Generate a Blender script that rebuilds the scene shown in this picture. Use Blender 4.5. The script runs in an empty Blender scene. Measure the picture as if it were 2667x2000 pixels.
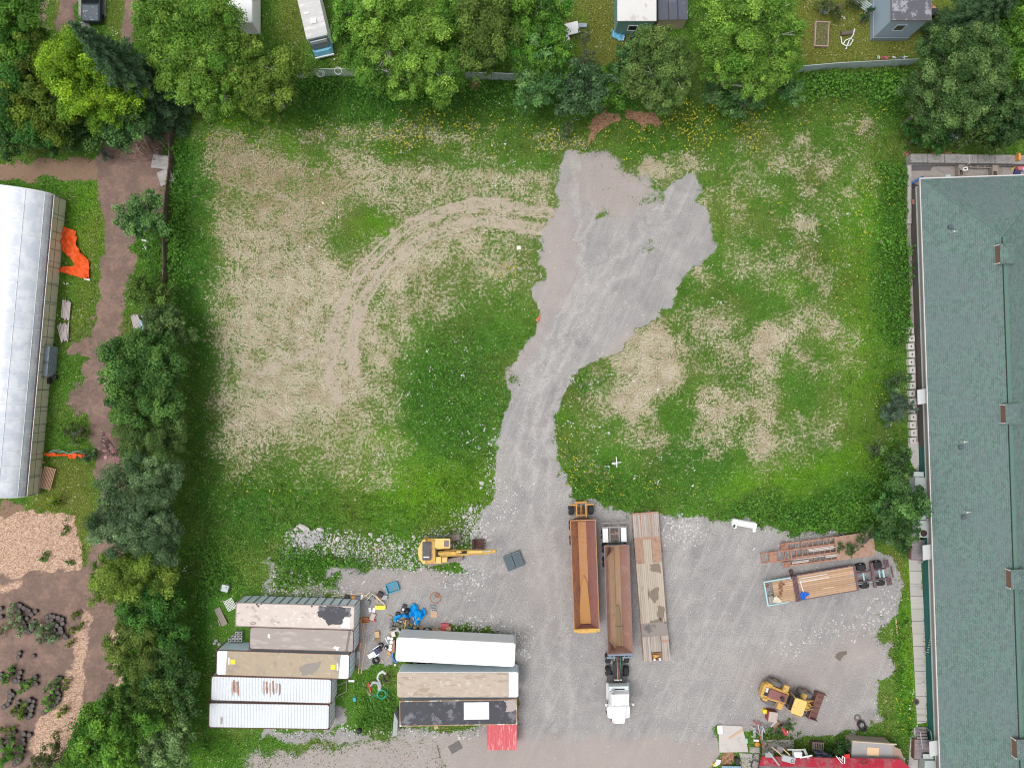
import bpy, math, random
import numpy as np
from mathutils import Matrix, Vector
random.seed(7); RNG = np.random.default_rng(7)
S = bpy.context.scene
COL = S.collection
# ---------------------------------------------------------------- camera, sky, sun, exposure
HC = 80.0                       # drone height; 25 photo pixels per metre on the ground
CX, CY, PPM = 1333.5, 1000.0, 25.0
cam = bpy.data.cameras.new('camera'); camo = bpy.data.objects.new('camera', cam); COL.objects.link(camo)
camo.location = (0, 0, HC); camo.rotation_euler = (0, 0, 0)
cam.sensor_fit = 'HORIZONTAL'; cam.sensor_width = 36; cam.lens = 36*HC*PPM/2667.0
cam.clip_start = 1; cam.clip_end = 3000
S.camera = camo
SUN_EL, SUN_ROT = math.radians(72), math.radians(262)
w = bpy.data.worlds.new('World'); S.world = w; w.use_nodes = True
nt = w.node_tree; bg = nt.nodes['Background']; sky = nt.nodes.new('ShaderNodeTexSky')
sky.sky_type = 'NISHITA'; sky.sun_disc = False; sky.sun_elevation = SUN_EL; sky.sun_rotation = SUN_ROT
sky.air_density = 1.0; sky.dust_density = 3.0; sky.ozone_density = 1.0
hs = nt.nodes.new('ShaderNodeHueSaturation'); hs.inputs['Saturation'].default_value = 0.10
nt.links.new(sky.outputs[0], hs.inputs['Color']); nt.links.new(hs.outputs[0], bg.inputs['Color'])
bg.inputs['Strength'].default_value = 0.15
sl = bpy.data.lights.new('sun', 'SUN'); sl.energy = 0.8; sl.angle = math.radians(22); sl.color = (1, .98, .95)
so = bpy.data.objects.new('sun', sl); COL.objects.link(so)
az = SUN_ROT
sd = Vector((math.sin(az)*math.cos(SUN_EL), math.cos(az)*math.cos(SUN_EL), math.sin(SUN_EL)))
so.rotation_euler = sd.to_track_quat('Z', 'Y').to_euler(); so.location = sd*60
S.view_settings.view_transform = 'Standard'; S.view_settings.look = 'None'
S.view_settings.gamma = 1; S.view_settings.exposure = 0.46
S.render.engine = 'CYCLES'
S.cycles.filter_width = 1.05
S.cycles.max_bounces = 6; S.cycles.diffuse_bounces = 3; S.cycles.transparent_max_bounces = 6

# ---------------------------------------------------------------- pixels of the photo -> metres
def W(px, py, z=0.0):
    k = (HC-z)/HC/PPM
    return Vector(((px-CX)*k, (CY-py)*k, z))
# ---------------------------------------------------------------- mesh builder
class G:
    def __init__(s): s.v=[]; s.f=[]; s.m=[]; s.mi=0; s.T=None; s.smooth=False
    def add(s, vs, fs):
        b=len(s.v)
        if s.T is not None: vs=[s.T @ Vector(p) for p in vs]
        s.v += [tuple(p) for p in vs]
        for f in fs: s.f.append(tuple(i+b for i in f)); s.m.append(s.mi)
        return s
    def box(s,x0,x1,y0,y1,z0,z1,rz=0,ry=0,rx=0):
        cx,cy,cz=(x0+x1)/2,(y0+y1)/2,(z0+z1)/2; hx,hy,hz=abs(x1-x0)/2,abs(y1-y0)/2,abs(z1-z0)/2
        vs=[Vector((a*hx,b*hy,c*hz)) for c in(-1,1) for b in(-1,1) for a in(-1,1)]
        if rz or ry or rx:
            R=Matrix.Rotation(math.radians(rz),3,'Z')@Matrix.Rotation(math.radians(ry),3,'Y')@Matrix.Rotation(math.radians(rx),3,'X')
            vs=[R@p for p in vs]
        c=Vector((cx,cy,cz))
        return s.add([p+c for p in vs],[(0,2,3,1),(4,5,7,6),(0,1,5,4),(2,6,7,3),(0,4,6,2),(1,3,7,5)])
    def prism(s,poly,z0,z1,top=None):
        n=len(poly); ar=sum(poly[i][0]*poly[(i+1)%n][1]-poly[(i+1)%n][0]*poly[i][1] for i in range(n))
        tp=top or poly
        if ar<0: poly=poly[::-1]; tp=tp[::-1]
        vs=[(p[0],p[1],z0) for p in poly]+[(p[0],p[1],z1) for p in tp]
        return s.add(vs,[tuple(range(n-1,-1,-1)),tuple(range(n,2*n))]+[(i,(i+1)%n,n+(i+1)%n,n+i) for i in range(n)])
    def rrect(s,x0,x1,y0,y1,z0,z1,r=.1,n=4,inset=0):
        P=[]
        for cx,cy,a in((x1-r,y1-r,0),(x0+r,y1-r,90),(x0+r,y0+r,180),(x1-r,y0+r,270)):
            for k in range(n+1):
                t=math.radians(a+90*k/n); P.append((cx+r*math.cos(t),cy+r*math.sin(t)))
        mx,my=(x0+x1)/2,(y0+y1)/2; kx=1-inset/max(.01,(x1-x0)/2); ky=1-inset/max(.01,(y1-y0)/2)
        return s.prism(P,z0,z1,[(mx+(p[0]-mx)*kx,my+(p[1]-my)*ky) for p in P] if inset else None)
    def cyl(s,p0,p1,r0,r1=None,n=12):
        r1=r0 if r1 is None else r1
        p0=Vector(p0);p1=Vector(p1);d=(p1-p0)
        if d.length<1e-6: return s
        d.normalize(); a=d.orthogonal().normalized(); b=d.cross(a)
        vs=[]
        for p,r in((p0,r0),(p1,r1)):
            for i in range(n):
                t=2*math.pi*i/n; vs.append(p+a*r*math.cos(t)+b*r*math.sin(t))
        return s.add(vs,[tuple(range(n-1,-1,-1)),tuple(range(n,2*n))]+[(i,(i+1)%n,n+(i+1)%n,n+i) for i in range(n)])
    def tube(s,pts,r,n=6,closed=False):
        pts=[Vector(p) for p in pts]; m=len(pts); rs=r if isinstance(r,(list,tuple)) else [r]*m
        vs=[];prev=None
        for i,p in enumerate(pts):
            q0=pts[(i-1)%m] if (closed or i>0) else p; q1=pts[(i+1)%m] if (closed or i<m-1) else p
            d=(q1-q0).normalized()
            if prev is None: a=d.orthogonal().normalized()
            else:
                a=prev-d*prev.dot(d)
                a=a.normalized() if a.length>1e-5 else d.orthogonal().normalized()
            prev=a;b=d.cross(a)
            for k in range(n):
                t=2*math.pi*k/n; vs.append(p+a*rs[i]*math.cos(t)+b*rs[i]*math.sin(t))
        fs=[]
        for i in range(m if closed else m-1):
            j=(i+1)%m
            for k in range(n): fs.append((i*n+k,i*n+(k+1)%n,j*n+(k+1)%n,j*n+k))
        if not closed: fs+= [tuple(range(n-1,-1,-1)),tuple(range((m-1)*n,m*n))]
        return s.add(vs,fs)
    def ring(s,c,R,r,n=24,m=6,sy=1,tilt=0):
        c=Vector(c); return s.tube([c+Vector((R*math.cos(t),R*sy*math.sin(t),R*math.sin(t)*tilt)) for t in [2*math.pi*i/n for i in range(n)]],r,m,True)
    def wheel(s,c,r,wd,n=20,axis='y'):   # tyre with a hollow for the rim
        c=Vector(c);A={'y':Vector((0,1,0)),'x':Vector((1,0,0)),'z':Vector((0,0,1))}[axis]
        a=A.orthogonal().normalized();b=A.cross(a);pr=[(-.5,.55),(-.5,.86),(-.36,1),(.36,1),(.5,.86),(.5,.55)]
        vs=[]
        for i in range(n):
            t=2*math.pi*i/n
            for o,q in pr: vs.append(c+A*wd*o+(a*math.cos(t)+b*math.sin(t))*r*q)
        k=len(pr);fs=[(i*k+j,i*k+(j+1)%k,((i+1)%n)*k+(j+1)%k,((i+1)%n)*k+j) for i in range(n) for j in range(k)]
        return s.add(vs,fs)
    def quad(s,a,b,c,d): return s.add([a,b,c,d],[(0,1,2,3)])
    def blob(s,c,rx,ry,rz,n=8,m=6,jit=.15,seed=0):
        rr=random.Random(seed*31+int(abs(c[0])*97+abs(c[1])*13)); vs=[(c[0],c[1],c[2]-rz)]
        for i in range(1,m):
            f=math.pi*i/m
            for k in range(n):
                t=2*math.pi*k/n; q=1+rr.uniform(-jit,jit)
                vs.append((c[0]+rx*q*math.sin(f)*math.cos(t),c[1]+ry*q*math.sin(f)*math.sin(t),c[2]-rz*q*math.cos(f)))
        vs.append((c[0],c[1],c[2]+rz)); L=len(vs)-1
        fs=[(0,1+(k+1)%n,1+k) for k in range(n)]
        for i in range(m-2):
            for k in range(n):
                a=1+i*n; fs.append((a+k,a+(k+1)%n,a+n+(k+1)%n,a+n+k))
        a=1+(m-2)*n; fs+=[(a+k,a+(k+1)%n,L) for k in range(n)]
        return s.add(vs,fs)
    def cloth(s,poly,z,amp,step=.12,seed=0,th=.03):
        # crumpled cloth filling a polygon, with its own thickness
        xs=[p[0] for p in poly]; ys=[p[1] for p in poly]
        def inside(x,y):
            c=False;j=len(poly)-1
            for i in range(len(poly)):
                xi,yi=poly[i];xj,yj=poly[j]
                if (yi>y)!=(yj>y) and x<(xj-xi)*(y-yi)/(yj-yi)+xi: c=not c
                j=i
            return c
        rr=random.Random(seed); ph=[(rr.uniform(2,7),rr.uniform(0,6.3),rr.uniform(0,6.3)) for _ in range(5)]
        def h(x,y): return z+amp*abs(sum(math.sin(q*(x*math.cos(a)+y*math.sin(a))*1.6+b) for q,a,b in ph)/2.2)
        nx=int((max(xs)-min(xs))/step)+1; ny=int((max(ys)-min(ys))/step)+1; idx={}; vs=[];fs=[]
        def vert(i,j):
            if (i,j) not in idx:
                x=min(xs)+i*step;y=min(ys)+j*step; idx[(i,j)]=len(vs); vs.append((x+rr.uniform(-.02,.02),y+rr.uniform(-.02,.02),h(x,y)))
            return idx[(i,j)]
        for i in range(nx):
            for j in range(ny):
                if inside(min(xs)+(i+.5)*step,min(ys)+(j+.5)*step): fs.append((vert(i,j),vert(i+1,j),vert(i+1,j+1),vert(i,j+1)))
        n=len(vs); s.add(vs,fs); s.add([(a,b,c-th) for a,b,c in vs],[f[::-1] for f in fs])
        return s
    def mesh(s,name):
        me=bpy.data.meshes.new(name); me.from_pydata(s.v,[],s.f)
        if any(s.m): me.polygons.foreach_set('material_index',s.m)
        if s.smooth: me.polygons.foreach_set('use_smooth',[True]*len(s.f))
        me.update(); return me
def props(o,label=None,cat=None,group=None,kind=None):
    if label: o['label']=label
    if cat: o['category']=cat
    if group: o['group']=group
    if kind: o['kind']=kind
    return o
def link(name,me,mats,parent=None):
    o=bpy.data.objects.new(name,me); COL.objects.link(o)
    for m in (mats if isinstance(mats,(list,tuple)) else [mats]): me.materials.append(m)
    if parent: o.parent=parent
    return o
class Thing:
    """an Empty at the base, its parts built in its own metres; L() turns a photo pixel at height z into them"""
    def __init__(s,name,label,cat,px,py,ang=0,group=None,z=0,pz=None):
        s.o=bpy.data.objects.new(name,None); COL.objects.link(s.o); s.o.empty_display_size=.3
        p=W(px,py,z if pz is None else pz); s.o.location=(p.x,p.y,z); s.o.rotation_euler=(0,0,math.radians(ang)); props(s.o,label,cat,group)
        s.M=Matrix.Translation(s.o.location)@Matrix.Rotation(math.radians(ang),4,'Z'); s.I=s.M.inverted()
    def L(s,px,py,z=0): return s.I@W(px,py,z)
    def part(s,name,g,mats,parent=None,label=None):
        o=link(name,g.mesh(name),mats,parent or s.o); 
        if label:o['label']=label
        return o
def solo(name,label,cat,px,py,ang,g,mats,group=None,z=0,pz=None):
    p=W(px,py,z if pz is None else pz); o=link(name,g.mesh(name),mats); o.location=(p.x,p.y,z); o.rotation_euler=(0,0,math.radians(ang)); return props(o,label,cat,group)
def struct(name,g,mats): 
    o=link(name,g.mesh(name),mats); o['kind']='structure'; return o
def copy_tree(o,parent=None,loc=None,rz=None,label=None):
    c=o.copy(); COL.objects.link(c); c.parent=parent
    if loc is not None:c.location=loc
    if rz is not None:c.rotation_euler=(0,0,rz)
    if label:c['label']=label
    for ch in list(o.children): copy_tree(ch,c)
    return c
# ---------------------------------------------------------------- materials
def nodes(name):
    m=bpy.data.materials.new(name); m.use_nodes=True; n=m.node_tree; b=n.nodes['Principled BSDF']; return m,n,b
def mth(n,op,a,b=None,c=None,clamp=False):
    x=n.nodes.new('ShaderNodeMath'); x.operation=op; x.use_clamp=clamp
    for i,v in enumerate((a,b,c)):
        if v is None: continue
        if isinstance(v,(int,float)): x.inputs[i].default_value=v
        else: n.links.new(v,x.inputs[i])
    return x.outputs[0]
def mix(n,f,a,b,mode='MIX'):
    x=n.nodes.new('ShaderNodeMix'); x.data_type='RGBA'; x.blend_type=mode
    for s,v in((x.inputs[0],f),(x.inputs[6],a),(x.inputs[7],b)):
        if isinstance(v,(int,float)): s.default_value=v
        elif isinstance(v,tuple): s.default_value=(*v[:3],1)
        else: n.links.new(v,s)
    return x.outputs[2]
def noise(n,vec,scale,detail=4,rough=.6,out=0,dist=0):
    x=n.nodes.new('ShaderNodeTexNoise'); x.inputs['Scale'].default_value=scale; x.inputs['Detail'].default_value=detail; x.inputs['Roughness'].default_value=rough
    x.inputs['Distortion'].default_value=dist
    if vec is not None:n.links.new(vec,x.inputs['Vector'])
    return x.outputs[out]
def voro(n,vec,scale,feat='F1',out=0,rnd=1):
    x=n.nodes.new('ShaderNodeTexVoronoi'); x.feature=feat; x.inputs['Scale'].default_value=scale; x.inputs['Randomness'].default_value=rnd
    if vec is not None:n.links.new(vec,x.inputs['Vector'])
    return x.outputs[out]
def ss(n,v,a,b):
    x=n.nodes.new('ShaderNodeMapRange'); x.interpolation_type='SMOOTHSTEP'; n.links.new(v,x.inputs[0]); x.inputs[1].default_value=a; x.inputs[2].default_value=b; return x.outputs[0]
def bump(n,b,h,strength=.5,dist=.03):
    x=n.nodes.new('ShaderNodeBump'); x.inputs['Strength'].default_value=strength; x.inputs['Distance'].default_value=dist
    n.links.new(h,x.inputs['Height']); n.links.new(x.outputs[0],b.inputs['Normal'])
def objv(n): return n.nodes.new('ShaderNodeTexCoord').outputs['Object']
def scl(n,vec,s):
    x=n.nodes.new('ShaderNodeMapping'); x.inputs['Scale'].default_value=s; n.links.new(vec,x.inputs['Vector']); return x.outputs[0]
MATS={}
def mat(name,c,rough=.75,var=.18,sc=1.5,st=None,sa=.55,ssc=1.2,metal=0,stretch=(1,1,1),st2=None,sa2=.6,spec=.35,bm=.2):
    """paint, metal, timber ...: colour c, mottled by var; st = a stain colour in blotches (sa = how rare)"""
    if name in MATS: return MATS[name]
    m,n,b=nodes(name); v=objv(n)
    nz=noise(n,scl(n,v,stretch),sc,5,.65)
    col=mix(n,nz,tuple(x*(1-var) for x in c),tuple(min(1,x*(1+var)) for x in c))
    if st:
        k=ss(n,noise(n,scl(n,v,stretch),ssc,6,.7),sa-.04,sa+.05); col=mix(n,k,col,st)
    if st2:
        k=ss(n,noise(n,scl(n,v,(1,1,1)),ssc*2.3,4,.7),sa2-.03,sa2+.04); col=mix(n,k,col,st2)
    n.links.new(col,b.inputs['Base Color']); b.inputs['Roughness'].default_value=rough; b.inputs['Metallic'].default_value=metal
    b.inputs['Specular IOR Level'].default_value=spec
    if bm: bump(n,b,noise(n,v,sc*4,3),bm,.02)
    MATS[name]=m; return m
def planks(name,c,c2,w=.22,axis=1,rough=.85,var=.3,gap=.06,st=None,sa=.6):
    """boards laid side by side along one axis"""
    if name in MATS: return MATS[name]
    m,n,b=nodes(name); v=objv(n); sx=n.nodes.new('ShaderNodeSeparateXYZ'); n.links.new(v,sx.inputs[0])
    t=mth(n,'DIVIDE',sx.outputs[axis],w); fl=mth(n,'FLOOR',t); fr=mth(n,'FRACT',t)
    wn=n.nodes.new('ShaderNodeTexWhiteNoise'); wn.noise_dimensions='1D'; n.links.new(fl,wn.inputs['W'])
    s=[1,1,1]; s[1-axis]=.12; g=noise(n,scl(n,v,tuple(s)),9,4,.7)
    col=mix(n,wn.outputs[0],c,c2); col=mix(n,g,mix(n,1.0,col,(1-var,)*3,'MULTIPLY'),mix(n,1.0,col,(1+var,)*3,'MULTIPLY'))
    if st: col=mix(n,ss(n,noise(n,scl(n,v,tuple(s)),1.1,5,.6),sa-.03,sa+.06),col,st)
    gp=mth(n,'LESS_THAN',fr,gap); col=mix(n,gp,col,tuple(x*.22 for x in c))
    n.links.new(col,b.inputs['Base Color']); b.inputs['Roughness'].default_value=rough; b.inputs['Specular IOR Level'].default_value=.2
    bump(n,b,mth(n,'SUBTRACT',g,gp),.4,.02)
    MATS[name]=m; return m
# ---------------------------------------------------------------- the ground sheet: what covers it where (metres)
def axis_coords(h, step=.2):
    c=np.arange(-h,h+1e-6,step); far=[]; x=h; d=step
    while x<700: d*=1.5; x+=d; far.append(x)
    return np.concatenate([-np.array(far[::-1]),c,np.array(far)])
GX=axis_coords(60.0); GY=axis_coords(47.0); NX,NY=len(GX),len(GY)
XX,YY=np.meshgrid(GX,GY)
def vnoise(x,y,s,seed):
    r=np.random.default_rng(seed); L=r.random((257,257)); x=x*s+1000.3; y=y*s+1000.7
    i=np.floor(x).astype(int); j=np.floor(y).astype(int); fx=x-i; fy=y-j; fx=fx*fx*(3-2*fx); fy=fy*fy*(3-2*fy)
    a=L[j%257,i%257];b=L[j%257,(i+1)%257];c=L[(j+1)%257,i%257];d=L[(j+1)%257,(i+1)%257]
    return (a*(1-fx)+b*fx)*(1-fy)+(c*(1-fx)+d*fx)*fy
def fbm(x,y,s,seed,o=4):
    t=0;a=1;n=0
    for k in range(o): t=t+a*vnoise(x,y,s,seed+k); n+=a; a*=.55; s*=2.03
    return t/n
WXX=XX+(fbm(XX,YY,.8,11,5)-.5)*2.1; WYY=YY+(fbm(XX,YY,.8,31,5)-.5)*2.1   # ragged outlines
def pix(P): return np.array([((x-CX)/PPM,(CY-y)/PPM) for x,y in P])
def segd(ax,ay,bx,by,X,Y):
    dx,dy=bx-ax,by-ay; t=np.clip(((X-ax)*dx+(Y-ay)*dy)/(dx*dx+dy*dy+1e-9),0,1); return np.hypot(X-ax-t*dx,Y-ay-t*dy)
def poly(P,soft=.5,ragged=True):
    P=pix(P);X,Y=(WXX,WYY) if ragged else (XX,YY)
    ins=np.zeros(X.shape,bool); d=np.full(X.shape,1e9); n=len(P)
    for i in range(n):
        (x0,y0),(x1,y1)=P[i],P[(i+1)%n]
        d=np.minimum(d,segd(x0,y0,x1,y1,X,Y))
        if y0!=y1: ins^=((y0>Y)!=(y1>Y))&(X<(x1-x0)*(Y-y0)/(y1-y0)+x0)
    return np.clip(.5+np.where(ins,d,-d)/(2*soft),0,1)
def line(P,wd,soft=.3,ragged=True):
    P=pix(P);X,Y=(WXX,WYY) if ragged else (XX,YY); d=np.full(X.shape,1e9)
    for (x0,y0),(x1,y1) in zip(P[:-1],P[1:]): d=np.minimum(d,segd(x0,y0,x1,y1,X,Y))
    return np.clip(.5+(wd/2-d)/(2*soft),0,1)
def ell(px,py,rx,ry,soft=.5):
    x,y=(px-CX)/PPM,(CY-py)/PPM; rx/=PPM;ry/=PPM
    q=np.hypot((WXX-x)/rx,(WYY-y)/ry); return np.clip(.5+(1-q)*min(rx,ry)/(2*soft),0,1)
mx=np.maximum
# --- straw (dry mown grass)
straw=np.zeros(XX.shape)
S1=[(530,350),(640,360),(780,400),(950,430),(1180,440),(1440,470),(1440,560),(1330,640),(1180,660),(1140,780),(1080,880),(1030,1000),(1060,1090),(980,1180),(820,1150),(700,1200),(590,1190),(560,1000),(555,800),(545,600)]
straw=mx(straw,.50*poly(S1,1.6))
straw=mx(straw,.62*poly([(560,500),(700,480),(820,560),(880,660),(1080,640),(1190,650),(1100,760),(1010,900),(960,1100),(700,1140),(590,1160),(570,900)],2.2))
straw=mx(straw,.62*poly([(540,330),(700,380),(900,450),(700,500),(560,520)],1.))
straw=mx(straw,.38*poly([(1020,640),(1400,600),(1410,780),(1230,800),(1080,900),(1060,1240),(600,1240),(560,1150)],1.5))
straw=mx(straw,.62*poly([(830,370),(960,380),(1000,420),(1440,455),(1440,500),(1200,480),(900,470)],.8))
for q in [(1310,700,70,40,.55),(1230,640,50,40,.6),(1180,820,60,30,.55),(830,360,40,22,.7),(1190,360,60,22,.6),(1150,350,40,20,.6),(1230,400,40,18,.6),(905,350,40,22,.6),(720,350,60,20,.5),(800,480,40,30,.3),
          (1000,1230,50,30,.5),(980,1210,40,25,.55)]: straw=mx(straw,q[4]*ell(*q[:4],1.2))
straw=mx(straw,.5*poly([(1560,900),(1700,800),(1880,820),(1960,860),(2060,780),(2200,820),(2210,960),(2060,1000),(2060,1180),(1860,1170),(1640,1160),(1520,1040)],2.2)); straw=mx(straw,.68*poly([(1640,860),(1720,830),(1800,850),(1840,930),(1780,960),(1900,1000),(2000,1050),(2010,1120),(1900,1130),(1820,1090),(1760,1050),(1640,1130),(1590,1070),(1610,990),(1540,990),(1580,930)],1.2))
straw=mx(straw,.66*poly([(1940,860),(2060,800),(2185,840),(2180,940),(2060,945),(1990,955),(1940,910)],1.2))
straw=mx(straw,.20*poly([(1860,330),(2200,340),(2240,500),(2200,760),(2020,860),(1860,840),(1770,800),(1860,680),(1880,560),(1830,470)],2))
straw=mx(straw,.25*poly([(1560,1000),(2100,960),(2200,1150),(2050,1200),(1560,1180)],2))
for q in [(2090,660,32,40,.62),(2110,690,25,30,.6),(2090,560,36,40,.52),(2040,570,40,18,.45),(2250,330,26,18,.6),(1990,500,60,25,.4),(1840,430,36,30,.55),(1700,450,60,40,.6),(1790,430,40,24,.6),(1470,370,40,20,.6),(1830,560,20,50,.6),(1530,1220,40,22,.35),(1590,1080,30,40,.5),(1880,900,60,25,.45),(1830,740,50,40,.45),
          (1000,350,60,16,.5)]: straw=mx(straw,q[4]*ell(*q[:4],1.0))
for q in [(990,590,55,42),(892,622,40,26),(930,560,40,34),(1190,1010,135,165),(1270,860,90,70),(1230,1130,90,70),(1110,990,60,50),(1940,1100,30,20),(1760,1080,60,60),(1800,1020,34,40),(2130,900,22,22),(1960,760,50,40),(1800,920,25,22),(1940,1000,40,24),(2100,1060,60,60)]:
    straw=straw*(1-.92*ell(*q,1.3))
straw=np.where(straw>.02,straw+(fbm(XX,YY,.22,5)-.5)*.5+(fbm(XX,YY,.7,6)-.5)*.45,straw); rgt=np.clip((XX-6)/6,0,1); straw=np.where(straw>.02,straw+rgt*((fbm(XX,YY,.45,8)-.5)*.9+.02),straw); straw=np.clip(straw,0,.85)
brn=poly([(520,330),(700,360),(900,440),(900,560),(760,600),(560,560)],3)
# --- bare wheel tracks across the straw
def track(P,k=1):
    t=0
    for o,a in ((-.42,.95),(-.14,.55),(.14,.6),(.42,.95)):
        Q=[]
        for i,(x,y) in enumerate(P):
            x0,y0=P[max(0,i-1)];x1,y1=P[min(len(P)-1,i+1)]; l=math.hypot(x1-x0,y1-y0); j=math.sin(i*1.7+o*9)*2.2
            Q.append((x-(y1-y0)/l*(o*PPM+j),y+(x1-x0)/l*(o*PPM+j)))
        t=mx(t,a*line(Q,.26,.12,False))
    return t*k*(.85+.4*fbm(XX,YY,.5,61))
trk=track([(890,1050),(868,1000),(862,930),(866,880),(888,800),(938,710),(1000,640),(1070,580),(1170,545),(1260,528),(1350,542),(1440,560)])
trk=mx(trk,track([(925,975),(918,900),(925,850),(950,775),(1012,690),(1100,625),(1200,585),(1270,572),(1350,588),(1425,603)]))
for o_ in (0,1): trk=mx(trk,.72*line([[(890,1050),(868,1000),(862,930),(866,880),(888,800),(938,710),(1000,640),(1070,580),(1170,545),(1260,528),(1350,542),(1440,560)],[(925,975),(918,900),(925,850),(950,775),(1012,690),(1100,625),(1200,585),(1270,572),(1350,588),(1425,603)]][o_],1.15,.4)*(.6+.8*fbm(XX,YY,.9,63)))
trk=mx(trk,.75*line([(680,965),(780,930),(870,880)],1.5,.6)); trk=mx(trk,.7*line([(865,880),(900,920),(925,960)],1.6,.5))
trk=mx(trk,.5*line([(600,480),(760,520),(850,600)],1.2,.6))
# --- gravel yard and road
ROAD=[(1480,398),(1540,405),(1556,430),(1558,500),(1540,575),(1600,555),(1650,535),(1700,505),(1750,478),(1795,455),(1815,462),(1822,492),(1812,520),(1845,555),(1864,585),(1862,630),(1842,670),(1800,700),(1762,745),(1752,790),(1748,820),(1710,838),(1662,850),(1642,880),(1600,935),(1510,960),(1488,995),(1462,1035),(1452,1080),(1446,1140),(1450,1200),(1480,1270),(1498,1300),(1550,1312),(1600,1322),(1660,1335),(1760,1350),(1800,1345),(1900,1348),(1990,1368),(2060,1395),(2120,1385),(2230,1400),(2310,1440),(2335,1500),(2350,1560),(2325,1620),(2315,1680),(2322,1740),(2290,1800),(2285,1880),(2230,1915),(2080,1915),(1990,1905),(1860,1890),(1862,2060),(1180,2060),(1130,1905),(1345,1890),(1340,1640),(1190,1630),(1035,1640),(1020,1730),(925,1740),(925,1560),(880,1545),(900,1500),(1000,1480),(1130,1480),(1190,1470),(1230,1420),(1262,1340),(1285,1290),(1292,1200),(1300,1130),(1318,1080),(1326,970),(1360,920),(1376,880),(1392,850),(1404,800),(1386,760),(1416,720),(1402,650),(1412,600),(1446,560),(1450,520),(1472,500)]
grav=poly(ROAD,.45)
for q in [(1590,440,26,40,.6),(1690,500,40,20,.75)]: grav=grav*(1-q[4]*ell(*q[:4],.7))
grav=mx(grav,1.0*poly([(1440,460),(1500,400),(1560,385),(1610,400),(1625,450),(1690,470),(1720,500),(1640,560),(1440,560)],.8)*(.55+.6*fbm(XX,YY,.8,77)))
grav=mx(grav,.8*poly([(640,1960),(1150,1900),(1200,2080),(640,2080)],1.5)); grav=mx(grav,.62*poly([(740,1530),(940,1500),(940,1560),(900,1560),(600,1555)],1.0))
grav=mx(grav,.75*ell(870,1865,45,35,.6)); grav=mx(grav,.8*line([(690,1910),(900,1920),(1250,1910)],1.2,.5))
grav=mx(grav,.66*poly([(900,1500),(1240,1470),(1230,1560),(1000,1530)],.8))
grav=mx(grav,line([(905,1495),(1000,1510),(1180,1500)],1.6,.6))
for q in [(1150,1478,70,12),(985,1885,55,40)]: grav=grav*(1-.8*ell(*q,.5))
grav=mx(grav,.8*line([(850,1489),(1010,1492),(1140,1486)],.9,.35)); grav=mx(grav,.6*line([(705,1465),(715,1500),(700,1545)],1.2,.5))
# islands of growth on the yard
for q in [(1690,640,36,16,.5),(1730,810,20,14,.8),(1345,985,12,26,.6),(1280,1640,22,12,.8),(2050,1870,14,10,.6),(2310,1650,26,20,.7),(2290,1610,8,8,.9)]: grav=grav*(1-q[4]*ell(*q[:4],.5))
# brownish, earthy gravel
earth=mx(.8*poly([(1440,500),(1480,520),(1500,640),(1490,760),(1440,830),(1400,880),(1380,940),(1330,1000),(1310,960),(1400,800),(1405,640)],1.2),.85*poly([(1500,400),(1620,400),(1640,560),(1560,570),(1500,480)],.8))
earth=mx(earth,.9*poly([(1560,400),(1620,400),(1720,490),(1700,530),(1600,570),(1540,560)],.8)); earth=mx(earth,.8*line([(1520,1005),(1590,960),(1640,880)],2.2,.7)); earth=mx(earth,.9*poly([(640,1960),(1150,1905),(1900,1935),(1900,2080),(640,2080)],.6))
earth=mx(earth,.6*ell(2090,1760,150,60,2)); earth=mx(earth,.6*poly([(740,1520),(1100,1480),(1200,1500),(1000,1540),(760,1560)],.8)); earth=mx(earth,.5*ell(1420,1500,60,120,2.)); earth=mx(earth,.7*ell(2240,1700,70,60,1.5)); earth=mx(earth,.6*ell(2130,1880,110,26,1))
# pale pebbles lying on it
peb=mx(poly([(745,1378),(870,1382),(1000,1400),(1100,1398),(1180,1366),(1245,1290),(1262,1340),(1270,1400),(1200,1430),(1100,1480),(1000,1490),(900,1455),(860,1448),(745,1445)],.6),.8*poly([(700,1500),(745,1440),(760,1470),(740,1560),(690,1560)],.8))
peb=mx(peb,.85*poly([(1345,1640),(1380,1630),(1378,1700),(1350,1740),(1330,1660)],.6)); peb=mx(peb,.8*ell(1240,1630,75,26,.8)); peb=mx(peb,.55*poly([(2020,1700),(2100,1640),(2240,1600),(2330,1520),(2350,1560),(2300,1650),(2150,1660),(2060,1720)],1.2)); peb=mx(peb,.55*ell(1780,1380,60,40,.6))
peb=mx(peb,.5*poly([(2060,1395),(2230,1400),(2200,1440),(2020,1440)],.7)); peb=mx(peb,.5*ell(1210,1500,60,60,1.5)); peb=mx(peb,.75*poly([(735,1560),(745,1490),(960,1520),(900,1570)],.8)*.7); peb=mx(peb,.6*line([(700,1900),(1250,1905)],.9,.4))
peb=mx(peb,.5*line([(1292,1120),(1285,1270),(1240,1330)],1.0,.4)); peb=mx(peb,.35*poly([(1290,1250),(1400,1250),(1350,1350),(1240,1400)],1))
heap=ell(1785,1378,52,34,1.3)
rut=np.zeros(XX.shape)
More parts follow.
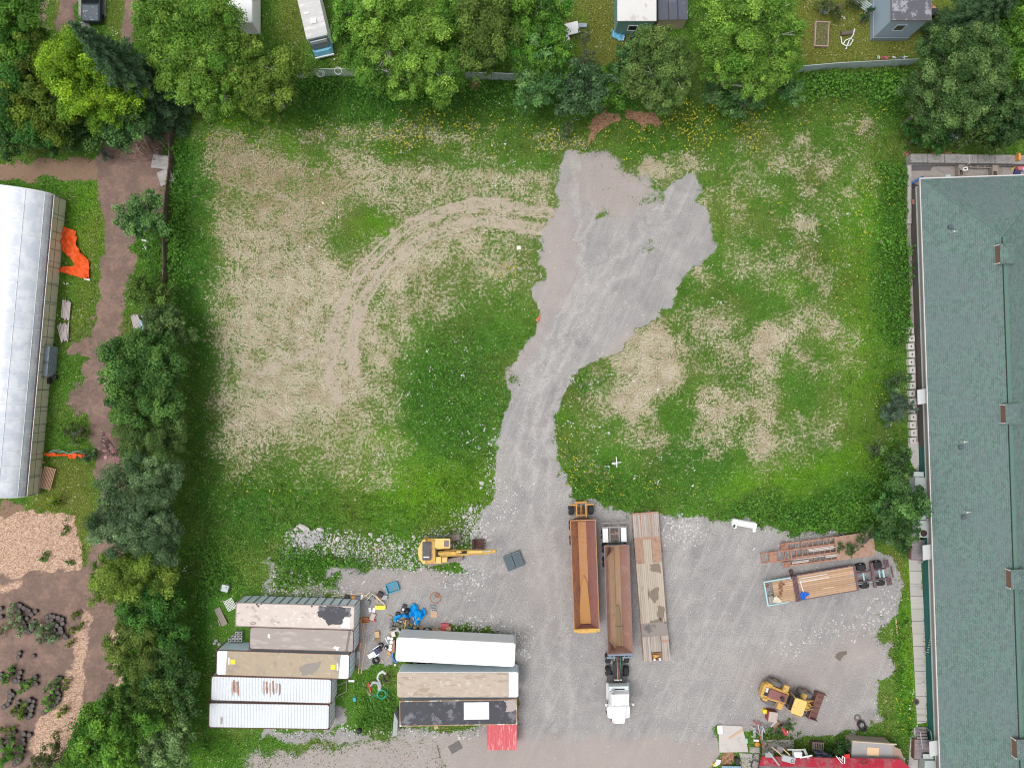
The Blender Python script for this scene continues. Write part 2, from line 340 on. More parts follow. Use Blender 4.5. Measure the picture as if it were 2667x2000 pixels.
for P,a in (([(1500,420),(1505,560),(1530,760),(1450,900),(1400,1050),(1380,1250)],1),([(1530,420),(1540,560),(1500,760),(1420,900),(1370,1050),(1350,1250)],1),([(1800,500),(1700,640),(1560,780),(1470,930),(1430,1100),(1420,1300),(1460,1600),(1500,1880)],.9),([(1760,480),(1660,620),(1520,770),(1440,930),(1395,1100),(1380,1300),(1420,1600),(1440,1900)],.9),([(1820,600),(1700,720),(1560,860),(1480,1000),(1440,1200)],.6),([(1640,560),(1560,700),(1470,860)],.8),([(1430,1700),(1500,1780),(1620,1880),(1800,1860)],.6),([(1400,1380),(1250,1460),(1100,1520)],.6),([(1420,1420),(1270,1500),(1120,1560)],.6),([(1800,1500),(1790,1700),(1700,1850)],.7),([(1850,1500),(1845,1700),(1760,1860)],.7),([(1900,1680),(2100,1640),(2280,1600)],.5),([(1600,1900),(1500,1870),(1400,1800),(1380,1600)],.6)):
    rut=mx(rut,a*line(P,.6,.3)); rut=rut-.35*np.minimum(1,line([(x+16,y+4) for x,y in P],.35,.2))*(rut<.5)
# --- bare soil, wood chips
dirt=line([(300,400),(298,560),(315,650),(290,800),(268,900),(255,1000),(255,1080),(285,1180),(298,1300),(280,1400),(255,1500),(262,1600),(250,1720),(240,1850)],3.0,.5)
dirt=mx(dirt,poly([(255,400),(330,360),(440,350),(445,540),(400,560),(350,540),(270,560)],.7)); dirt=mx(dirt,poly([(-400,1475),(230,1465),(300,1560),(300,1750),(260,2050),(-400,2100)],.8)); dirt=mx(dirt,.8*poly([(180,1010),(250,1000),(250,1100),(170,1060)],.7))
dirt=mx(dirt,.85*line([(190,-60),(170,60)],2.0,.4)); dirt=mx(dirt,.9*line([(345,-60),(335,100)],1.5,.3)); dirt=mx(dirt,.7*line([(115,-60),(105,60)],1.2,.3)); dirt=mx(dirt,.8*ell(1480,140,40,30,.8)*.6)
dirt=mx(dirt,.8*ell(430,330,40,60,.8)); dirt=mx(dirt,.9*poly([(165,900),(230,880),(240,930),(190,930)],.5))
litter=mx(.85*poly([(-100,425),(180,405),(280,415),(280,470),(150,470),(-100,470)],.5),.75*poly([(0,1300),(60,1300),(80,1345),(0,1345)],.6))
chips=mx(poly([(-100,1342),(190,1338),(205,1400),(210,1480),(60,1500),(-100,1490)],.5),.85*poly([(215,1570),(240,1580),(235,1700),(215,1800),(200,1920),(150,1990),(70,1960),(110,1870),(165,1800),(190,1720),(190,1640)],.7))
chips=mx(chips,.7*poly([(-60,1510),(60,1510),(50,1540),(-60,1540)],.4)); chips=mx(chips,.8*line([(305,1640),(308,1780)],.9,.3))
brown=mx(poly([(1550,288),(1602,284),(1612,306),(1572,332),(1560,350),(1530,372),(1524,330)],.3),poly([(1630,288),(1690,296),(1738,318),(1722,338),(1690,330),(1668,346),(1672,322),(1640,312)],.3))
brown=mx(brown,.7*ell(1240,230,16,20,.4)); brown=mx(brown,.5*ell(990,225,40,20,.6)); brown=mx(brown,.7*poly([(2360,400),(2480,398),(2550,412),(2480,424),(2360,420)],.3)); brown=mx(brown,.6*ell(980,1425,80,12,.5)); brown=mx(brown,.7*ell(1900,1975,34,24,.5))
# --- concrete paving round the long building
conc=poly([(2362,412),(2760,415),(2760,520),(2395,520),(2395,640),(2362,640)],.08,False)
conc=mx(conc,poly([(2366,640),(2392,640),(2404,1180),(2405,1260),(2372,1200),(2378,1100)],.08,False))
# --- lawns (short, olive)
lawn=poly([(1490,-200),(1720,-200),(1720,200),(1560,190),(1490,150)],1.); lawn=mx(lawn,poly([(2080,-200),(2520,-200),(2480,120),(2370,172),(2100,188),(2080,120)],.8)); lawn=mx(lawn,.8*poly([(130,1200),(250,1190),(245,1330),(215,1500),(180,1340),(60,1340),(90,1300)],1)); lawn=mx(lawn,.7*poly([(740,-60),(830,-60),(800,90),(745,150),(720,60)],1.2)); lawn=mx(lawn,.6*poly([(130,-60),(170,-60),(160,60),(130,60)],.5))
lawn=mx(lawn,.55*poly([(290,-60),(325,-60),(315,120),(285,80)],.5)); lawn=mx(lawn,.8*poly([(2290,1380),(2330,1390),(2360,1560),(2330,1560),(2310,1470)],.6))
lawn=mx(lawn,.55*poly([(230,540),(275,560),(270,640),(250,800),(200,860),(200,640)],.8))
# --- taller, darker growth
tall=poly([(455,380),(520,360),(548,420),(555,600),(560,800),(565,1000),(565,1180),(800,1240),(1060,1260),(1200,1200),(1280,1180),(1255,1300),(1180,1360),(1060,1390),(900,1380),(740,1370),(700,1440),(560,1540),(500,1600),(460,1500),(470,1100),(440,700)],1.5)*.5
tall=mx(tall,.7*poly([(440,240),(760,200),(1340,210),(1500,250),(1900,230),(2370,165),(2380,420),(2365,900),(2300,1000),(2290,420),(2230,290),(1900,330),(1500,360),(1200,330),(800,330),(520,330),(460,330)],1.2))
hedge=poly([(765,205),(1120,205),(1360,215),(1360,250),(1150,265),(980,270),(800,240)],.8); hedge=mx(hedge,poly([(2095,190),(2370,170),(2375,260),(2300,300),(2240,240),(2110,260)],.8)); hedge=mx(hedge,poly([(2285,430),(2350,420),(2392,500),(2396,880),(2330,900),(2270,800),(2290,620)],.8))
hedge=mx(hedge,poly([(438,360),(480,380),(490,600),(480,800),(430,780),(430,600),(445,540)],.7)*1.0); hedge=mx(hedge,.7*poly([(370,600),(430,620),(425,780),(380,760)],.6)); hedge=mx(hedge,poly([(1880,1330),(1960,1290),(2100,1300),(2240,1260),(2330,1140),(2400,1260),(2340,1360),(2260,1400),(2180,1400),(2060,1390),(1960,1360)],.9)); hedge=mx(hedge,.9*poly([(760,1425),(860,1440),(960,1448),(940,1475),(850,1492),(760,1485),(700,1470)],.5)); hedge=mx(hedge,.9*poly([(725,1495),(860,1490),(935,1510),(860,1525),(760,1520)],.5))
hedge=mx(hedge,.8*poly([(955,1815),(1030,1800),(1035,1890),(960,1885)],.4)); hedge=mx(hedge,.6*ell(2000,1905,30,14,.5)); hedge=mx(hedge,.6*ell(2050,1890,24,16,.5)); hedge=mx(hedge,.8*poly([(490,1440),(560,1400),(620,1500),(560,1600),(510,1760),(490,1700),(520,1560)],.8)); hedge=mx(hedge,.7*poly([(1480,1290),(1500,1180),(1560,1200),(1700,1250),(1700,1320),(1560,1310)],.8)*.7)
hedge=mx(hedge,.7*ell(1530,1000,36,26,.6)); hedge=mx(hedge,.7*poly([(2190,1920),(2330,1930),(2370,1990),(2190,1960)],.6)); hedge=mx(hedge,.7*line([(2350,1550),(2345,1700),(2370,1900)],1.0,.4)); hedge=mx(hedge,.8*poly([(40,540),(0,0),(0,0)],.3)*0)
hedge=mx(hedge,.75*ell(1190,1010,120,150,2.5)*.55)
lime=mx(.9*ell(1120,1280,150,60,2.5),.8*poly([(1900,1240),(2090,1210),(2260,1150),(2280,1200),(2060,1290),(1880,1270)],1.5)); lime=mx(lime,.38*poly([(2200,480),(2290,420),(2300,900),(2230,1200),(2180,1000)],2)); lime=mx(lime,.8*poly([(2330,1480),(2370,1480),(2385,1900),(2355,1900),(2345,1700)],.8)); lime=mx(lime,.5*ell(470,1960,100,60,2)); lime=mx(lime,.8*ell(990,590,50,30,1)); lime=mx(lime,.6*ell(220,600,40,130,1.5)); lime=mx(lime,.6*poly([(600,290),(800,330),(780,400),(560,340)],1)); lime=mx(lime,.7*ell(2060,745,22,20,1)); lime=mx(lime,.6*ell(1000,1150,60,20,1))
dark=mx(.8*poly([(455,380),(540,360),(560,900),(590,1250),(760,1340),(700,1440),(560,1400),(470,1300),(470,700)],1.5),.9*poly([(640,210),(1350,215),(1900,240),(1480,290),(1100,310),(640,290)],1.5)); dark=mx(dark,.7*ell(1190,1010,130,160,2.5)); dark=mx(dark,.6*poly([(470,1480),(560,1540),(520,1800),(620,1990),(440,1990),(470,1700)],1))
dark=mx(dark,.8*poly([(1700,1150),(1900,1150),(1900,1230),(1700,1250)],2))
veg_off=np.clip(grav+dirt+litter+chips+brown*.8+conc,0,1)
# ground colours of the growth itself
n1=fbm(XX,YY,.25,101); n2=fbm(XX,YY,.9,131); n3=fbm(XX,YY,.12,151)
base=np.array([.074,.176,.020]); limec=np.array([.115,.270,.010]); darkc=np.array([.032,.122,.016]); lawnc=np.array([.135,.152,.030]); olive=np.array([.135,.160,.040])
def lerp(a,b,t): return a*(1-t[...,None])+b*t[...,None]
tint=np.broadcast_to(base,XX.shape+(3,)).copy()
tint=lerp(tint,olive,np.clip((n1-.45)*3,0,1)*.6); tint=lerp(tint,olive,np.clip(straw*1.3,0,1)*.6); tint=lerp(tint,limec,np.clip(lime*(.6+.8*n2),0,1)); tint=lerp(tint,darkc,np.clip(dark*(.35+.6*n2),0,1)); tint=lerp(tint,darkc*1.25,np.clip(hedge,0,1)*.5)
tint=lerp(tint,lawnc,np.clip(lawn,0,1)); tint=lerp(tint,limec*.8,np.clip(lawn,0,1)*np.clip((n1-.5)*4,0,1)*.5); tint=tint*(.8+.4*n3)[...,None]
earth=np.clip(earth,0,1)
# ---------------------------------------------------------------- ground material
def ground_material():
    m,n,b=nodes('ground_cover'); v=objv(n)
    def att(a):
        x=n.nodes.new('ShaderNodeAttribute'); x.attribute_name=a; return x
    T=att('tint'); A=att('cover_a'); B=att('cover_b'); C=att('cover_c')
    def sep(x):
        q=n.nodes.new('ShaderNodeSeparateColor'); n.links.new(x.outputs['Color'],q.inputs[0]); return q.outputs[0],q.outputs[1],q.outputs[2],x.outputs['Alpha']
    st,gr,di,ch=sep(A); pe,ea,br,tr=sep(B); co,li,bn,ru=sep(C)
    f1=noise(n,v,3.2,5,.7); f2=noise(n,v,9,3,.7); f0=noise(n,v,.55,5,.65); f3=noise(n,v,1.6,4,.6)
    veg=mix(n,ss(n,f2,.3,.72),mix(n,1.0,T.outputs['Color'],(.36,.42,.40),'MULTIPLY'),mix(n,1.0,T.outputs['Color'],(1.6,1.55,1.5),'MULTIPLY'))
    veg=mix(n,mth(n,'MULTIPLY',ss(n,f1,.5,.68),.45),veg,mix(n,1.0,veg,(1.5,1.2,1.1),'MULTIPLY'))
    straw=mix(n,ss(n,f2,.32,.68),(.21,.17,.115),(.66,.575,.455)); straw=mix(n,ss(n,f0,.45,.6),straw,mix(n,1.0,straw,(.83,.80,.76),'MULTIPLY'))
    # speckle: straw wins where the noise passes its density
    f4=noise(n,v,.75,3,.55); nn=mth(n,'ADD',mth(n,'ADD',mth(n,'MULTIPLY',f1,.42),mth(n,'MULTIPLY',f2,.30)),mth(n,'ADD',mth(n,'MULTIPLY',f3,.14),mth(n,'MULTIPLY',f4,.14)))
    def over(m_,amp=1.0,w_=.05,base_=.5):   # noisy threshold of a mask
        q=mth(n,'ADD',m_,mth(n,'MULTIPLY',mth(n,'SUBTRACT',nn,.5),amp)); x=n.nodes.new('ShaderNodeMapRange'); x.interpolation_type='SMOOTHSTEP'; n.links.new(q,x.inputs[0]); x.inputs[1].default_value=base_-w_; x.inputs[2].default_value=base_+w_; return x.outputs[0]
    straw=mix(n,mth(n,'MULTIPLY',bn,.6),straw,mix(n,1.0,straw,(.62,.52,.42),'MULTIPLY')); straw=mix(n,mth(n,'MULTIPLY',ss(n,f3,.47,.60),.5),straw,mix(n,1.0,straw,(.72,.80,.55),'MULTIPLY')); col=mix(n,over(st,5.6,.25,.49),veg,straw)
    bare=mix(n,ss(n,f2,.3,.7),(.29,.235,.18),(.54,.46,.37)); col=mix(n,over(tr,2.6,.3,.55),col,bare)
    lit=mix(n,f2,(.12,.075,.05),(.40,.27,.19)); col=mix(n,over(li,1.3,.1),col,lit)
    soil=mix(n,f1,(.105,.068,.055),(.290,.205,.172)); soil=mix(n,ss(n,f0,.42,.62),soil,mix(n,1.0,soil,(1.35,1.3,1.25),'MULTIPLY')); soil=mix(n,ss(n,f2,.68,.75),soil,(.42,.31,.25)); col=mix(n,over(di,.9,.1),col,soil)
    vc=voro(n,scl(n,v,(1,1.6,1)),8,'F1',1); hv=n.nodes.new('ShaderNodeSeparateColor'); n.links.new(vc,hv.inputs[0])
    chp=mix(n,hv.outputs[0],(.28,.16,.11),(.66,.47,.35)); col=mix(n,over(ch,1.0,.1),col,chp)
    col=mix(n,over(br,1.0,.1),col,mix(n,hv.outputs[1],(.17,.085,.05),(.46,.27,.17)))
    g=mix(n,ss(n,f2,.32,.68),(.222,.212,.208),(.405,.39,.382)); g=mix(n,ss(n,noise(n,v,22,2,.6),.62,.72),g,(.50,.49,.48)); g=mix(n,ss(n,f0,.4,.65),g,mix(n,1.0,g,(1.16,1.14,1.12),'MULTIPLY')); g=mix(n,ss(n,noise(n,v,.16,4,.6),.42,.6),g,mix(n,1.0,g,(.90,.895,.905),'MULTIPLY'))
    dr=noise(n,scl(n,mapr(n,v,24),(1.6,.09,1)),1.3,5,.7,0,.8); g=mix(n,mth(n,'MULTIPLY',ss(n,dr,.5,.68),.30),g,(.47,.455,.44)); g=mix(n,mth(n,'MULTIPLY',ss(n,dr,.46,.36),.25),g,(.22,.215,.22))
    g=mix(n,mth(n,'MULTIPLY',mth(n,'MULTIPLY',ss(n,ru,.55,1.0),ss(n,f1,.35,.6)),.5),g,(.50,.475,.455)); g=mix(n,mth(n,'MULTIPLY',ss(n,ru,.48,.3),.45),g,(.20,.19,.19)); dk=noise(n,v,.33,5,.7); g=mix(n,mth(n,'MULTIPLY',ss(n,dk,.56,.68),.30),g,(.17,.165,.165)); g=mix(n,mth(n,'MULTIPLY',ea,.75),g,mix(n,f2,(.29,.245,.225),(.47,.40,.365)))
    vw=voro(n,v,3.6,'F1',0); vr=voro(n,v,3.6,'F1',1); hr=n.nodes.new('ShaderNodeSeparateColor'); n.links.new(vr,hr.inputs[0])
    wp=mth(n,'MULTIPLY',mth(n,'LESS_THAN',vw,.22),mth(n,'GREATER_THAN',hr.outputs[0],.975)); g=mix(n,wp,g,(.58,.57,.55))
    col=mix(n,over(gr,1.5,.12),col,g)
    # pebbles
    pv=voro(n,v,5.2,'F1',0); pc=voro(n,v,5.2,'F1',1); hp=n.nodes.new('ShaderNodeSeparateColor'); n.links.new(pc,hp.inputs[0])
    on=mth(n,'MULTIPLY',mth(n,'LESS_THAN',pv,.50),mth(n,'GREATER_THAN',mth(n,'ADD',pe,mth(n,'MULTIPLY',hp.outputs[1],.9)),1.02))
    col=mix(n,on,col,mix(n,hp.outputs[0],(.30,.295,.285),(.60,.59,.57)))
    cn=mix(n,f1,(.30,.265,.245),(.43,.385,.355)); cn=mix(n,ss(n,f0,.5,.62),cn,(.27,.25,.24)); col=mix(n,ss(n,co,.45,.55),col,cn)
    n.links.new(col,b.inputs['Base Color']); b.inputs['Roughness'].default_value=.95; b.inputs['Specular IOR Level'].default_value=.12
    bump(n,b,mth(n,'ADD',mth(n,'MULTIPLY',f2,1.0),mth(n,'MULTIPLY',f1,1.2)),.55,.10)
    return m
def mapr(n,vec,deg):
    x=n.nodes.new('ShaderNodeMapping'); x.inputs['Rotation'].default_value=(0,0,math.radians(deg)); n.links.new(vec,x.inputs['Vector']); return x.outputs[0]
GM=ground_material()
rut=mx(rut,.8*heap)
relief=heap*.75+np.where(veg_off<.3,(n2-.5)*.16,0)*np.clip(1-straw,0,1)*np.clip(1-1.5*peb,0,1)
relief=relief*(1-ell(808,1400,75,50,.5)); relief=np.where((np.abs(XX)<59)&(np.abs(YY)<46),relief,0)
def grid_part(name,keep,seq):
    """one cut of the ground grid (its faces where keep is true)"""
    k=keep; jj,ii=np.nonzero(k); a=jj*NX+ii; q=np.stack([a,a+1,a+NX+1,a+NX],1); used,inv=np.unique(q,return_inverse=True)
    P=np.stack([XX.ravel()[used],YY.ravel()[used],relief.ravel()[used]],1).astype(np.float32)
    me=bpy.data.meshes.new(name); nf=len(a); me.vertices.add(len(used)); me.vertices.foreach_set('co',P.ravel()); me.loops.add(nf*4); me.loops.foreach_set('vertex_index',inv.ravel().astype(np.int32)); me.polygons.add(nf); me.polygons.foreach_set('loop_start',np.arange(0,nf*4,4,dtype=np.int32)); me.polygons.foreach_set('loop_total',np.full(nf,4,dtype=np.int32)); me.polygons.foreach_set('use_smooth',np.ones(nf,bool)); me.update()
    def at(nm,r,g,b_,a_):
        x=me.attributes.new(nm,'FLOAT_COLOR','POINT'); x.data.foreach_set('color',np.stack([c.ravel()[used] for c in (r,g,b_,a_)],1).astype(np.float32).ravel())
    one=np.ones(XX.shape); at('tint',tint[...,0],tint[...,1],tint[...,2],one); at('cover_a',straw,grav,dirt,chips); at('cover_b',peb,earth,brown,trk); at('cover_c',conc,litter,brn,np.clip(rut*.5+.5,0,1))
    o=link(name,me,GM); o['kind']='structure'; return o
fc=lambda a:(a[:-1,:-1]+a[1:,1:]+a[:-1,1:]+a[1:,:-1])/4
f_gr=fc(grav)>.5; f_di=(fc(dirt)>.5)&~f_gr; f_ch=(fc(chips)>.5)&~f_gr&~f_di|((fc(chips)>.5)&f_di); f_di&=~f_ch; f_co=fc(conc)>.5; f_gr&=~f_co;f_di&=~f_co;f_ch&=~f_co
rest=~(f_gr|f_di|f_ch|f_co)
grid_part('ground',rest,0); grid_part('gravel_yard',f_gr,1); grid_part('dirt_path',f_di,2); grid_part('wood_chip_bed',f_ch,3); grid_part('concrete_paving',f_co,4)

# ---------------------------------------------------------------- leaves as small faces
def leaf_material(name,trans=.25,rough=.6):
    m,n,b=nodes(name); a=n.nodes.new('ShaderNodeAttribute'); a.attribute_name='leaf'
    n.links.new(a.outputs['Color'],b.inputs['Base Color']); b.inputs['Roughness'].default_value=rough; b.inputs['Specular IOR Level'].default_value=.25
    t=n.nodes.new('ShaderNodeBsdfTranslucent'); n.links.new(a.outputs['Color'],t.inputs['Color']); ms=n.nodes.new('ShaderNodeMixShader'); ms.inputs[0].default_value=trans
    n.links.new(b.outputs[0],ms.inputs[1]); n.links.new(t.outputs[0],ms.inputs[2]); n.links.new(ms.outputs[0],n.nodes['Material Output'].inputs['Surface']); return m
LEAF=leaf_material('foliage'); PETAL=leaf_material('petals',.1,.7); 
def leaves(name,C,N,size,col,matl,asp=.55,parent=None,loc=None,U=None):
    """kite-shaped leaf at each point C facing N; asp = width/length"""
    n=len(C); N=N/(np.linalg.norm(N,axis=1,keepdims=True)+1e-9)
    if U is None: U=RNG.normal(size=(n,3))
    U=U-N*np.sum(U*N,1,keepdims=True); U/=np.linalg.norm(U,axis=1,keepdims=True)+1e-9; V=np.cross(N,U)
    s=np.broadcast_to(np.asarray(size,float),(n,))[:,None]*.5
    bend=N*s*.25
    P=np.stack([C-U*s-bend,C+V*s*asp+U*s*.1,C+U*s-bend,C-V*s*asp+U*s*.1],1).reshape(-1,3)
    if loc is not None: P=P-np.array(loc)
    me=bpy.data.meshes.new(name); me.vertices.add(n*4); me.vertices.foreach_set('co',P.astype(np.float32).ravel()); me.loops.add(n*4); me.loops.foreach_set('vertex_index',np.arange(n*4,dtype=np.int32)); me.polygons.add(n); me.polygons.foreach_set('loop_start',np.arange(0,n*4,4,dtype=np.int32)); me.polygons.foreach_set('loop_total',np.full(n,4,dtype=np.int32)); me.update()
    x=me.attributes.new('leaf','FLOAT_COLOR','POINT'); c4=np.concatenate([np.clip(col,0,1),np.ones((n,1))],1); x.data.foreach_set('color',np.repeat(c4,4,0).astype(np.float32).ravel())
    return link(name,me,matl,parent)
def look(a,x,y):
    i=np.clip(np.searchsorted(GX,x),0,NX-1); j=np.clip(np.searchsorted(GY,y),0,NY-1); return a[j,i]
bld=np.zeros(XX.shape)   # under buildings and vehicles nothing grows
for P in [[(540,1555),(925,1555),(925,1905),(540,1905)],[(1030,1635),(1350,1650),(1350,1890),(1030,1890)],[(2395,465),(3000,465),(3000,2100),(2450,2100)],[(-200,505),(172,520),(100,1290),(-200,1290)],[(1595,-60),(1790,-60),(1790,100),(1595,100)],[(2262,-60),(2420,-60),(2420,108),(2262,108)],[(1970,1960),(2400,1950),(2400,2080),(1970,2080)],[(1640,1325),(1745,1325),(1745,1725),(1650,1725)],[(2175,1390),(2285,1380),(2285,1445),(2180,1460)],
          [(1865,1885),(1948,1885),(1960,1965),(1870,1970)],[(2366,1400),(2400,1400),(2412,1980),(2384,1980)],[(615,-60),(700,-60),(700,85),(615,85)],[(785,-60),(875,-60),(875,150),(800,150)]]:
    bld=mx(bld,poly(P,.06,False))
allow=np.clip(1-veg_off*1.15,0,1)*(bld<.3)
def scatter(N,dens,x0=-58,x1=58,y0=-45,y1=45):
    x=RNG.uniform(x0,x1,N);y=RNG.uniform(y0,y1,N); k=RNG.random(N)<look(dens,x,y); return x[k],y[k]
def up_normals(n,sp): 
    v=RNG.normal(size=(n,3))*sp; v[:,2]=1; return v
# short meadow growth
x,y=scatter(900000,np.clip(allow*np.clip(1.12-straw*1.75,.05,1)*(1-trk)*(1-lawn*.75)*(.2+1.1*fbm(XX,YY,1.6,201)),0,1)); n=len(x)
hh=look(tall,x,y)*.35+look(hedge,x,y)*.3; cl=vnoise(x,y,1.1,301)*.6+vnoise(x,y,2.6,311)*.4
z=.02+RNG.random(n)*(.08+hh*cl*1.6)
col=np.stack([look(tint[...,k],x,y) for k in range(3)],1)*(1-.15*np.clip(look(straw,x,y)*2,0,1))[:,None]*(RNG.uniform(.55,1.5,(n,1)))*(.55+1.0*vnoise(x,y,1.9,355)[:,None])*np.stack([RNG.uniform(.85,1.2,n),np.ones(n),RNG.uniform(.7,1.1,n)],1)
o=leaves('meadow_grass',np.stack([x,y,z],1),up_normals(n,.75),RNG.uniform(.10,.21,n)*(1-.45*np.clip(look(straw,x,y)*2,0,1))+hh*.12,col,LEAF,.42); props(o,'short green meadow grass and clover covering the lot',"grass",kind='stuff')
# leafy weeds and bramble along the fences and banks
x,y=scatter(520000,np.clip(allow*(hedge*1.0+tall*.22)*(.55+.6*fbm(XX,YY,.8,221)),0,1)); n=len(x)
cl=vnoise(x,y,.75,331)**1.3; hm=look(hedge,x,y)*1.25+look(tall,x,y)*.25; z=.05+hm*cl*(.55+.6*RNG.random(n))
g=np.array([.045,.150,.016]); g2=np.array([.130,.300,.035]); t=(vnoise(x,y,.35,341)[:,None]*.7+RNG.random((n,1))*.5)
col=(g*(1-t)+g2*t)*RNG.uniform(.6,1.45,(n,1))
o=leaves('weed_thicket',np.stack([x,y,z],1),up_normals(n,.6),RNG.uniform(.16,.34,n),col,LEAF,.7); props(o,'thick broad-leaved weeds along the fences and the banks of the lot','undergrowth',kind='stuff')
# yellow-flowered stems
yf=np.zeros(XX.shape)
for q in [(640,320,110,22,.28),(600,350,80,22,.22),(760,320,60,22,.25),(850,330,60,25,.35),(1000,350,60,30,.5),(1060,360,60,34,.8),(1130,320,70,26,.7),(1190,330,60,30,.7),(1160,380,50,26,.8),(1220,390,60,20,.4),(1290,320,30,30,.3),(1430,360,50,26,.8),(1440,385,36,16,.9),(1500,370,26,36,.8),(1600,345,60,26,.9),(1680,360,50,20,.5),(1640,420,24,20,.7),(1780,320,60,40,1.),(1820,345,60,40,1.),(1850,315,40,30,.7),(1930,330,60,30,.9),(1960,350,40,24,.7),(2050,300,60,30,.35),(2230,300,60,22,.4),(2250,530,26,60,.35),(2230,660,30,80,.25),(2300,500,16,26,.7),(1560,1250,60,24,.9),(1500,1230,30,40,.7),(1470,1180,14,60,.5),(1600,1260,30,16,.9),(1680,1245,30,12,.6),(1740,1262,34,10,.5),(720,1265,60,14,.3),(2350,1840,14,26,.5),(1330,700,30,26,.3),(2275,1030,18,22,.5),(1900,480,200,120,.04),(2160,700,90,200,.05)]:
    yf=mx(yf,q[4]*ell(*q[:4],.8))
x,y=scatter(170000,np.clip(yf*allow*(.03+3.6*fbm(XX,YY,1.1,401)**3),0,1)); n=len(x); hz=RNG.uniform(.35,.9,n)
C=[];NN=[];SZ=[];CC=[]
for f,c,sz in ((1.0,(.62,.56,.03),.15),(.85,(.50,.50,.035),.14),(.6,(.16,.22,.03),.16),(.3,(.10,.17,.03),.16)):
    C.append(np.stack([x+RNG.normal(0,.035,n),y+RNG.normal(0,.035,n),hz*f],1)); NN.append(up_normals(n,.6)); SZ.append(RNG.uniform(.7,1.2,n)*sz); CC.append(np.array(c)*RNG.uniform(.75,1.25,(n,1)))
o=leaves('yellow_flower',np.concatenate(C),np.concatenate(NN),np.concatenate(SZ),np.concatenate(CC),PETAL,.7); props(o,'tall yellow-flowered stems scattered through the meadow','wildflowers',kind='stuff')
# white daisies in small bunches
wf=np.zeros(XX.shape)
for q in [(1190,1010,150,170,.5),(1060,1180,160,80,.4),(1000,1250,90,40,.4),(1200,1120,100,60,.5),(1520,1000,34,30,1.3),(1500,1060,44,80,1.2),(1540,1130,70,70,.7),(1560,1190,40,40,.8),(1590,1010,60,30,.6),(1850,560,40,120,.5),(1880,720,60,90,.9),(1900,800,50,60,.7),(2130,600,90,180,.35),(2000,500,120,90,.25),(700,800,160,260,.12),(1330,560,60,260,.3),(1395,700,14,90,.8),(2140,1180,40,60,.5),(1750,1220,160,60,.2),(1360,980,16,20,1),(2385,1850,12,30,.5),(250,900,60,200,.15),(900,350,400,60,.12),(1380,720,30,160,.4)]:
    wf=mx(wf,q[4]*ell(*q[:4],1.5))
bx,by=scatter(9000,np.clip(wf*1.0+.018,0,1)*(allow>.75)*(1-conc)); k=RNG.integers(1,9,len(bx)); k=np.where(RNG.random(len(bx))<.55,1,k)
x=np.repeat(bx,k)+RNG.normal(0,.16,k.sum()); y=np.repeat(by,k)+RNG.normal(0,.16,k.sum()); n=len(x)
o=leaves('white_flower',np.stack([x,y,np.full(n,.28)+RNG.random(n)*.1+look(hedge,x,y)*.5],1),up_normals(n,.25),RNG.uniform(.08,.135,n),np.full((n,3),.80)*RNG.uniform(.85,1.05,(n,1)),PETAL,.95); props(o,'small white daisies scattered in bunches over the meadow','wildflowers',kind='stuff')
# loose stones in the rocky ditch and round the yard
sg=G(); rk=np.clip(peb-.35,0,1)
x,y=scatter(42000,np.clip(rk*rk*2.6,0,1)*(bld<.3)*(1-ell(808,1400,38,22,.2))); rr=random.Random(3)
for a,b_ in list(zip(x,y))[:9000]:
    r=rr.choice([.05,.07,.07,.09,.10,.13]); t=rr.uniform(0,3); ca,sa_=math.cos(t)*r,math.sin(t)*r; e=rr.uniform(.6,.95)
    vs=[(a+ca,b_+sa_,.0),(a-sa_*e,b_+ca*e,.0),(a-ca,b_-sa_,.0),(a+sa_*e,b_-ca*e,.0),(a+ca*.6,b_+sa_*.6,r*.7),(a-sa_*.6*e,b_+ca*.6,r*.8),(a-ca*.55,b_-sa_*.55,r*.75),(a+sa_*.5,b_-ca*.5*e,r*.7)]
    sg.mi=rr.choice([0,0,1,2]); sg.add(vs,[(4,5,6,7),(0,1,5,4),(1,2,6,5),(2,3,7,6),(3,0,4,7)])
o=link('loose_stones',sg.mesh('loose_stones'),[mat('stone_pale',(.42,.415,.40),.9,.2,6),mat('stone_grey',(.29,.29,.285),.9,.2,6),mat('stone_white',(.56,.55,.53),.9,.15,6)]); props(o,'pale loose stones filling the ditch and scattered at the yard edges','stones',kind='stuff')
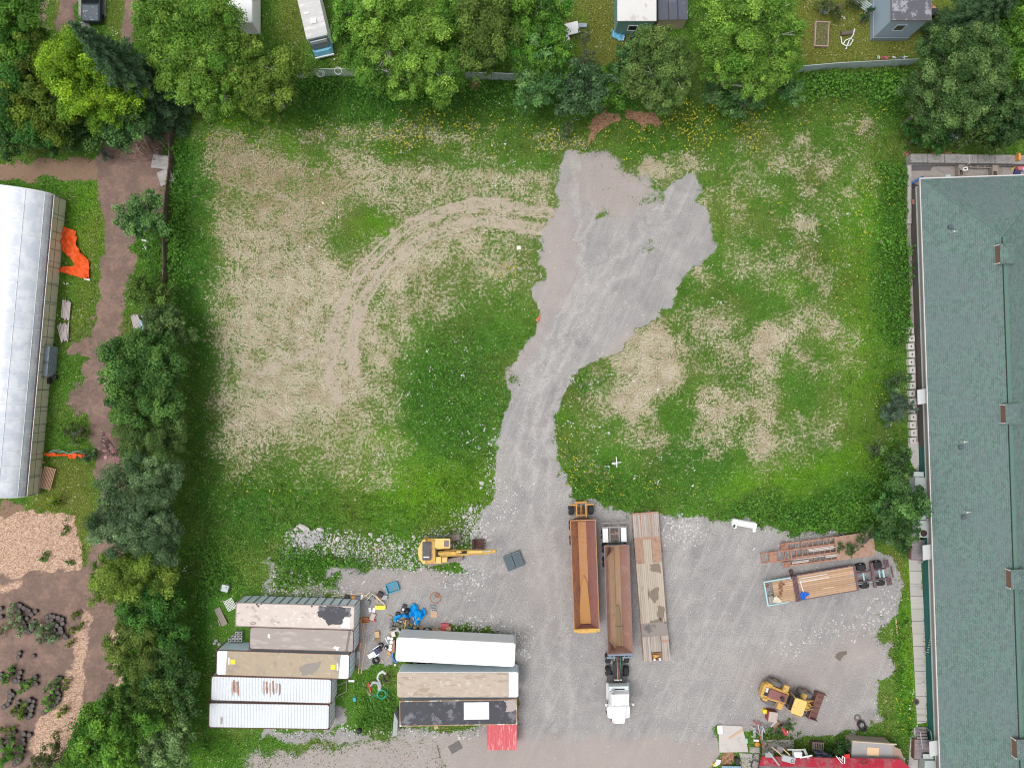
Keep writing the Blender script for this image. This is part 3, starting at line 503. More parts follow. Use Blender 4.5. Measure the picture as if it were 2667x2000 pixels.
# ---------------------------------------------------------------- trees
BARK=mat('bark_grey',(.13,.115,.10),.9,.3,4); BIRCH=mat('bark_birch',(.46,.44,.41),.8,.3,5,st=(.12,.10,.09),sa=.58,ssc=6)
def tree(name,label,lobes,h,c,c2,leaf=.22,dens=1.0,base=None,bark=BARK,clump=1.0,sparse=0,group=None,cat='tree'):
    """crown = lobes (photo pixel, radius in pixels) of leafy clumps; trunk tapers up and forks into a limb for each lobe"""
    rg=np.random.default_rng(abs(hash(label))%9999 if False else sum(map(ord,label)))
    L=[]
    for q in lobes:
        px,py,rp=q[:3]; z=(q[3] if len(q)>3 else h*.66); k=(HC-z)/HC/PPM; p=W(px,py,z); L.append((np.array(p),rp*k))
    m=np.mean([p for p,_ in L],0); b=(m[0],m[1],0) if base is None else tuple(W(base[0],base[1],0))
    root=bpy.data.objects.new(name,None); COL.objects.link(root); root.location=b; props(root,label,cat,group)
    # trunk and limbs
    g=G(); zt=h*.42; top=Vector((0,0,zt)); r0=.09+h*.016
    g.tube([(0,0,-.1),(.05,.04,zt*.5),top],[r0*1.3,r0,r0*.75],8)
    for p,r in L:
        e=Vector(p)-Vector(b); e.z=max(e.z+r*.3,zt+.3); mid=(top+e)*.5+Vector((rg.normal()*.2,rg.normal()*.2,.3)); g.tube([top,mid,e],[r0*.6,r0*.38,r0*.12],6)
        for _ in range(4):
            d=Vector(rg.normal(size=3)); d.z=abs(d.z)*.6; d.normalize(); s=mid.lerp(e,rg.uniform(.2,.9)); g.tube([s,s+d*r*.85],[r0*.2,r0*.05],5)
    o=link('trunk',g.mesh('trunk'),bark,root)
    C=[];N=[];SZ=[];CC=[]
    c=np.array(c)*np.array([1,1.12,1]);c2=np.array(c2)*np.array([1.15,1.25,1.1])
    for p,r in L:
        nc=max(6,int(19*clump*(r/1.6)**1.5)); d=rg.normal(size=(nc,3)); d[:,2]=np.abs(d[:,2])*.9-.25; d/=np.linalg.norm(d,axis=1,keepdims=True)
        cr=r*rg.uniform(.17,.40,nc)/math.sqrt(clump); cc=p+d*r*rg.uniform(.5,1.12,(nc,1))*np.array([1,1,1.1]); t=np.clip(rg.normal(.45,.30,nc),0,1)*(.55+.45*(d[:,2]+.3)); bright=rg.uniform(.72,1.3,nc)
        per=np.maximum(10,(dens*260*(cr/.6)**2*(.22/leaf)**2)).astype(int); ix=np.repeat(np.arange(nc),per); n=len(ix)
        e=rg.normal(size=(n,3)); e[:,2]=e[:,2]*.8+.35; e/=np.linalg.norm(e,axis=1,keepdims=True)
        st_=rg.uniform(.55,1.35,(nc,3)); q=cc[ix]+e*st_[ix]*cr[ix][:,None]*rg.uniform(.3,1.3,(n,1))*np.array([1,1,.75])
        C.append(q); N.append(e*.8+rg.normal(size=(n,3))*.45+np.array([0,0,.35])); SZ.append(rg.uniform(.6,1.35,n)*leaf)
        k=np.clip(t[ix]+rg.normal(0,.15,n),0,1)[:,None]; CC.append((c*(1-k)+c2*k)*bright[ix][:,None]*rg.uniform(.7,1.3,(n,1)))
        # inner leaves so that the crown has depth
        ni=int(dens*70*(r/1.)**2*(1-sparse)*(.22/leaf)); e=rg.normal(size=(ni,3)); e/=np.linalg.norm(e,axis=1,keepdims=True); q=p+e*r*rg.uniform(.2,.72,(ni,1))
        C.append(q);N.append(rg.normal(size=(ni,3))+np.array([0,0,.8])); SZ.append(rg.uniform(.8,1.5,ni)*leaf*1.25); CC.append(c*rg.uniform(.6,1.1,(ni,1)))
    C=np.concatenate(C); k=C[:,2]>.15; C=C[k]
    leaves('crown',C,np.concatenate(N)[k],np.concatenate(SZ)[k],np.concatenate(CC)[k],LEAF,.55,root,b)
    return root
def spruce(name,label,px,py,h,R,c,c2,cat='tree',nb=1.0,lean=(0,0)):
    rg=np.random.default_rng(sum(map(ord,label))); b=W(px,py,0); root=bpy.data.objects.new(name,None); COL.objects.link(root); root.location=b; props(root,label,cat)
    g=G(); r0=.07+h*.013; g.tube([(0,0,-.1),(0,0,h*.5),(0,0,h*.98)],[r0*1.3,r0*.8,.03],8)
    C=[];N=[];SZ=[];CC=[];U=[]; z=h*.06
    while z<h*.99:
        f=1-z/h; r=R*(f**.8)*rg.uniform(.85,1.1); n=max(4,int((6+8*f)*nb)); a0=rg.uniform(0,6.3)
        for k in range(n):
            a=a0+2*math.pi*k/n+rg.normal()*.12; rr=r*rg.uniform(.72,1.12); d=np.array([math.cos(a),math.sin(a),0]); drop=rg.uniform(.12,.3)
            if f>.1: g.tube([(0,0,z),tuple(d*rr*.9+np.array([0,0,z-drop*rr]))],[.035+.03*f,.012],4)
            m=int(70*max(rr,.35)); t=rg.uniform(.08,1,m)**.7; w=(1-t*.75)*rr*.34*rg.uniform(-1,1,m); s=np.array([-math.sin(a),math.cos(a),0])
            q=d*(t*rr)[:,None]+s*w[:,None]+np.array([0,0,1])*(z-drop*t*rr+rg.normal(0,.05,m))[:,None]
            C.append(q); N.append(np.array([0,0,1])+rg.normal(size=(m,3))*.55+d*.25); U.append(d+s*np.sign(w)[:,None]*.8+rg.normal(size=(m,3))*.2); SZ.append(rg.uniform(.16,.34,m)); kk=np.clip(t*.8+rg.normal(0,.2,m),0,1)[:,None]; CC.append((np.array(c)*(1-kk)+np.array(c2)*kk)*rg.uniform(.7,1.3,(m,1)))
        z+=h*.030+.10
    link('trunk',g.mesh('trunk'),BARK,root)
    leaves('crown',np.concatenate(C),np.concatenate(N),np.concatenate(SZ),np.concatenate(CC),LEAF,.34,root,None,np.concatenate(U)); return root
YG=((.115,.225,.016),(.310,.440,.030)); LG=((.085,.190,.024),(.255,.390,.065)); MG=((.055,.160,.020),(.180,.330,.045)); DG=((.032,.115,.022),(.105,.230,.040)); BG=((.058,.145,.045),(.190,.315,.105)); OG=((.085,.155,.022),(.250,.320,.055)); PG=((.110,.190,.065),(.290,.390,.170)); SG=((.030,.085,.038),(.100,.195,.085))
# north-west corner
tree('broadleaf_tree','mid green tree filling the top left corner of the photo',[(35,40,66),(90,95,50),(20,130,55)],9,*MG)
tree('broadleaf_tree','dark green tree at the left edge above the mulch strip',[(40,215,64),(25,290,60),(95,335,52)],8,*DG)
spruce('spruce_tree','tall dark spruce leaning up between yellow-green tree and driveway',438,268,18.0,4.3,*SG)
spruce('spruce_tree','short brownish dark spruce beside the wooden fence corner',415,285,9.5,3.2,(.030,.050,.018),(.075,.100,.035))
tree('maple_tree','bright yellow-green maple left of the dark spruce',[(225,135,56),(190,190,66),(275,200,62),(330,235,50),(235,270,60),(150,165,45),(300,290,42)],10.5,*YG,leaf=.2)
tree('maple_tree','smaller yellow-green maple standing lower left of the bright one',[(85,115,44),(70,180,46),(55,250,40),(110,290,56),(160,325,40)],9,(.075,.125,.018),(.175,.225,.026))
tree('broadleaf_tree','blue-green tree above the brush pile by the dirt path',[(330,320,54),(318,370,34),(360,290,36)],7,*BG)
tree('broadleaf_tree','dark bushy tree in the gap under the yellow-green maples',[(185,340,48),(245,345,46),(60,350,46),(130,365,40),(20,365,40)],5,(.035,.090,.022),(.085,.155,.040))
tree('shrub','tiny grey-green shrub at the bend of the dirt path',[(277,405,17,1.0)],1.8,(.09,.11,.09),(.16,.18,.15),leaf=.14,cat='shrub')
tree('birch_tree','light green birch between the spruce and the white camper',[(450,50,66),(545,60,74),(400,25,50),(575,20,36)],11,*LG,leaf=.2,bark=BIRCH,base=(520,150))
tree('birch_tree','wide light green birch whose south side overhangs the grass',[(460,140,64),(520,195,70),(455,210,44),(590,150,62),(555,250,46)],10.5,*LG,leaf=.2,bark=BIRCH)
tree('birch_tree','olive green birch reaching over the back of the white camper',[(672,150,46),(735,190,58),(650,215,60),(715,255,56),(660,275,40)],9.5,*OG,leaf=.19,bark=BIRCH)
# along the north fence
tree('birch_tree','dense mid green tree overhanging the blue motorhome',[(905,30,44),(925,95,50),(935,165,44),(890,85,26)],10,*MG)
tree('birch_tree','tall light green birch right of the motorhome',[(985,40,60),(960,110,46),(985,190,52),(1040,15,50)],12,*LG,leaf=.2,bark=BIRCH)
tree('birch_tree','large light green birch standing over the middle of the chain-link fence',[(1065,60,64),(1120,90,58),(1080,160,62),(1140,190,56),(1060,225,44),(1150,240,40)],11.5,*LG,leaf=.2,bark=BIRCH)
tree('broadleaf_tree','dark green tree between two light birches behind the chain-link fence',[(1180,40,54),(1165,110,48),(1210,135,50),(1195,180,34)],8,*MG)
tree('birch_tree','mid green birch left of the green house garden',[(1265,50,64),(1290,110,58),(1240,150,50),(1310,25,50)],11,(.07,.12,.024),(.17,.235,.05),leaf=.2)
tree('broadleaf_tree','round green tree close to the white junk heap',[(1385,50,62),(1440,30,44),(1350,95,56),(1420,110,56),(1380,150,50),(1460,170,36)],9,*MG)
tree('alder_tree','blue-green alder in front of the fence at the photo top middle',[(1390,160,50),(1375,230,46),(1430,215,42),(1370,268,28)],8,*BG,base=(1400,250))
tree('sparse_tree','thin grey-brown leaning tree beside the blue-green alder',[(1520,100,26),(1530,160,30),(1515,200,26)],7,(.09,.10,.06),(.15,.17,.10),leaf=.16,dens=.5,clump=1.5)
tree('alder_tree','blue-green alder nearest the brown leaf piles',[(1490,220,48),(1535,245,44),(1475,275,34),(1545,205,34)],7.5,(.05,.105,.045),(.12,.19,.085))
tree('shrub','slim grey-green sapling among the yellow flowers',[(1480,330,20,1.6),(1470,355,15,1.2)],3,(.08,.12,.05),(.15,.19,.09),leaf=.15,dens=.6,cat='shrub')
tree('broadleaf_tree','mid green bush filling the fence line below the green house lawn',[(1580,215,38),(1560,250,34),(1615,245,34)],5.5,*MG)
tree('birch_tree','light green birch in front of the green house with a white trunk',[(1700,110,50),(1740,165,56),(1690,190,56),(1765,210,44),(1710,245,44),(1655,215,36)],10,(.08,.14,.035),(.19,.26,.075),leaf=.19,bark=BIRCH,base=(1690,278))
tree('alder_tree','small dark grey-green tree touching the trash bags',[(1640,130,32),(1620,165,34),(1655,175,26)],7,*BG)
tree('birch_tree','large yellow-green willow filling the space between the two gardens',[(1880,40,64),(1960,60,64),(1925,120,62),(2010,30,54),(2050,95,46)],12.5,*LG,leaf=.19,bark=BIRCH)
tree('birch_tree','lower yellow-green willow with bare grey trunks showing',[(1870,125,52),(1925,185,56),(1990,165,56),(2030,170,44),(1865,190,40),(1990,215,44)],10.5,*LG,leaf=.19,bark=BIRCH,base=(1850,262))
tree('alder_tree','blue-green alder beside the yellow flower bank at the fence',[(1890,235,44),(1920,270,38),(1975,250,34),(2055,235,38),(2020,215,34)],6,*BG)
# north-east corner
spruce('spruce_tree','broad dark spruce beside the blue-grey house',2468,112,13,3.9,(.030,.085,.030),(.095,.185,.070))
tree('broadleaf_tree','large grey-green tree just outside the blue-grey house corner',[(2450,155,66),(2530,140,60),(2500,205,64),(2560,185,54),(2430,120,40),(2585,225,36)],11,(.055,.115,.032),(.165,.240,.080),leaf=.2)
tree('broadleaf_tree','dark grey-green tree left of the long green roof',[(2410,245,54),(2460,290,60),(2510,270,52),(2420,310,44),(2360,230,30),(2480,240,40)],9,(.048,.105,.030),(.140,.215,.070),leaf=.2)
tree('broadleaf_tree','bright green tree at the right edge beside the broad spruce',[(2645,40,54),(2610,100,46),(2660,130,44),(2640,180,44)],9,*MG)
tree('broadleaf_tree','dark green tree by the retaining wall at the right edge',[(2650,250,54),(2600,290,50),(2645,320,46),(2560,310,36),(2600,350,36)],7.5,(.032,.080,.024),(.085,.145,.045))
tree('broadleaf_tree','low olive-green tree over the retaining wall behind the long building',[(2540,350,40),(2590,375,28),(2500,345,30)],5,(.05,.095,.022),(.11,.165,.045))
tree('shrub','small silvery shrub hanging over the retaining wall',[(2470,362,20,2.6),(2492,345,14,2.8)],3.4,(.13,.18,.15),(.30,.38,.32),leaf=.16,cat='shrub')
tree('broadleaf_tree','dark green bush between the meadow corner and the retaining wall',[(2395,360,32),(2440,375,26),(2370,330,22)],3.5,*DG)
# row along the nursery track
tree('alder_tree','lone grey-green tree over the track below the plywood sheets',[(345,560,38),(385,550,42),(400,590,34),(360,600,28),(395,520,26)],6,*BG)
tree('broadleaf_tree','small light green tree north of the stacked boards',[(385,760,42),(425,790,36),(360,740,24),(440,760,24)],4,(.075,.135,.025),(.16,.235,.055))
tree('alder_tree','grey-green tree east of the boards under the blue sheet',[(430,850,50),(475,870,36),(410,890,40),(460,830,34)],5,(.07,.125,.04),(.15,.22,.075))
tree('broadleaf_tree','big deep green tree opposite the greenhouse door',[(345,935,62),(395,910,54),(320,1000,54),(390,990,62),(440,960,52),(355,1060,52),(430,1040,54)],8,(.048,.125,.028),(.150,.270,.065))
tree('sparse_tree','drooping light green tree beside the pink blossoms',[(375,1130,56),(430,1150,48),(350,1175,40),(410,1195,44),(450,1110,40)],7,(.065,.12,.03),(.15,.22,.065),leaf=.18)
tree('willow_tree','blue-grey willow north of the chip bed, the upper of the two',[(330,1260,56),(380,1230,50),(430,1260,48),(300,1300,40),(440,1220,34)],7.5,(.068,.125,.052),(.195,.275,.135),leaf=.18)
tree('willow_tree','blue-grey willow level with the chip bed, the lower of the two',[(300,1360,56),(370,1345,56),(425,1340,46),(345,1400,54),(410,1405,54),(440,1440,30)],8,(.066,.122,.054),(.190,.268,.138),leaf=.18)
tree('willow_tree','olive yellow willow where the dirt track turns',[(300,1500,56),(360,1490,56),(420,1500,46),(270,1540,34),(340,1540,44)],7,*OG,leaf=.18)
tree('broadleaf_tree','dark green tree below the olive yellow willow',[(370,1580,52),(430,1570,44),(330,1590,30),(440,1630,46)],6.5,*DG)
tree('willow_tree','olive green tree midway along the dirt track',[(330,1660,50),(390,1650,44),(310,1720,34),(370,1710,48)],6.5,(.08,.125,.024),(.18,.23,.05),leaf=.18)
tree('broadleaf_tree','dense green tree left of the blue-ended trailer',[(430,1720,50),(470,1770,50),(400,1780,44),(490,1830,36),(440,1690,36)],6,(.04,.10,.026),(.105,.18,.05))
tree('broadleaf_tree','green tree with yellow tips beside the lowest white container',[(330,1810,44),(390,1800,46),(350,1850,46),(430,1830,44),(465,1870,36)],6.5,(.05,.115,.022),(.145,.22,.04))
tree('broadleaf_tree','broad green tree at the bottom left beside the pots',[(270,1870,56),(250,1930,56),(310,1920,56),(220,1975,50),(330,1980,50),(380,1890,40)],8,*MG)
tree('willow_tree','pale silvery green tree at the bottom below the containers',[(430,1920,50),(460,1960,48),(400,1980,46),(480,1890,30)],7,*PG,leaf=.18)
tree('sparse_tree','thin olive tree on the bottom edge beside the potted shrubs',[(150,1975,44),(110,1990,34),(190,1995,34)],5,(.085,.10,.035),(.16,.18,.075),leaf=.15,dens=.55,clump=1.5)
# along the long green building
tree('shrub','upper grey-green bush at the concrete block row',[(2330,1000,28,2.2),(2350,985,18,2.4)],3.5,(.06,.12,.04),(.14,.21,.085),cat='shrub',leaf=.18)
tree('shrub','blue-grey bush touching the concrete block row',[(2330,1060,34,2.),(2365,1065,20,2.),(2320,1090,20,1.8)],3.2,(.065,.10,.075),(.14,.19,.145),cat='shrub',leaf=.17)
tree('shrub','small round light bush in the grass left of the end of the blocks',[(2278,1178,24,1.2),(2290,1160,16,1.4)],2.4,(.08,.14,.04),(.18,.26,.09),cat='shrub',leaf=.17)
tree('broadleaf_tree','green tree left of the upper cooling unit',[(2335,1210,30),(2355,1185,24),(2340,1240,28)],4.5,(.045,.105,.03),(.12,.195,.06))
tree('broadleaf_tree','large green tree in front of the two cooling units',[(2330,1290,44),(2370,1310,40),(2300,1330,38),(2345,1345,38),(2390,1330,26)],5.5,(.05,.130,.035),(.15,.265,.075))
tree('broadleaf_tree','green tree over the end of the rusty flat trailer',[(2310,1385,38),(2345,1400,34),(2365,1375,28),(2360,1420,20)],5,(.04,.10,.03),(.105,.175,.055))
tree('shrub','leafy branch lying across the deck of the rusty trailer',[(2245,1405,20,1.6),(2220,1428,16,1.4),(2195,1425,18,1.4),(2265,1385,18,1.8),(2215,1445,9,1.2)],2.6,(.045,.10,.03),(.11,.18,.05),cat='shrub',leaf=.17,base=(2275,1378),dens=.7)
tree('shrub','round green bush left of the junk on the red roof',[(2000,1893,0.5,.4)] if False else [(2030,1905,17,.7),(2005,1903,12,.6),(2057,1888,16,.7)],1.2,(.05,.13,.03),(.12,.22,.05),cat='shrub',leaf=.15)
tree('shrub','leafy green bush between the dark tarpaulin and the mint sheet',[(2190,1945,24,1.2),(2165,1960,18,1.1),(2212,1935,14,1.1)],1.9,(.03,.09,.025),(.09,.17,.045),cat='shrub',leaf=.17)
tree('shrub','bright yellow-green round bush below the greenhouse corner',[(132,1312,17,1.0),(145,1305,12,1.2)],1.9,(.14,.22,.015),(.30,.38,.03),cat='shrub',leaf=.15)
tree('shrub','brownish bush below the gate panels beside the greenhouse',[(190,1125,26,1.0),(215,1120,18,1.0)],1.8,(.06,.08,.03),(.13,.14,.05),cat='shrub',leaf=.15,dens=.7)
tree('shrub','green shrub behind the lower orange fence piece',[(225,1185,22,.9),(250,1180,14,.8)],1.5,(.05,.12,.04),(.12,.20,.08),cat='shrub',leaf=.15)
g_=tree('blossom_bush','pink blossoming bush overhanging the dirt track',[(272,1150,18,1.5),(290,1180,18,1.5),(318,1195,14,1.4),(330,1215,10,1.2),(270,1130,9,1.4)],2.4,(.34,.20,.20),(.74,.36,.48),cat='shrub',leaf=.16,dens=2.0)
tree('shrub','leafy shrub behind the bench in the blue-grey house garden',[(2268,32,14,1.8),(2250,48,10,1.2)],2.6,(.02,.08,.03),(.06,.14,.05),cat='shrub',leaf=.17)
tree('shrub','brown and green shrub at the top of the garden by the stone pots',[(2150,10,24,1.2),(2185,30,20,1.),(2220,5,24,1.4)],2.2,(.07,.10,.04),(.13,.16,.05),cat='shrub',leaf=.17)
# ---------------------------------------------------------------- shared paints
TYRE=mat('tyre_rubber',(.030,.030,.032),.9,.3,8); BLACK=mat('black_steel',(.035,.035,.038),.6,.35,4); RUST=mat('rust',(.30,.135,.075),.9,.3,4,st=(.16,.075,.05),sa=.55,ssc=2.5,st2=(.42,.26,.19),sa2=.62)
DRUST=mat('rust_dark',(.105,.055,.045),.85,.3,5,st=(.22,.11,.07),sa=.6,ssc=3); WHITE=mat('white_paint',(.80,.80,.80),.45,.05,2,st=(.66,.66,.65),sa=.66,ssc=2)
HUB=mat('wheel_hub',(.60,.58,.55),.5,.2,6,st=(.35,.2,.12),sa=.6,ssc=5); YEL=mat('machine_yellow',(.60,.36,.085),.6,.2,3,st=(.36,.23,.11),sa=.57,ssc=3.5,st2=(.16,.12,.09),sa2=.68); YEL2=mat('machine_yellow_roof',(.72,.49,.16),.55,.1,2,st=(.55,.36,.13),sa=.60,ssc=3)
GREYM=mat('grey_metal',(.34,.345,.35),.5,.2,3); ALU=mat('bright_metal',(.62,.63,.64),.35,.1,4,metal=.5); GLASS=mat('dark_glass',(.025,.03,.04),.12,.2,3,spec=.6,bm=0)
WOODL=mat('bare_timber',(.52,.34,.20),.85,.25,6,stretch=(.3,3,1)); WOODG=mat('weathered_timber',(.33,.28,.235),.9,.25,6,stretch=(.3,3,1))
def px_frame(name,label,cat,a,b,z,group=None):
    """thing whose local x runs from photo pixel a to photo pixel b, both taken at height z; returns it and the length"""
    A=W(*a,z);B=W(*b,z); t=Thing(name,label,cat,a[0],a[1],math.degrees(math.atan2(B.y-A.y,B.x-A.x)),group,0,pz=z); return t,(B-A).length
def wheelset(t,x,y,r,wd,hub=HUB,n=18,name='wheel',tyre=None):
    g=G().wheel((x,y,r),r,wd,n); w_=t.part(name,g,tyre or TYRE)
    s=1 if y>0 else -1
    g=G(); g.cyl((x,y-wd*.32,r),(x,y+wd*.32,r),r*.56,n=16); g.cyl((x,y+s*wd*.32,r),(x,y+s*wd*.5,r),r*.2,n=10); t.part('rim',g,hub,w_); return w_
def stain(t,name,P,z,m,parent=None,th=.006):
    g=G(); pts=[t.L(*p,z) for p in P]; g.prism([(p.x,p.y) for p in pts],z,z+th); return t.part(name,g,m,parent)
def raggedp(P,amp=3,seed=1,k=4):
    r=random.Random(seed);o=[]
    for i,(x,y) in enumerate(P):
        x2,y2=P[(i+1)%len(P)]
        for j in range(k): f=j/k; o.append((x+(x2-x)*f+r.uniform(-amp,amp),y+(y2-y)*f+r.uniform(-amp,amp)))
    return o
# ---------------------------------------------------------------- containers and box trailers
def container(name,label,cat,Q,h,wallm,roofm,railm,zb=.12,roof_ribs=0,wall_step=.30,post=None,doors='right',roundc=0,wheels=False,camber=.0,group=None):
    P=[W(x,y,h) for x,y in Q]; c=(P[0]+P[1]+P[2]+P[3])/4; d=((P[1]-P[0])+(P[2]-P[3])); ang=math.degrees(math.atan2(d.y,d.x)); Ln=((P[1]-P[0]).length+(P[2]-P[3]).length)/2; Wd=((P[0]-P[3]).length+(P[1]-P[2]).length)/2
    t=Thing(name,label,cat,0,0,0,group); t.o.location=(c.x,c.y,0); t.o.rotation_euler=(0,0,math.radians(ang)); t.M=Matrix.Translation(t.o.location)@Matrix.Rotation(math.radians(ang),4,'Z'); t.I=t.M.inverted(); t.Ln,t.Wd,t.h=Ln,Wd,h
    X,Y=Ln/2,Wd/2; g=G()
    if roundc: g.rrect(-X+.03,X-.03,-Y+.03,Y-.03,zb,h-.05,roundc)
    else: g.box(-X+.03,X-.03,-Y+.03,Y-.03,zb,h-.05)
    n=int(Ln/wall_step)
    for i in range(1,n):
        x=-X+i*Ln/n
        for s in(-1,1): 
            if post is None or s<0: g.box(x-.045,x+.045,s*(Y-.03)-.02,s*(Y-.03)+.02,zb+.1,h-.12)
            else: q=G(); q.box(x-.04,x+.04,Y-.035,Y+.03,zb+.05,h-.06); t.part('wall_post',q,post)
    n=int(Wd/.3)
    for i in range(1,n):
        y=-Y+i*Wd/n
        g.box(-X+.01,-X+.05,y-.04,y+.04,zb+.1,h-.12)
        if doors!='right': g.box(X-.05,X-.01,y-.04,y+.04,zb+.1,h-.12)
    t.part('wall',g,wallm)
    g=G()
    if roundc: g.rrect(-X,X,-Y,Y,h-.05,h,roundc,inset=.02)
    else: g.box(-X,X,-Y,Y,h-.05,h-.004)
    if roof_ribs:
        k=int(Ln/roof_ribs)
        for i in range(1,k):
            x=-X+i*Ln/k; g.prism([(x-.075,-Y+.1),(x+.075,-Y+.1),(x+.075,Y-.1),(x-.075,Y-.1)],h-.004,h+.045,[(x-.03,-Y+.12),(x+.03,-Y+.12),(x+.03,Y-.12),(x-.03,Y-.12)])
    t.roof=t.part('roof',g,roofm)
    if railm:
        g=G()
        for s in(-1,1): g.box(-X,X,s*Y-.04*(s+1)+.0,s*Y+.04*(1-s),h-.10,h+.015); g.box(s*X-.04*(s+1),s*X+.04*(1-s),-Y+.08,Y-.08,h-.10,h+.012)
        for a in(-1,1):
            for b in(-1,1): g.box(a*X-.09*(a+1)+a*.012,a*X+.09*(1-a)+a*.012,b*Y-.09*(b+1)+b*.012,b*Y+.09*(1-b)+b*.012,h-.16,h+.03); g.box(a*X-.05*(a+1)+a*.006,a*X+.05*(1-a)+a*.006,b*Y-.05*(b+1)+b*.006,b*Y+.05*(1-b)+b*.006,zb,h-.16)
        t.part('frame',g,railm)
    s=1 if doors=='right' else -1
    for k in(-1,1):
        g=G(); g.box(s*(X-.03),s*(X+.02),k*.03,k*(Y-.1),zb+.1,h-.18); t.d=t.part('door',g,wallm)
        g=G()
        for q in(.25,.7): g.cyl((s*(X+.05),k*(Y-.1)*q,zb+.12),(s*(X+.05),k*(Y-.1)*q,h-.2),.022,n=6)
        t.part('locking_bar',g,GREYM,t.d)
    if wheels:
        g=G(); g.box(-X+.3,X-.3,-.45,-.35,zb-.3,zb+.02); g.box(-X+.3,X-.3,.35,.45,zb-.3,zb+.02); g.box(X-3,X-2.8,-.8,-.7,.05,zb); g.box(X-3,X-2.8,.7,.8,.05,zb); t.part('chassis',g,BLACK)
        for wx in(-X+1.4,-X+2.7):
            for k in(-1,1): wheelset(t,wx,k*(Y-.3),.5,.45)
    return t
BEIGE=mat('roof_beige',(.60,.52,.47),.85,.1,1.4,st=(.42,.36,.32),sa=.60,ssc=.9,st2=(.72,.66,.62),sa2=.6); TAUPE=mat('roof_taupe',(.36,.31,.285),.85,.12,1.2,st=(.44,.39,.36),sa=.56,ssc=.8,stretch=(.5,2,1)); TAN=mat('roof_tan',(.41,.33,.24),.85,.1,2,st=(.33,.28,.23),sa=.58,ssc=.8,st2=(.46,.39,.30),sa2=.6); PBLUE=mat('pale_blue_metal',(.70,.80,.87),.5,.06,2,st=(.60,.70,.78),sa=.6,ssc=1.5,st2=(.30,.15,.10),sa2=.72)
PWHITE=mat('corrugated_white',(.64,.67,.70),.5,.05,2,st=(.60,.65,.70),sa=.6,ssc=1.2,stretch=(1.5,.4,1),st2=(.30,.12,.08),sa2=.735); PWALL=mat('container_grey_wall',(.66,.70,.73),.6,.08,2,st=(.48,.50,.53),sa=.58,ssc=1.5); GALV=mat('grey_side_metal',(.70,.73,.74),.5,.08,3); BITU=mat('bitumen',(.050,.050,.062),.55,.3,1.4,st=(.16,.155,.175),sa=.56,ssc=.8,st2=(.42,.42,.42),sa2=.75)
c1=container('box_trailer','topmost trailer of the left stack with a beige roof and a black patch','trailer',[(618,1569),(926,1577),(921,1640),(609,1630)],2.75,PBLUE,BEIGE,mat('frame_weathered',(.30,.25,.24),.8,.3,3),wall_step=.85,post=mat('post_dark',(.12,.14,.155)))
stain(c1,'black_patch',raggedp([(832,1580),(850,1577),(912,1580),(914,1605),(893,1609),(888,1626),(858,1628),(840,1612),(826,1600)],3,4),2.752,BITU,c1.roof)
for i,q in enumerate([(669,1573),(680,1572),(673,1578),(812,1578)]): stain(c1,'dark_spot',[(q[0]+3*math.cos(a),q[1]+3*math.sin(a)) for a in [k*.9 for k in range(7)]],2.752,BITU,c1.roof)
stain(c1,'white_patch',raggedp([(894,1608),(912,1609),(910,1636),(888,1634)],1.5,2),2.752,WHITE,c1.roof)
c2=container('box_trailer','short trailer with a plain taupe roof, second from the top in the left stack','trailer',[(652,1632),(926,1640),(917,1698),(647,1690)],2.7,PBLUE,TAUPE,DRUST,wall_step=.85)
stain(c2,'white_patch',raggedp([(698,1650),(704,1652),(702,1662),(697,1660)],1,2),2.702,WHITE,c2.roof); stain(c2,'white_patch',raggedp([(871,1680),(884,1684),(880,1694),(869,1690)],2,5),2.702,WHITE,c2.roof); stain(c2,'roof_band',[(908,1642),(914,1642),(905,1697),(899,1697)],2.702,mat('band_dark',(.2,.17,.16)),c2.roof)
c3=container('box_trailer','trailer with pale blue ends and two yellow squares on its tan roof','trailer',[(566,1692),(914,1703),(907,1769),(560,1758)],2.7,PBLUE,PBLUE,DRUST,wall_step=.6)
cc=stain(c3,'roof_coating',[(592,1694),(888,1703.5),(881,1767),(587,1758)],2.700,TAN,c3.roof,.012)
for q in((606.5,1723),(867.5,1737)): stain(c3,'yellow_square',[(q[0]-6,q[1]-6),(q[0]+6,q[1]-6),(q[0]+6,q[1]+6),(q[0]-6,q[1]+6)],2.714,mat('signal_yellow',(.85,.72,.01),.5,.03),c3.roof)
for q in((596,1721),(879,1736)): stain(c3,'white_strip',[(q[0]-2,q[1]-9),(q[0]+2,q[1]-9),(q[0]+2,q[1]+9),(q[0]-2,q[1]+9)],2.714,WHITE,c3.roof)
stain(c3,'grey_stain',raggedp([(780,1735),(815,1726),(838,1722),(832,1740),(812,1756),(785,1757)],3,8),2.7125,mat('coat_stain',(.28,.25,.22)),cc,.003)
c4=container('shipping_container','white corrugated container with three rusty patches, second lowest in the left stack','container',[(551,1758),(866,1768),(861,1832),(547,1825)],2.65,PWALL,PWHITE,DRUST,roof_ribs=.29)
for i,P in enumerate([[(602,1768),(622,1768),(620,1816),(598,1816)],[(682,1772),(732,1771),(730,1806),(684,1806)]]):
    r=random.Random(i)
    for k in range(6 if i else 4):
        x=P[0][0]+(P[1][0]-P[0][0])*(k+.5)/(6 if i else 4); y0=P[0][1]+r.uniform(0,10); stain(c4,'rust_streak',raggedp([(x-2.2,y0),(x+2.2,y0),(x+2,y0+r.uniform(24,42)),(x-2,y0+r.uniform(20,34))],.8,k,3),2.694,mat('rust_stain',(.33,.17,.12)) if k%2 else mat('rust_stain_pale',(.45,.34,.30)),c4.roof,.004)
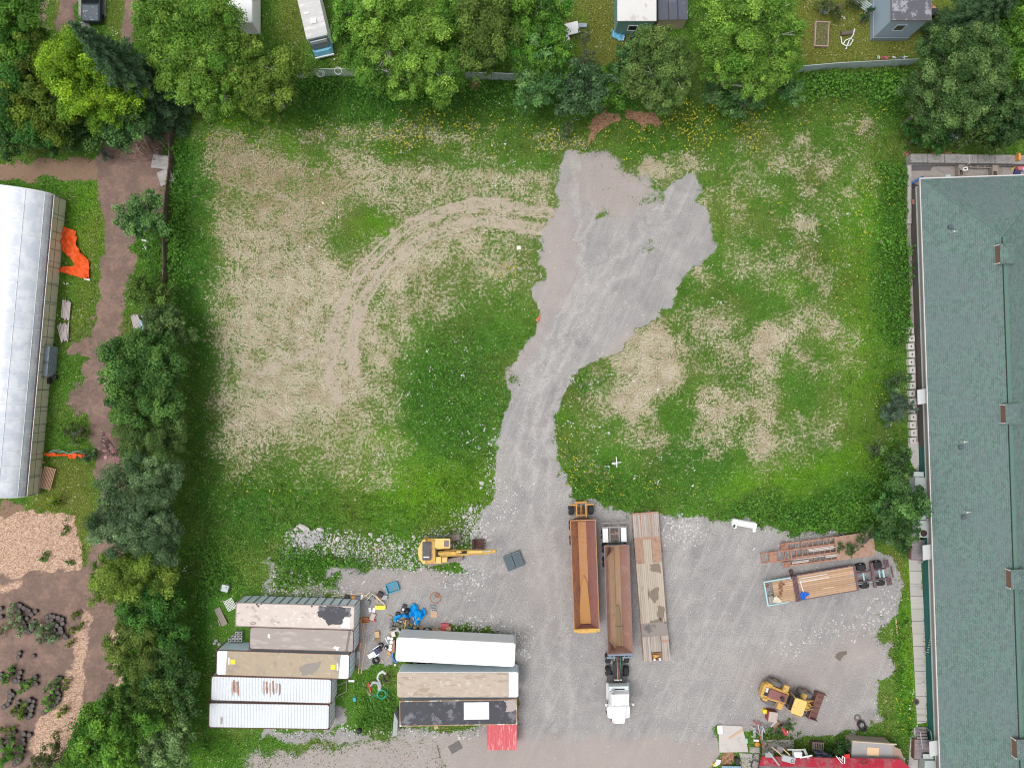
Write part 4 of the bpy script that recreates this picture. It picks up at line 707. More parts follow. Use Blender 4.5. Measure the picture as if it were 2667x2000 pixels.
c5=container('shipping_container','clean white corrugated container at the bottom of the left stack','container',[(546,1828),(860,1834),(856,1899),(541,1895)],2.62,PWALL,PWHITE,DRUST,roof_ribs=.29)
stain(c5,'rust_streak',raggedp([(574,1868),(580,1867),(578,1884),(573,1885)],1,3),2.664,mat('rust_grey',(.36,.33,.31)),c5.roof)
r1=container('box_trailer','long plain white roofed trailer with rounded corners at the top of the right stack','trailer',[(1033,1659),(1343,1674),(1340,1737),(1029,1721)],3.8,GALV,mat('roof_white',(.84,.84,.84),.5,.02,1,st=(.74,.74,.73),sa=.72,ssc=1.5),None,zb=1.15,roundc=.28,wheels=True,wall_step=1.2)
stain(r1,'roof_scuff',raggedp([(1123,1690),(1126,1690),(1127,1715),(1124,1715)],1,3),3.802,mat('scuff',(.6,.6,.6)),r1.roof,.003)
r2=container('box_trailer','trailer with dimpled tan roof and white front cap in the right stack','trailer',[(1036,1750),(1350,1749),(1350,1816),(1034,1815)],3.3,PBLUE,WHITE,None,zb=1.0,roundc=.2,wheels=True,wall_step=1.2)
g=G(); A=r2.L(1036,1751,3.3); nx,ny=52,12; r=random.Random(4); xs=[-r2.Ln/2+.06+(r2.Ln-1.05)*i/nx for i in range(nx+1)]; ys=[-r2.Wd/2+.06+(r2.Wd-.12)*j/ny for j in range(ny+1)]
g.add([(x,y,3.39+.035*math.sin(x*4.6)*math.cos(y*3.9+.4)+r.uniform(-.008,.008)-.02*(abs(y)>1.1)) for y in ys for x in xs],[(j*(nx+1)+i,j*(nx+1)+i+1,(j+1)*(nx+1)+i+1,(j+1)*(nx+1)+i) for j in range(ny) for i in range(nx)]); g.smooth=True
r2.part('roof_membrane',g,mat('membrane_tan',(.46,.38,.31),.8,.12,1.5,st=(.36,.29,.22),sa=.56,ssc=1.1,stretch=(.4,2,1),st2=(.56,.49,.42),sa2=.6),r2.roof)
r3=container('shipping_container','black bitumen roofed container with a white panel lying on it','container',[(1040,1826),(1348,1819),(1345,1887),(1041,1890)],2.65,mat('container_mixed',(.42,.42,.42)),BITU,mat('orange_frame',(.40,.24,.14),.8,.3,3,st=(.66,.62,.55),sa=.55))
stain(r3,'torn_roof_corner',raggedp([(1312,1823),(1345,1821),(1344,1848),(1316,1854),(1322,1838)],2,9),2.655,mat('torn_felt',(.40,.35,.33),.9,.3,6),r3.roof)
g=G(); g.box(-1.27,1.27,-.86,.86,0,.05); g.box(-1.27,1.27,-.3,-.28,.05,.056); p=W(1241,1850,2.67); o=link('steel_sheet',g.mesh('white_panel'),WHITE); o.location=p; o.rotation_euler=(0,0,.01); props(o,'white sheet panel lying on the black container roof','panel')
# red lean-to
t=Thing('lean_to_shed','small shed with a faded red corrugated roof below the black container','shed',1307,1920,0,pz=2.2)
g=G(); g.box(-1.45,1.45,-1.25,1.25,.02,2.05); t.part('wall',g,mat('shed_wall',(.32,.13,.12)))
g=G(); n=22
for i in range(n):
    x=-1.52+3.04*i/n; g.prism([(x,-1.31),(x+3.04/n,-1.31),(x+3.04/n,1.31),(x,1.31)],2.06,2.10); g.prism([(x,-1.31),(x+.07,-1.31),(x+.07,1.31),(x,1.31)],2.10,2.145,[(x+.02,-1.31),(x+.05,-1.31),(x+.05,1.31),(x+.02,1.31)])
t.part('roof',g,mat('faded_red_sheet',(.62,.13,.15),.6,.12,2,st=(.72,.36,.36),sa=.58,ssc=1.6,stretch=(3,.5,1)))
g=G(); g.box(-.45,.45,-1.28,-1.25,.05,1.95); t.part('door',g,mat('shed_door',(.4,.2,.18)))
# ---------------------------------------------------------------- side-dump trailers
PURP=mat('rust_purple',(.24,.11,.095),.8,.14,2,st=(.26,.125,.09),sa=.56,ssc=1.2,st2=(.16,.085,.085),sa2=.6); ORU=mat('rust_orange',(.44,.215,.085),.85,.22,5,st=(.43,.24,.13),sa=.5,ssc=5); MUD=mat('rusty_water',(.42,.20,.055),.35,.1,1,spec=.4,bm=0)
def tub(t,Ln,w,zt,zf,inner,floor,rim,outer,fw=.5,x0=0,left=None):
    g=G(); h=w/2
    O=[(-h,zt),(-fw-.15,zf-.12),(fw+.15,zf-.12),(h,zt)]; I=[(h-.05,zt),(fw,zf),(-fw,zf),(-h+.05,zt)]
    xa,xb=x0,x0+Ln; sl=.35
    vs=[(x,y,z) for x in(xa,xb) for y,z in O]; g.mi=0; g.add(vs,[(0,1,5,4),(1,2,6,5),(2,3,7,6),(0,3,2,1),(4,5,6,7)])
    vs=[(x+(sl if i in(1,2) else .05)*(1 if x==xa else -1),y,z) for x in(xa,xb) for i,(y,z) in enumerate(I)]
    g.mi=3; g.add(vs,[(0,1,5,4)]); g.mi=1; g.add(vs,[(2,3,7,6)]); g.mi=2; g.add(vs,[(1,2,6,5)]); g.mi=1; g.add(vs,[(3,2,1,0),(4,5,6,7)])
    t.tub=t.part('tub',g,[outer,inner,floor,left or inner])
    g=G(); g.box(xa-.02,xb+.02,h-.055,h+.02,zt-.08,zt+.02); g.box(xa-.02,xb+.02,-h-.02,-h+.055,zt-.08,zt+.02); g.box(xa-.03,xa+.06,-h+.055,h-.055,zt-.08,zt+.022); g.box(xb-.06,xb+.03,-h+.055,h-.055,zt-.08,zt+.022); t.part('rim',g,rim,t.tub)
t,Ln=px_frame('dump_trailer','orange side-dump trailer with an open rusty tub, leftmost of the three long trailers','trailer',(1528.5,1643),(1518,1354),2.5)
tub(t,Ln,2.56,2.5,1.25,PURP,ORU,ORU,DRUST,.42,left=mat('rust_mixed',(.37,.165,.085),.85,.2,2,st=(.27,.125,.095),sa=.52,ssc=1.2,st2=(.46,.24,.12),sa2=.62,stretch=(1,.5,1)))
g=G(); g.prism([(Ln*.02,-1.28),(Ln*.02,1.28),(-.08,1.28),(-.16,.8),(-.2,0),(-.16,-.8),(-.08,-1.28)],2.3,2.55); t.part('front_lip',g,YEL,t.tub)
P=[(.4,-.55),(.4,.6),(1.2,.56),(2.2,.52),(3.2,.46),(4.0,.36),(4.7,.24),(5.15,.08),(5.25,0),(5.1,-.12),(4.6,-.28),(3.8,-.38),(2.6,-.46),(1.2,-.52)]
g=G(); g.prism(P,1.30,1.42); t.part('rusty_water',g,MUD,t.tub)
OR=mat('orange_paint',(.62,.30,.06),.6,.15,3,st=(.4,.2,.07),sa=.6,ssc=3)
g=G()
for s in(-1,1): g.box(-.1,Ln+1.45,s*.48-.06,s*.48+.06,.95,1.13); g.box(Ln+1.28,Ln+1.40,s*.55-.0 if s>0 else -1.28,1.28 if s>0 else -.55,1.13,1.25)
for x in(0,2,4,6,8,10,Ln+.2,Ln+1.5): g.box(x,x+.1,-.42,.42,.96,1.1)
g.box(Ln+1.46,Ln+1.62,-.62,.62,.7,.95); g.cyl((Ln+.1,-.06,1.2),(Ln+1.35,-.04,1.2),.025,n=6); g.cyl((Ln+.1,.07,1.2),(Ln+1.35,.05,1.2),.025,n=6); t.part('chassis',g,OR)
g=G(); g.cyl((Ln+.7,-.25,1.0),(Ln+.7,-.1,1.0),.14,n=12); g.cyl((Ln+.7,.15,1.0),(Ln+.7,.3,1.0),.14,n=12); g.box(Ln+.3,Ln+1.1,-.38,.38,.62,.7); t.part('axle_gear',g,DRUST)
for x in(Ln+.72,Ln-.85,Ln-2.4):
    for s in(-1,1): wheelset(t,x,s*1.02,.52,.52)
g=G(); g.box(.9,1.05,-.8,-.68,.03,.95); g.box(.9,1.05,.68,.8,.03,.95); t.part('landing_leg',g,GREYM)
t,Ln=px_frame('dump_trailer','side-dump trailer with grey wheel covers hitched behind the white truck','trailer',(1615.5,1702),(1606,1420),2.5)
tub(t,Ln,2.52,2.5,1.2,mat('rust_rose',(.29,.165,.13),.8,.1,1.4,st=(.34,.205,.165),sa=.55,ssc=1.,st2=(.25,.14,.12),sa2=.62),mat('sandy_rust',(.33,.205,.115),.85,.15,3,st=(.28,.245,.215),sa=.55,ssc=2,stretch=(.3,3,1)),mat('rim_blue_rust',(.19,.155,.165),.7,.3,3,st=(.28,.14,.11),sa=.5),BLACK,.45)
g=G(); g.prism([(.35,-1.0),(.35,.35),(1.5,.42),(3.5,.5),(Ln-1.5,.55),(Ln-.4,.35),(Ln-.4,-.6),(Ln-1.2,-.95),(6,-1.02),(3,-1.05),(1.2,-1.05)][::-1],1.62,1.66) ; g=G(); V=[]; n=26
for i in range(n+1):
    x=.35+(Ln-.8)*i/n; a=1.05*min(1,i*.5/2+.35,(n-i)*.3+.3); V+= [(x,.12+a*.92,2.18-.0*i),(x,.12+a*.55,1.72),(x,.15,1.36)]
g.add(V,[(i*3+j,i*3+j+1,i*3+j+4,i*3+j+3) for i in range(n) for j in range(2)]); g.add([(a,b,c-.03) for a,b,c in V],[(i*3+j+3,i*3+j+4,i*3+j+1,i*3+j) for i in range(n) for j in range(2)]); t.part('caked_dirt',g,mat('caked_dirt',(.37,.235,.15),.9,.18,1.6,st=(.28,.18,.13),sa=.6,ssc=1.3),t.tub)
g=G(); P=[(.5,-.28),(.5,.28),(3.6,.28),(4.4,.18),(4.6,-.05),(4.4,-.2),(3.4,-.28)]; g.prism(P,1.28,1.39); g.box(2.35,2.43,-.75,.35,1.395,1.46); t.part('puddle_water',g,mat('brown_water',(.20,.145,.075),.3,.1,1,spec=.4,bm=0),t.tub)
g=G()
for s in(-1,1): g.box(-1.2,Ln+1.7,s*.47-.06,s*.47+.06,.92,1.12)
for x in(0,2,4,6,8,Ln-.1,Ln+.85,Ln+1.55): g.box(x,x+.09,-.41,.41,.94,1.08)
g.box(Ln+1.52,Ln+1.66,-1.3,1.3,.98,1.14); g.box(Ln+1.9,Ln+2.02,-1.2,1.2,.55,.72); g.cyl((Ln+1.96,-1.32,.63),(Ln+1.96,-1.2,.63),.08,n=8); g.cyl((Ln+1.96,1.2,.63),(Ln+1.96,1.32,.63),.08,n=8)
for s in(-1,1): g.tube([(Ln+1.6,s*.5,1.05),(Ln+2.15,s*.34,.9),(Ln+2.15,0,.9)],.04,6)
t.part('chassis',g,mat('grey_chassis',(.30,.275,.265),.8,.25,4,st=(.2,.12,.1),sa=.6,ssc=3))
for s in(-1,1):
    g=G(); g.box(Ln+.06,Ln+1.50,s*.66 if s>0 else -1.22,1.22 if s>0 else -.66,1.10,1.16); g.box(Ln+.06,Ln+1.5,s*1.2-.02,s*1.2+.02,.85,1.10); t.part('wheel_cover',g,WHITE)
g=G(); g.cyl((Ln+.35,-.15,1.0),(Ln+1.2,-.13,1.0),.05,n=6); g.cyl((Ln+.35,.2,1.0),(Ln+1.2,.13,1.0),.05,n=6); g.box(Ln+1.0,Ln+1.1,-.4,.4,1.0,1.06); t.part('ram',g,RUST)
for x in(Ln+.75,Ln-.65,Ln-2.1):
    for s in(-1,1): wheelset(t,x,s*1.02,.5,.5)
g=G(); g.box(-.18,-.02,-1.27,1.27,2.1,2.56); t.part('bulkhead',g,mat('slate_blue',(.20,.23,.30),.6,.15,2),t.tub)
g=G()
for y in(-.95,-.55,.55,.95): g.box(-.75,-.2,y-.04,y+.04,1.3,1.75)
g.box(-.85,-.7,-1.25,-.35,1.2,1.4); g.box(-.85,-.7,.35,1.25,1.2,1.4); t.part('dump_hinge',g,mat('blue_grey_steel',(.22,.30,.36),.6,.2,3))
# ---------------------------------------------------------------- the truck pulling it
t,Ln=px_frame('semi_truck','white day-cab semi truck parked nose down, hitched to the middle trailer','truck',(1612.5,1884),(1610,1708),1.6)
g=G()
for s in(-1,1): g.box(.5,6.9,s*.43-.05,s*.43+.05,.78,1.02)
for x in(1,3.2,4.4,5.6,6.7): g.box(x,x+.1,-.38,.38,.8,.98)
g.box(4.1,6.9,-.36,.36,1.0,1.06); g.cyl((5.7,0,1.06),(5.7,0,1.2),.5,n=20); t.part('chassis',g,BLACK)
g=G(); w=.82
P=[(0,-.62),(.0,.62),(.42,.70),(.5,1.12),(1.55,1.2),(1.7,.98),(1.95,.98),(1.95,-.98),(1.7,-.98),(1.55,-1.2),(.5,-1.12),(.42,-.70)]
g.prism(P,.75,1.35,[(x,y*.985) for x,y in P]); g.prism([(0.02,-.6),(0.02,.6),(1.95,.86),(1.95,-.86)],1.35,1.82,[(.12,-.5),(.12,.5),(1.95,.74),(1.95,-.74)]); g.smooth=False; t.part('hood',g,WHITE)
g=G(); g.prism([(1.95,-.98),(1.95,.98),(3.5,.98),(3.5,-.98)],1.0,2.1); g.prism([(1.95,-.98),(1.95,.98),(3.5,.98),(3.5,-.98)],2.1,2.75,[(2.3,-.86),(2.3,.86),(3.46,.88),(3.46,-.88)]); cab=t.part('cab',g,WHITE)
g=G(); g.add([(2.0,-.80,2.16),(2.0,.80,2.16),(2.275,.74,2.66),(2.275,-.74,2.66),(1.98,-.80,2.16),(1.98,.80,2.16),(2.255,.74,2.68),(2.255,-.74,2.68)],[(0,1,2,3),(7,6,5,4),(0,4,5,1),(1,5,6,2),(2,6,7,3),(3,7,4,0)]); t.part('windscreen',g,GLASS,cab)
g=G()
for y in(-.4,-.28,-.16,.6,-.7): g.cyl((2.36,y,2.76),(2.36,y,2.81),.035,n=6)
t.part('roof_lamp',g,mat('amber_grey',(.4,.36,.33)),cab)
g=G(); g.box(3.52,3.95,-.95,1.0,1.1,1.95); g.box(3.58,3.68,-.5,.5,1.95,1.97); t.part('rear_deck',g,mat('pale_green_white',(.62,.68,.68),.5,.08)); g=G(); g.box(3.60,3.72,-.55,.45,1.955,1.975); t.part('vent_slot',g,BLACK)
for s in(-1,1):
    g=G(); g.box(2.2,3.9,s*1.05-.14,s*1.05+.14,.5,.95); t.part('side_step',g,mat('step_grey',(.52,.52,.52),.5,.2,5))
    g=G(); g.cyl((2.2,s*1.0,2.0),(2.15,s*1.38,2.0),.03,n=6); g.box(2.05,2.3,s*1.38-.1,s*1.38+.1,1.8,2.2); t.part('mirror',g,ALU)
g=G(); g.cyl((3.6,.72,.9),(3.6,.72,3.3),.09,n=12); g.cyl((3.6,.72,1.3),(3.6,.72,2.6),.14,n=12); t.part('exhaust_stack',g,ALU)
g=G(); g.box(-.12,.02,-.75,.75,.45,.8); t.part('bumper',g,mat('bumper_red',(.42,.15,.13)))
g=G(); g.box(4.1,4.75,.5,1.05,.5,.95); g.box(4.1,4.6,-1.0,-.5,.45,.95); t.part('battery_box',g,mat('box_black',(.06,.055,.055),.6,.4,6))
g=G()
for k in range(3): g.box(4.28,4.4,-.38+k*.27,-.16+k*.27,1.07,1.32)
t.part('air_tank',g,mat('cream_tank',(.6,.57,.5)))
r=random.Random(5)
for k,cm in enumerate(((.05,.35,.22),(.45,.08,.07),(.5,.5,.5),(.04,.04,.04))):
    g=G(); y=-.3+.2*k; g.tube([(4.3,y,1.3),(4.9,y*.3+r.uniform(-.1,.1),1.55),(5.6,y*.8,1.35),(6.7,y,1.4)],.022,5); t.part('air_hose',g,mat('air_hose_'+('green','red','grey','black')[k],cm,.5,.1))
wheelset(t,1.0,1.0,.52,.32);wheelset(t,1.0,-1.0,.52,.32)
for x in(5.0,6.3):
    for s in(-1,1): wheelset(t,x,s*.95,.5,.5)
# ---------------------------------------------------------------- lowboy
t,Ln=px_frame('lowboy_trailer','long low trailer with weathered plank deck, rightmost of the three long trailers','trailer',(1711,1721),(1681,1334),1.1)
k=Ln/388.0; X=lambda py:(1721-py)*k; w=1.33
PL=planks('planks_grey',(.34,.285,.25),(.46,.40,.355),.2,1,st=(.20,.16,.13),sa=.62); PLL=planks('planks_pale',(.42,.355,.285),(.475,.405,.33),.19,1,var=.2,st=(.29,.23,.18),sa=.6)
RP=mat('rusty_plate',(.37,.235,.175),.85,.14,3,st=(.31,.17,.125),sa=.56,ssc=2,st2=(.5,.33,.24),sa2=.62)
g=G(); g.box(X(1719),X(1654),-w,-.55,1.15,1.32); g.box(X(1719),X(1654),.55,w,1.15,1.32); g.box(X(1695),X(1654),-.5,.5,1.15,1.31); t.part('gooseneck_deck',g,PL)
g=G(); g.add([(X(1654),-w,1.28),(X(1654),w,1.28),(X(1622),w,.95),(X(1622),-w,.95),(X(1654),-w,1.1),(X(1654),w,1.1),(X(1622),w,.8),(X(1622),-w,.8)],[(3,2,1,0),(4,5,6,7),(0,1,5,4),(1,2,6,5),(2,3,7,6),(3,0,4,7)]); t.part('ramp_plate',g,mat('grey_plate',(.27,.235,.215),.8,.12,2,st=(.15,.13,.12),sa=.55,ssc=1))
g=G(); g.box(X(1622),X(1466),-w,w,.78,.95); md=t.part('main_deck',g,PLL)
g=G(); g.box(X(1466),X(1400),-w,-.42,.80,.97); g.box(X(1466),X(1400),.48,w,.80,.97); g.box(X(1404),X(1397),-w,w,.97,1.02); t.part('wheel_deck',g,RP)
g=G(); g.box(X(1466)-.0,X(1404),-.40,.46,.78,.95); t.part('centre_planks',g,PLL)
g=G(); g.box(X(1397),X(1338),-w,-.52,.95,1.1); g.box(X(1397),X(1338),-.38,.50,.95,1.12); g.box(X(1397),X(1338),.64,w,.95,1.1); t.part('rear_planks',g,PL)
g=G(); g.box(X(1397),X(1334),-.52,-.38,.95,1.13); g.box(X(1397),X(1334),.50,.64,.95,1.13); g.box(X(1338),X(1333),-w,-.52,.9,1.12); g.box(X(1338),X(1333),.64,w,.9,1.12); g.box(X(1338),X(1333),-.38,.5,.9,1.11)
for s in(-1,1): g.box(X(1720),X(1333),s*w-.03,s*w+.03,.6,.94)
g.box(X(1665),X(1672),-w,-.6,1.32,1.335); t.part('frame',g,RP)
g=G(); g.box(X(1718),X(1700),-.5,.5,.9,.98); g.box(X(1718),X(1716),-.5,.5,.98,1.2); t.part('winch_bay',g,RUST)
g=G(); g.cyl((X(1706),-.3,1.1),(X(1711),.3,1.12),.09,n=8); g.box(X(1707),X(1704),.0,.35,1.0,1.2); t.part('winch',g,YEL)
for y in(-.3,.25): g=G(); g.cyl((X(1716.5),y-.1,1.08),(X(1716.5),y+.1,1.08),.14,n=10); t.part('winch_drum',g,WHITE)
r=random.Random(2)
for P in ([(1643,1,),]): pass
for i,P in enumerate([[(1700,1533),(1716,1528),(1714,1556),(1704,1572),(1692,1552),(1694,1540)],[(1713,1576),(1731,1580),(1729,1608),(1724,1618),(1712,1604)],[(1690,1618),(1712,1612),(1723,1606),(1722,1618),(1700,1632),(1694,1628)],[(1694,1470),(1716,1466),(1722,1492),(1708,1490),(1694,1484)],[(1690,1520),(1692,1548),(1689,1560)],[(1670,1526),(1674,1530),(1671,1540)],[(1725,1604),(1728,1622),(1722,1620)]]): stain(t,'dark_stain',raggedp(P,2.0,i,4),.953,mat('deck_stain',(.215,.17,.135),.9,.3,5),md,.003)
for x in(X(1440),X(1410),X(1425)+1.6):
    for s in(-1,1): wheelset(t,x,s*(w-.2),.42,.4,hub=WHITE)
# ---------------------------------------------------------------- rusty frame trailer
t,Ln=px_frame('frame_trailer','rusty open-frame trailer with few boards left, partly under a leafy branch','trailer',(1983,1454),(2279,1415),.9)
k=Ln/math.hypot(296,39); RO=mat('frame_rust',(.36,.185,.13),.9,.2,4,st=(.25,.125,.095),sa=.56,ssc=2.5,st2=(.48,.31,.23),sa2=.62)
g=G(); e=lambda v:v*k
g.box(0,e(85),.42,.54,.75,.95); g.box(0,e(85),-.54,-.42,.75,.95); g.box(0,.12,-.42,.42,.76,.94); g.box(e(20),e(40),-.42,.42,.76,.955); g.box(e(58),e(60),-.42,.42,.78,.93); g.box(e(62),e(64),-.42,.42,.78,.93); g.box(e(76),e(80),-.42,.42,.77,.955); t.part('gooseneck',g,RO)
g=G()
for y,w_ in((1.13,.08),(.45,.09),(-.42,.09),(-1.15,.08)): g.box(e(56) if abs(y)>1 else e(80),e(196),y-w_,y+w_,.60,.82)
for i in range(9): x=e(78+i*14.7); g.box(x,x+.07,-1.08,1.06,.62,.79)
t.part('frame',g,RO)
for s,(a,b) in((1,(.35,1.25)),(-1,(-1.25,-.7))):
    g=G()
    for i in range(6): g.box(e(55)+i*.13,e(55)+i*.13+.08,a,b,.82,.88)
    g.box(e(54.5),e(55)+.75,a,b,.70,.815); t.part('approach_plate',g,RO)
PB=mat('grey_board',(.50,.44,.40),.9,.2,6,stretch=(.2,3,1))
for (a,b,y0,y1) in((125,196,.10,.22),(125,192,.26,.34),(74,196,-.34,-.28) if False else (126,190,-.0,.07),(82,196,-.62,-.55),(78,122,-.98,-.86),(80,122,-.82,-.76),(168,196,-.82,-.70),(168,196,-.66,-.62)):
    g=G(); g.box(e(a),e(b),y0,y1,.825,.87); t.part('board',g,PB)
g=G(); g.prism([(e(196),-1.22),(e(296),-1.25),(e(298),1.25),(e(196),1.22)],.80,.90); g.box(e(204),e(206),-1.2,1.2,.90,.93); t.part('deck_plate',g,RP)
for x in(e(225),e(255)):
    for s in(-1,1): wheelset(t,x,s*1.0,.38,.35)
# ---------------------------------------------------------------- wood-decked trailer
t,Ln=px_frame('plank_trailer','trailer with an orange plank deck, purple rails and pale blue nose frame','trailer',(1993,1546),(2326,1489),1.0)
k=Ln/338.; e=lambda v:v*k; PUR=mat('purple_brown',(.145,.085,.095),.7,.2,3,st=(.30,.24,.24),sa=.6,ssc=3); CYN=mat('pale_cyan_paint',(.36,.60,.65),.6,.12,3,st=(.5,.62,.64),sa=.6,ssc=3)
OP=planks('planks_orange',(.40,.26,.165),(.54,.36,.235),.205,1,var=.22,gap=.09,st=(.30,.19,.13),sa=.66)
g=G(); g.box(e(22),e(75),-1.15,1.12,1.0,1.08); t.part('front_deck',g,OP)
g=G(); g.box(e(88),e(238),-1.22,1.22,.82,.92); md=t.part('main_deck',g,OP)
g=G(); g.box(0,.12,-1.28,1.28,.95,1.1); g.box(.12,e(72),1.16,1.28,.95,1.1); g.box(.12,e(56),-1.28,-1.18,.95,1.1); t.part('nose_frame',g,CYN)
g=G()
for y in(-.45,-.1,.3,.75): g.box(.12,e(20),y,y+.06,.92,1.0)
g.box(e(13),e(14),-1.1,1.1,.9,.99); t.part('nose_ribs',g,mat('rib_grey',(.3,.28,.27)))
g=G(); g.cyl((e(8),.85,.8),(e(8),.85,1.0),.24,n=14); t.part('round_plate',g,RUST)
g=G(); g.box(.3,e(19),-1.1,-.35,.85,.93); t.part('toolbox_lid',g,mat('taupe_lid',(.36,.32,.30)))
g=G()
for i in range(4): g.box(e(75)+i*.135,e(75)+i*.135+.10,-1.30,1.30,1.0,1.16)
g.box(e(75),e(75)+.54,-1.30,1.30,.75,.995); t.part('step_beam',g,PUR)
g=G()
for s in(-1,1): g.box(e(89),e(240),s*1.27-.05,s*1.27+.05,.7,.90)
g.box(e(238),e(244),-1.28,1.28,.7,1.0); g.box(e(283),e(290),-1.28,1.28,.75,1.02)
for y in(.47,-.5): g.box(e(244),e(322),y-.06,y+.06,.75,1.0)
for s in(-1,1):
    for i in range(4): g.box(e(318)+i*.14,e(318)+i*.14+.09,s*.56 if s>0 else -1.3,1.3 if s>0 else -.56,.9,1.0)
g.box(e(335),e(338),-.56,.56,.85,.98); t.part('frame',g,PUR)
for x in(e(262),e(304)):
    g=G(); g.box(x-.06,x+.06,-.42,.38,.75,.85); g.tube([(x-.25,.2,.85),(x,.05,.95),(x+.25,.25,.85)],.03,5); t.part('axle_gear',g,CYN)
    for s in(-1,1): wheelset(t,x,s*.92,.5,.62)
g=G(); g.box(e(240),e(312),-.70,-.66,.88,.93); g.box(e(312),e(316),-.5,.45,.8,.9); t.part('blue_rail',g,CYN)
for (x0,x1,y0,y1,m_) in((94,168,.86,.96,mat('white_board',(.62,.55,.50),.85,.12)),(92,172,.50,.62,mat('white_board',(.62,.55,.5))),(215,240,.30,.38,GREYM),(215,240,-.56,-.48,GREYM),(150,180,-.55,-.45,mat('new_board',(.62,.44,.28)))):
    g=G(); g.box(e(x0),e(x1),y0,y1,.925,.945); t.part('spare_board',g,m_,md)
g=G(); g.box(e(96),e(98.5),-.6,.75,.95,1.0,rz=7); t.part('crossbar',g,mat('white_bar',(.7,.68,.64)),md)
def rubble(name,label,cat,px,py,z,m,n,R,s,seed=1,flat=.5):
    r=random.Random(seed); g=G()
    for i in range(n):
        a=r.uniform(0,6.28); q=R*math.sqrt(r.random()); d=s*r.uniform(.6,1.3); g.blob((q*math.cos(a),q*math.sin(a)*.6,d*.4+r.uniform(0,s*.6)),d,d*r.uniform(.6,1),d*flat,6,4,.3,i)
    return solo(name,label,cat,px,py,0,g,m,z=z,pz=z)
g=G(); r=random.Random(3)
for i in range(22): x=r.uniform(-.25,.2);y=r.uniform(-.75,.75); g.ring((x+y*.12,y,.05+r.uniform(0,.08)),.09,.028,9,5,.6,.3)
solo('rusty_chain','heap of rusty chain lying on the front of the orange plank deck','chain',2033,1535,-5,g,RUST,z=1.09,pz=1.09)
g=G(); g.cloth([(-.5,-.3),(-.35,.2),(-.1,.35),(.35,-.05),(.45,-.3),(.05,-.35),(-.1,-.25)],.08,.10,.09,5); solo('crumpled_sheet','crumpled cream sheet on the front of the orange plank deck','sheet',2024,1560,0,g,mat('cream_cloth',(.66,.60,.49)),z=1.09,pz=1.1)
g=G(); g.cloth([(-.42,-.35),(-.5,.1),(-.25,.4),(.15,.35),(.5,.25),(.45,.02),(.15,-.05),(.1,-.35),(-.2,-.45)],.08,.12,.08,9); solo('blue_rope_heap','bright blue bundle lying on the orange plank deck','bundle',2094,1550,0,g,mat('royal_blue',(.01,.12,.52),.6,.2,6),z=.93,pz=.95)
g=G(); g.cyl((0,.1,.06),(0,.1,.5),.18,n=10); g.box(-.08,.1,-.7,.0,.3,.42,rz=10); g.blob((-.05,.2,.5),.2,.16,.16); solo('rusty_jack','rusty jack stand sticking out between the two right-hand trailers','jack',2058,1490,0,g,DRUST)
# ---------------------------------------------------------------- wheel loader
LA=-19.5
t=Thing('wheel_loader','yellow articulated wheel loader with a rusty bucket, parked on the lower right gravel','loader',1986,1797,LA,pz=1.6)
g=G(); g.prism([(0,-.62),(.0,.62),(.35,.78),(1.0,.72),(3.0,.55),(3.4,.5),(3.4,-.5),(3.0,-.55),(1.0,-.72),(.35,-.78)],.85,1.55); 
for s in(-1,1): g.box(.25,.75,s*.78-.12,s*.78+.12,1.1,1.72); g.box(1.95,2.5,s*.95-.32,s*.95+.32,1.35,1.62)
t.part('rear_body',g,YEL)
g=G(); g.box(.62,2.55,-.42,.42,1.55,1.84); g.box(.60,1.45,-.45,.45,1.84,1.87); hd=t.part('engine_hood',g,mat('hood_maroon',(.24,.105,.095),.7,.12,2,st=(.33,.19,.16),sa=.6))
g=G(); g.cyl((1.95,-.02,1.85),(1.95,-.02,2.25),.14,n=12); g.cyl((1.95,-.02,2.25),(1.95,-.02,2.3),.2,n=12); t.part('exhaust',g,BLACK,hd)
g=G(); g.box(.28,.60,-.42,.42,1.5,1.6); t.part('radiator_bay',g,BLACK); g=G(); g.box(.3,.55,-.05,.4,1.6,1.63,rz=4); t.part('radiator_cap_plate',g,mat('silver_plate',(.6,.6,.6)))
g=G(); g.box(2.7,3.95,-.72,.72,1.3,2.6); cb=t.part('cab',g,GLASS); g=G(); g.rrect(2.75,4.0,-.80,.80,2.92,3.05,.18); 
for a in(2.76,3.88):
    for s in(-1,1): g.box(a,a+.09,s*.7-.04,s*.7+.04,1.3,2.92)
t.part('cab_roof',g,YEL2,cb)
g=G(); g.box(3.5,4.9,-.40,.40,.75,1.25); g.box(4.0,4.5,-1.05,-.55,1.2,1.55); g.box(4.0,4.5,.55,1.05,1.2,1.55); t.part('front_body',g,YEL)
g=G()
for s in(-1,1): g.tube([(4.1,s*.42,1.75),(5.0,s*.46,1.35),(5.75,s*.5,.65)],.10,6); g.cyl((4.1,s*.15,1.3),(5.2,s*.2,1.5),.07,n=8)
g.box(4.9,5.1,-.42,.42,1.15,1.3); g.tube([(4.2,0,1.8),(4.8,.05,1.95),(5.5,.05,1.2)],.07,6); t.part('lift_arm',g,YEL)
g=G(); g.cyl((5.2,-.2,1.5),(5.7,-.2,1.2),.04,n=8); t.part('ram_rod',g,ALU)
g=G()
for s in(-1,1): g.tube([(5.2,s*.3,1.2),(5.75,s*.35,.9)],.07,5); g.tube([(5.3,s*.1,1.3),(5.8,s*.1,1.1)],.05,5)
t.part('linkage',g,DRUST)
BK=mat('bucket_rust',(.175,.085,.070),.8,.15,2.5,st=(.24,.125,.1),sa=.56,ssc=2)
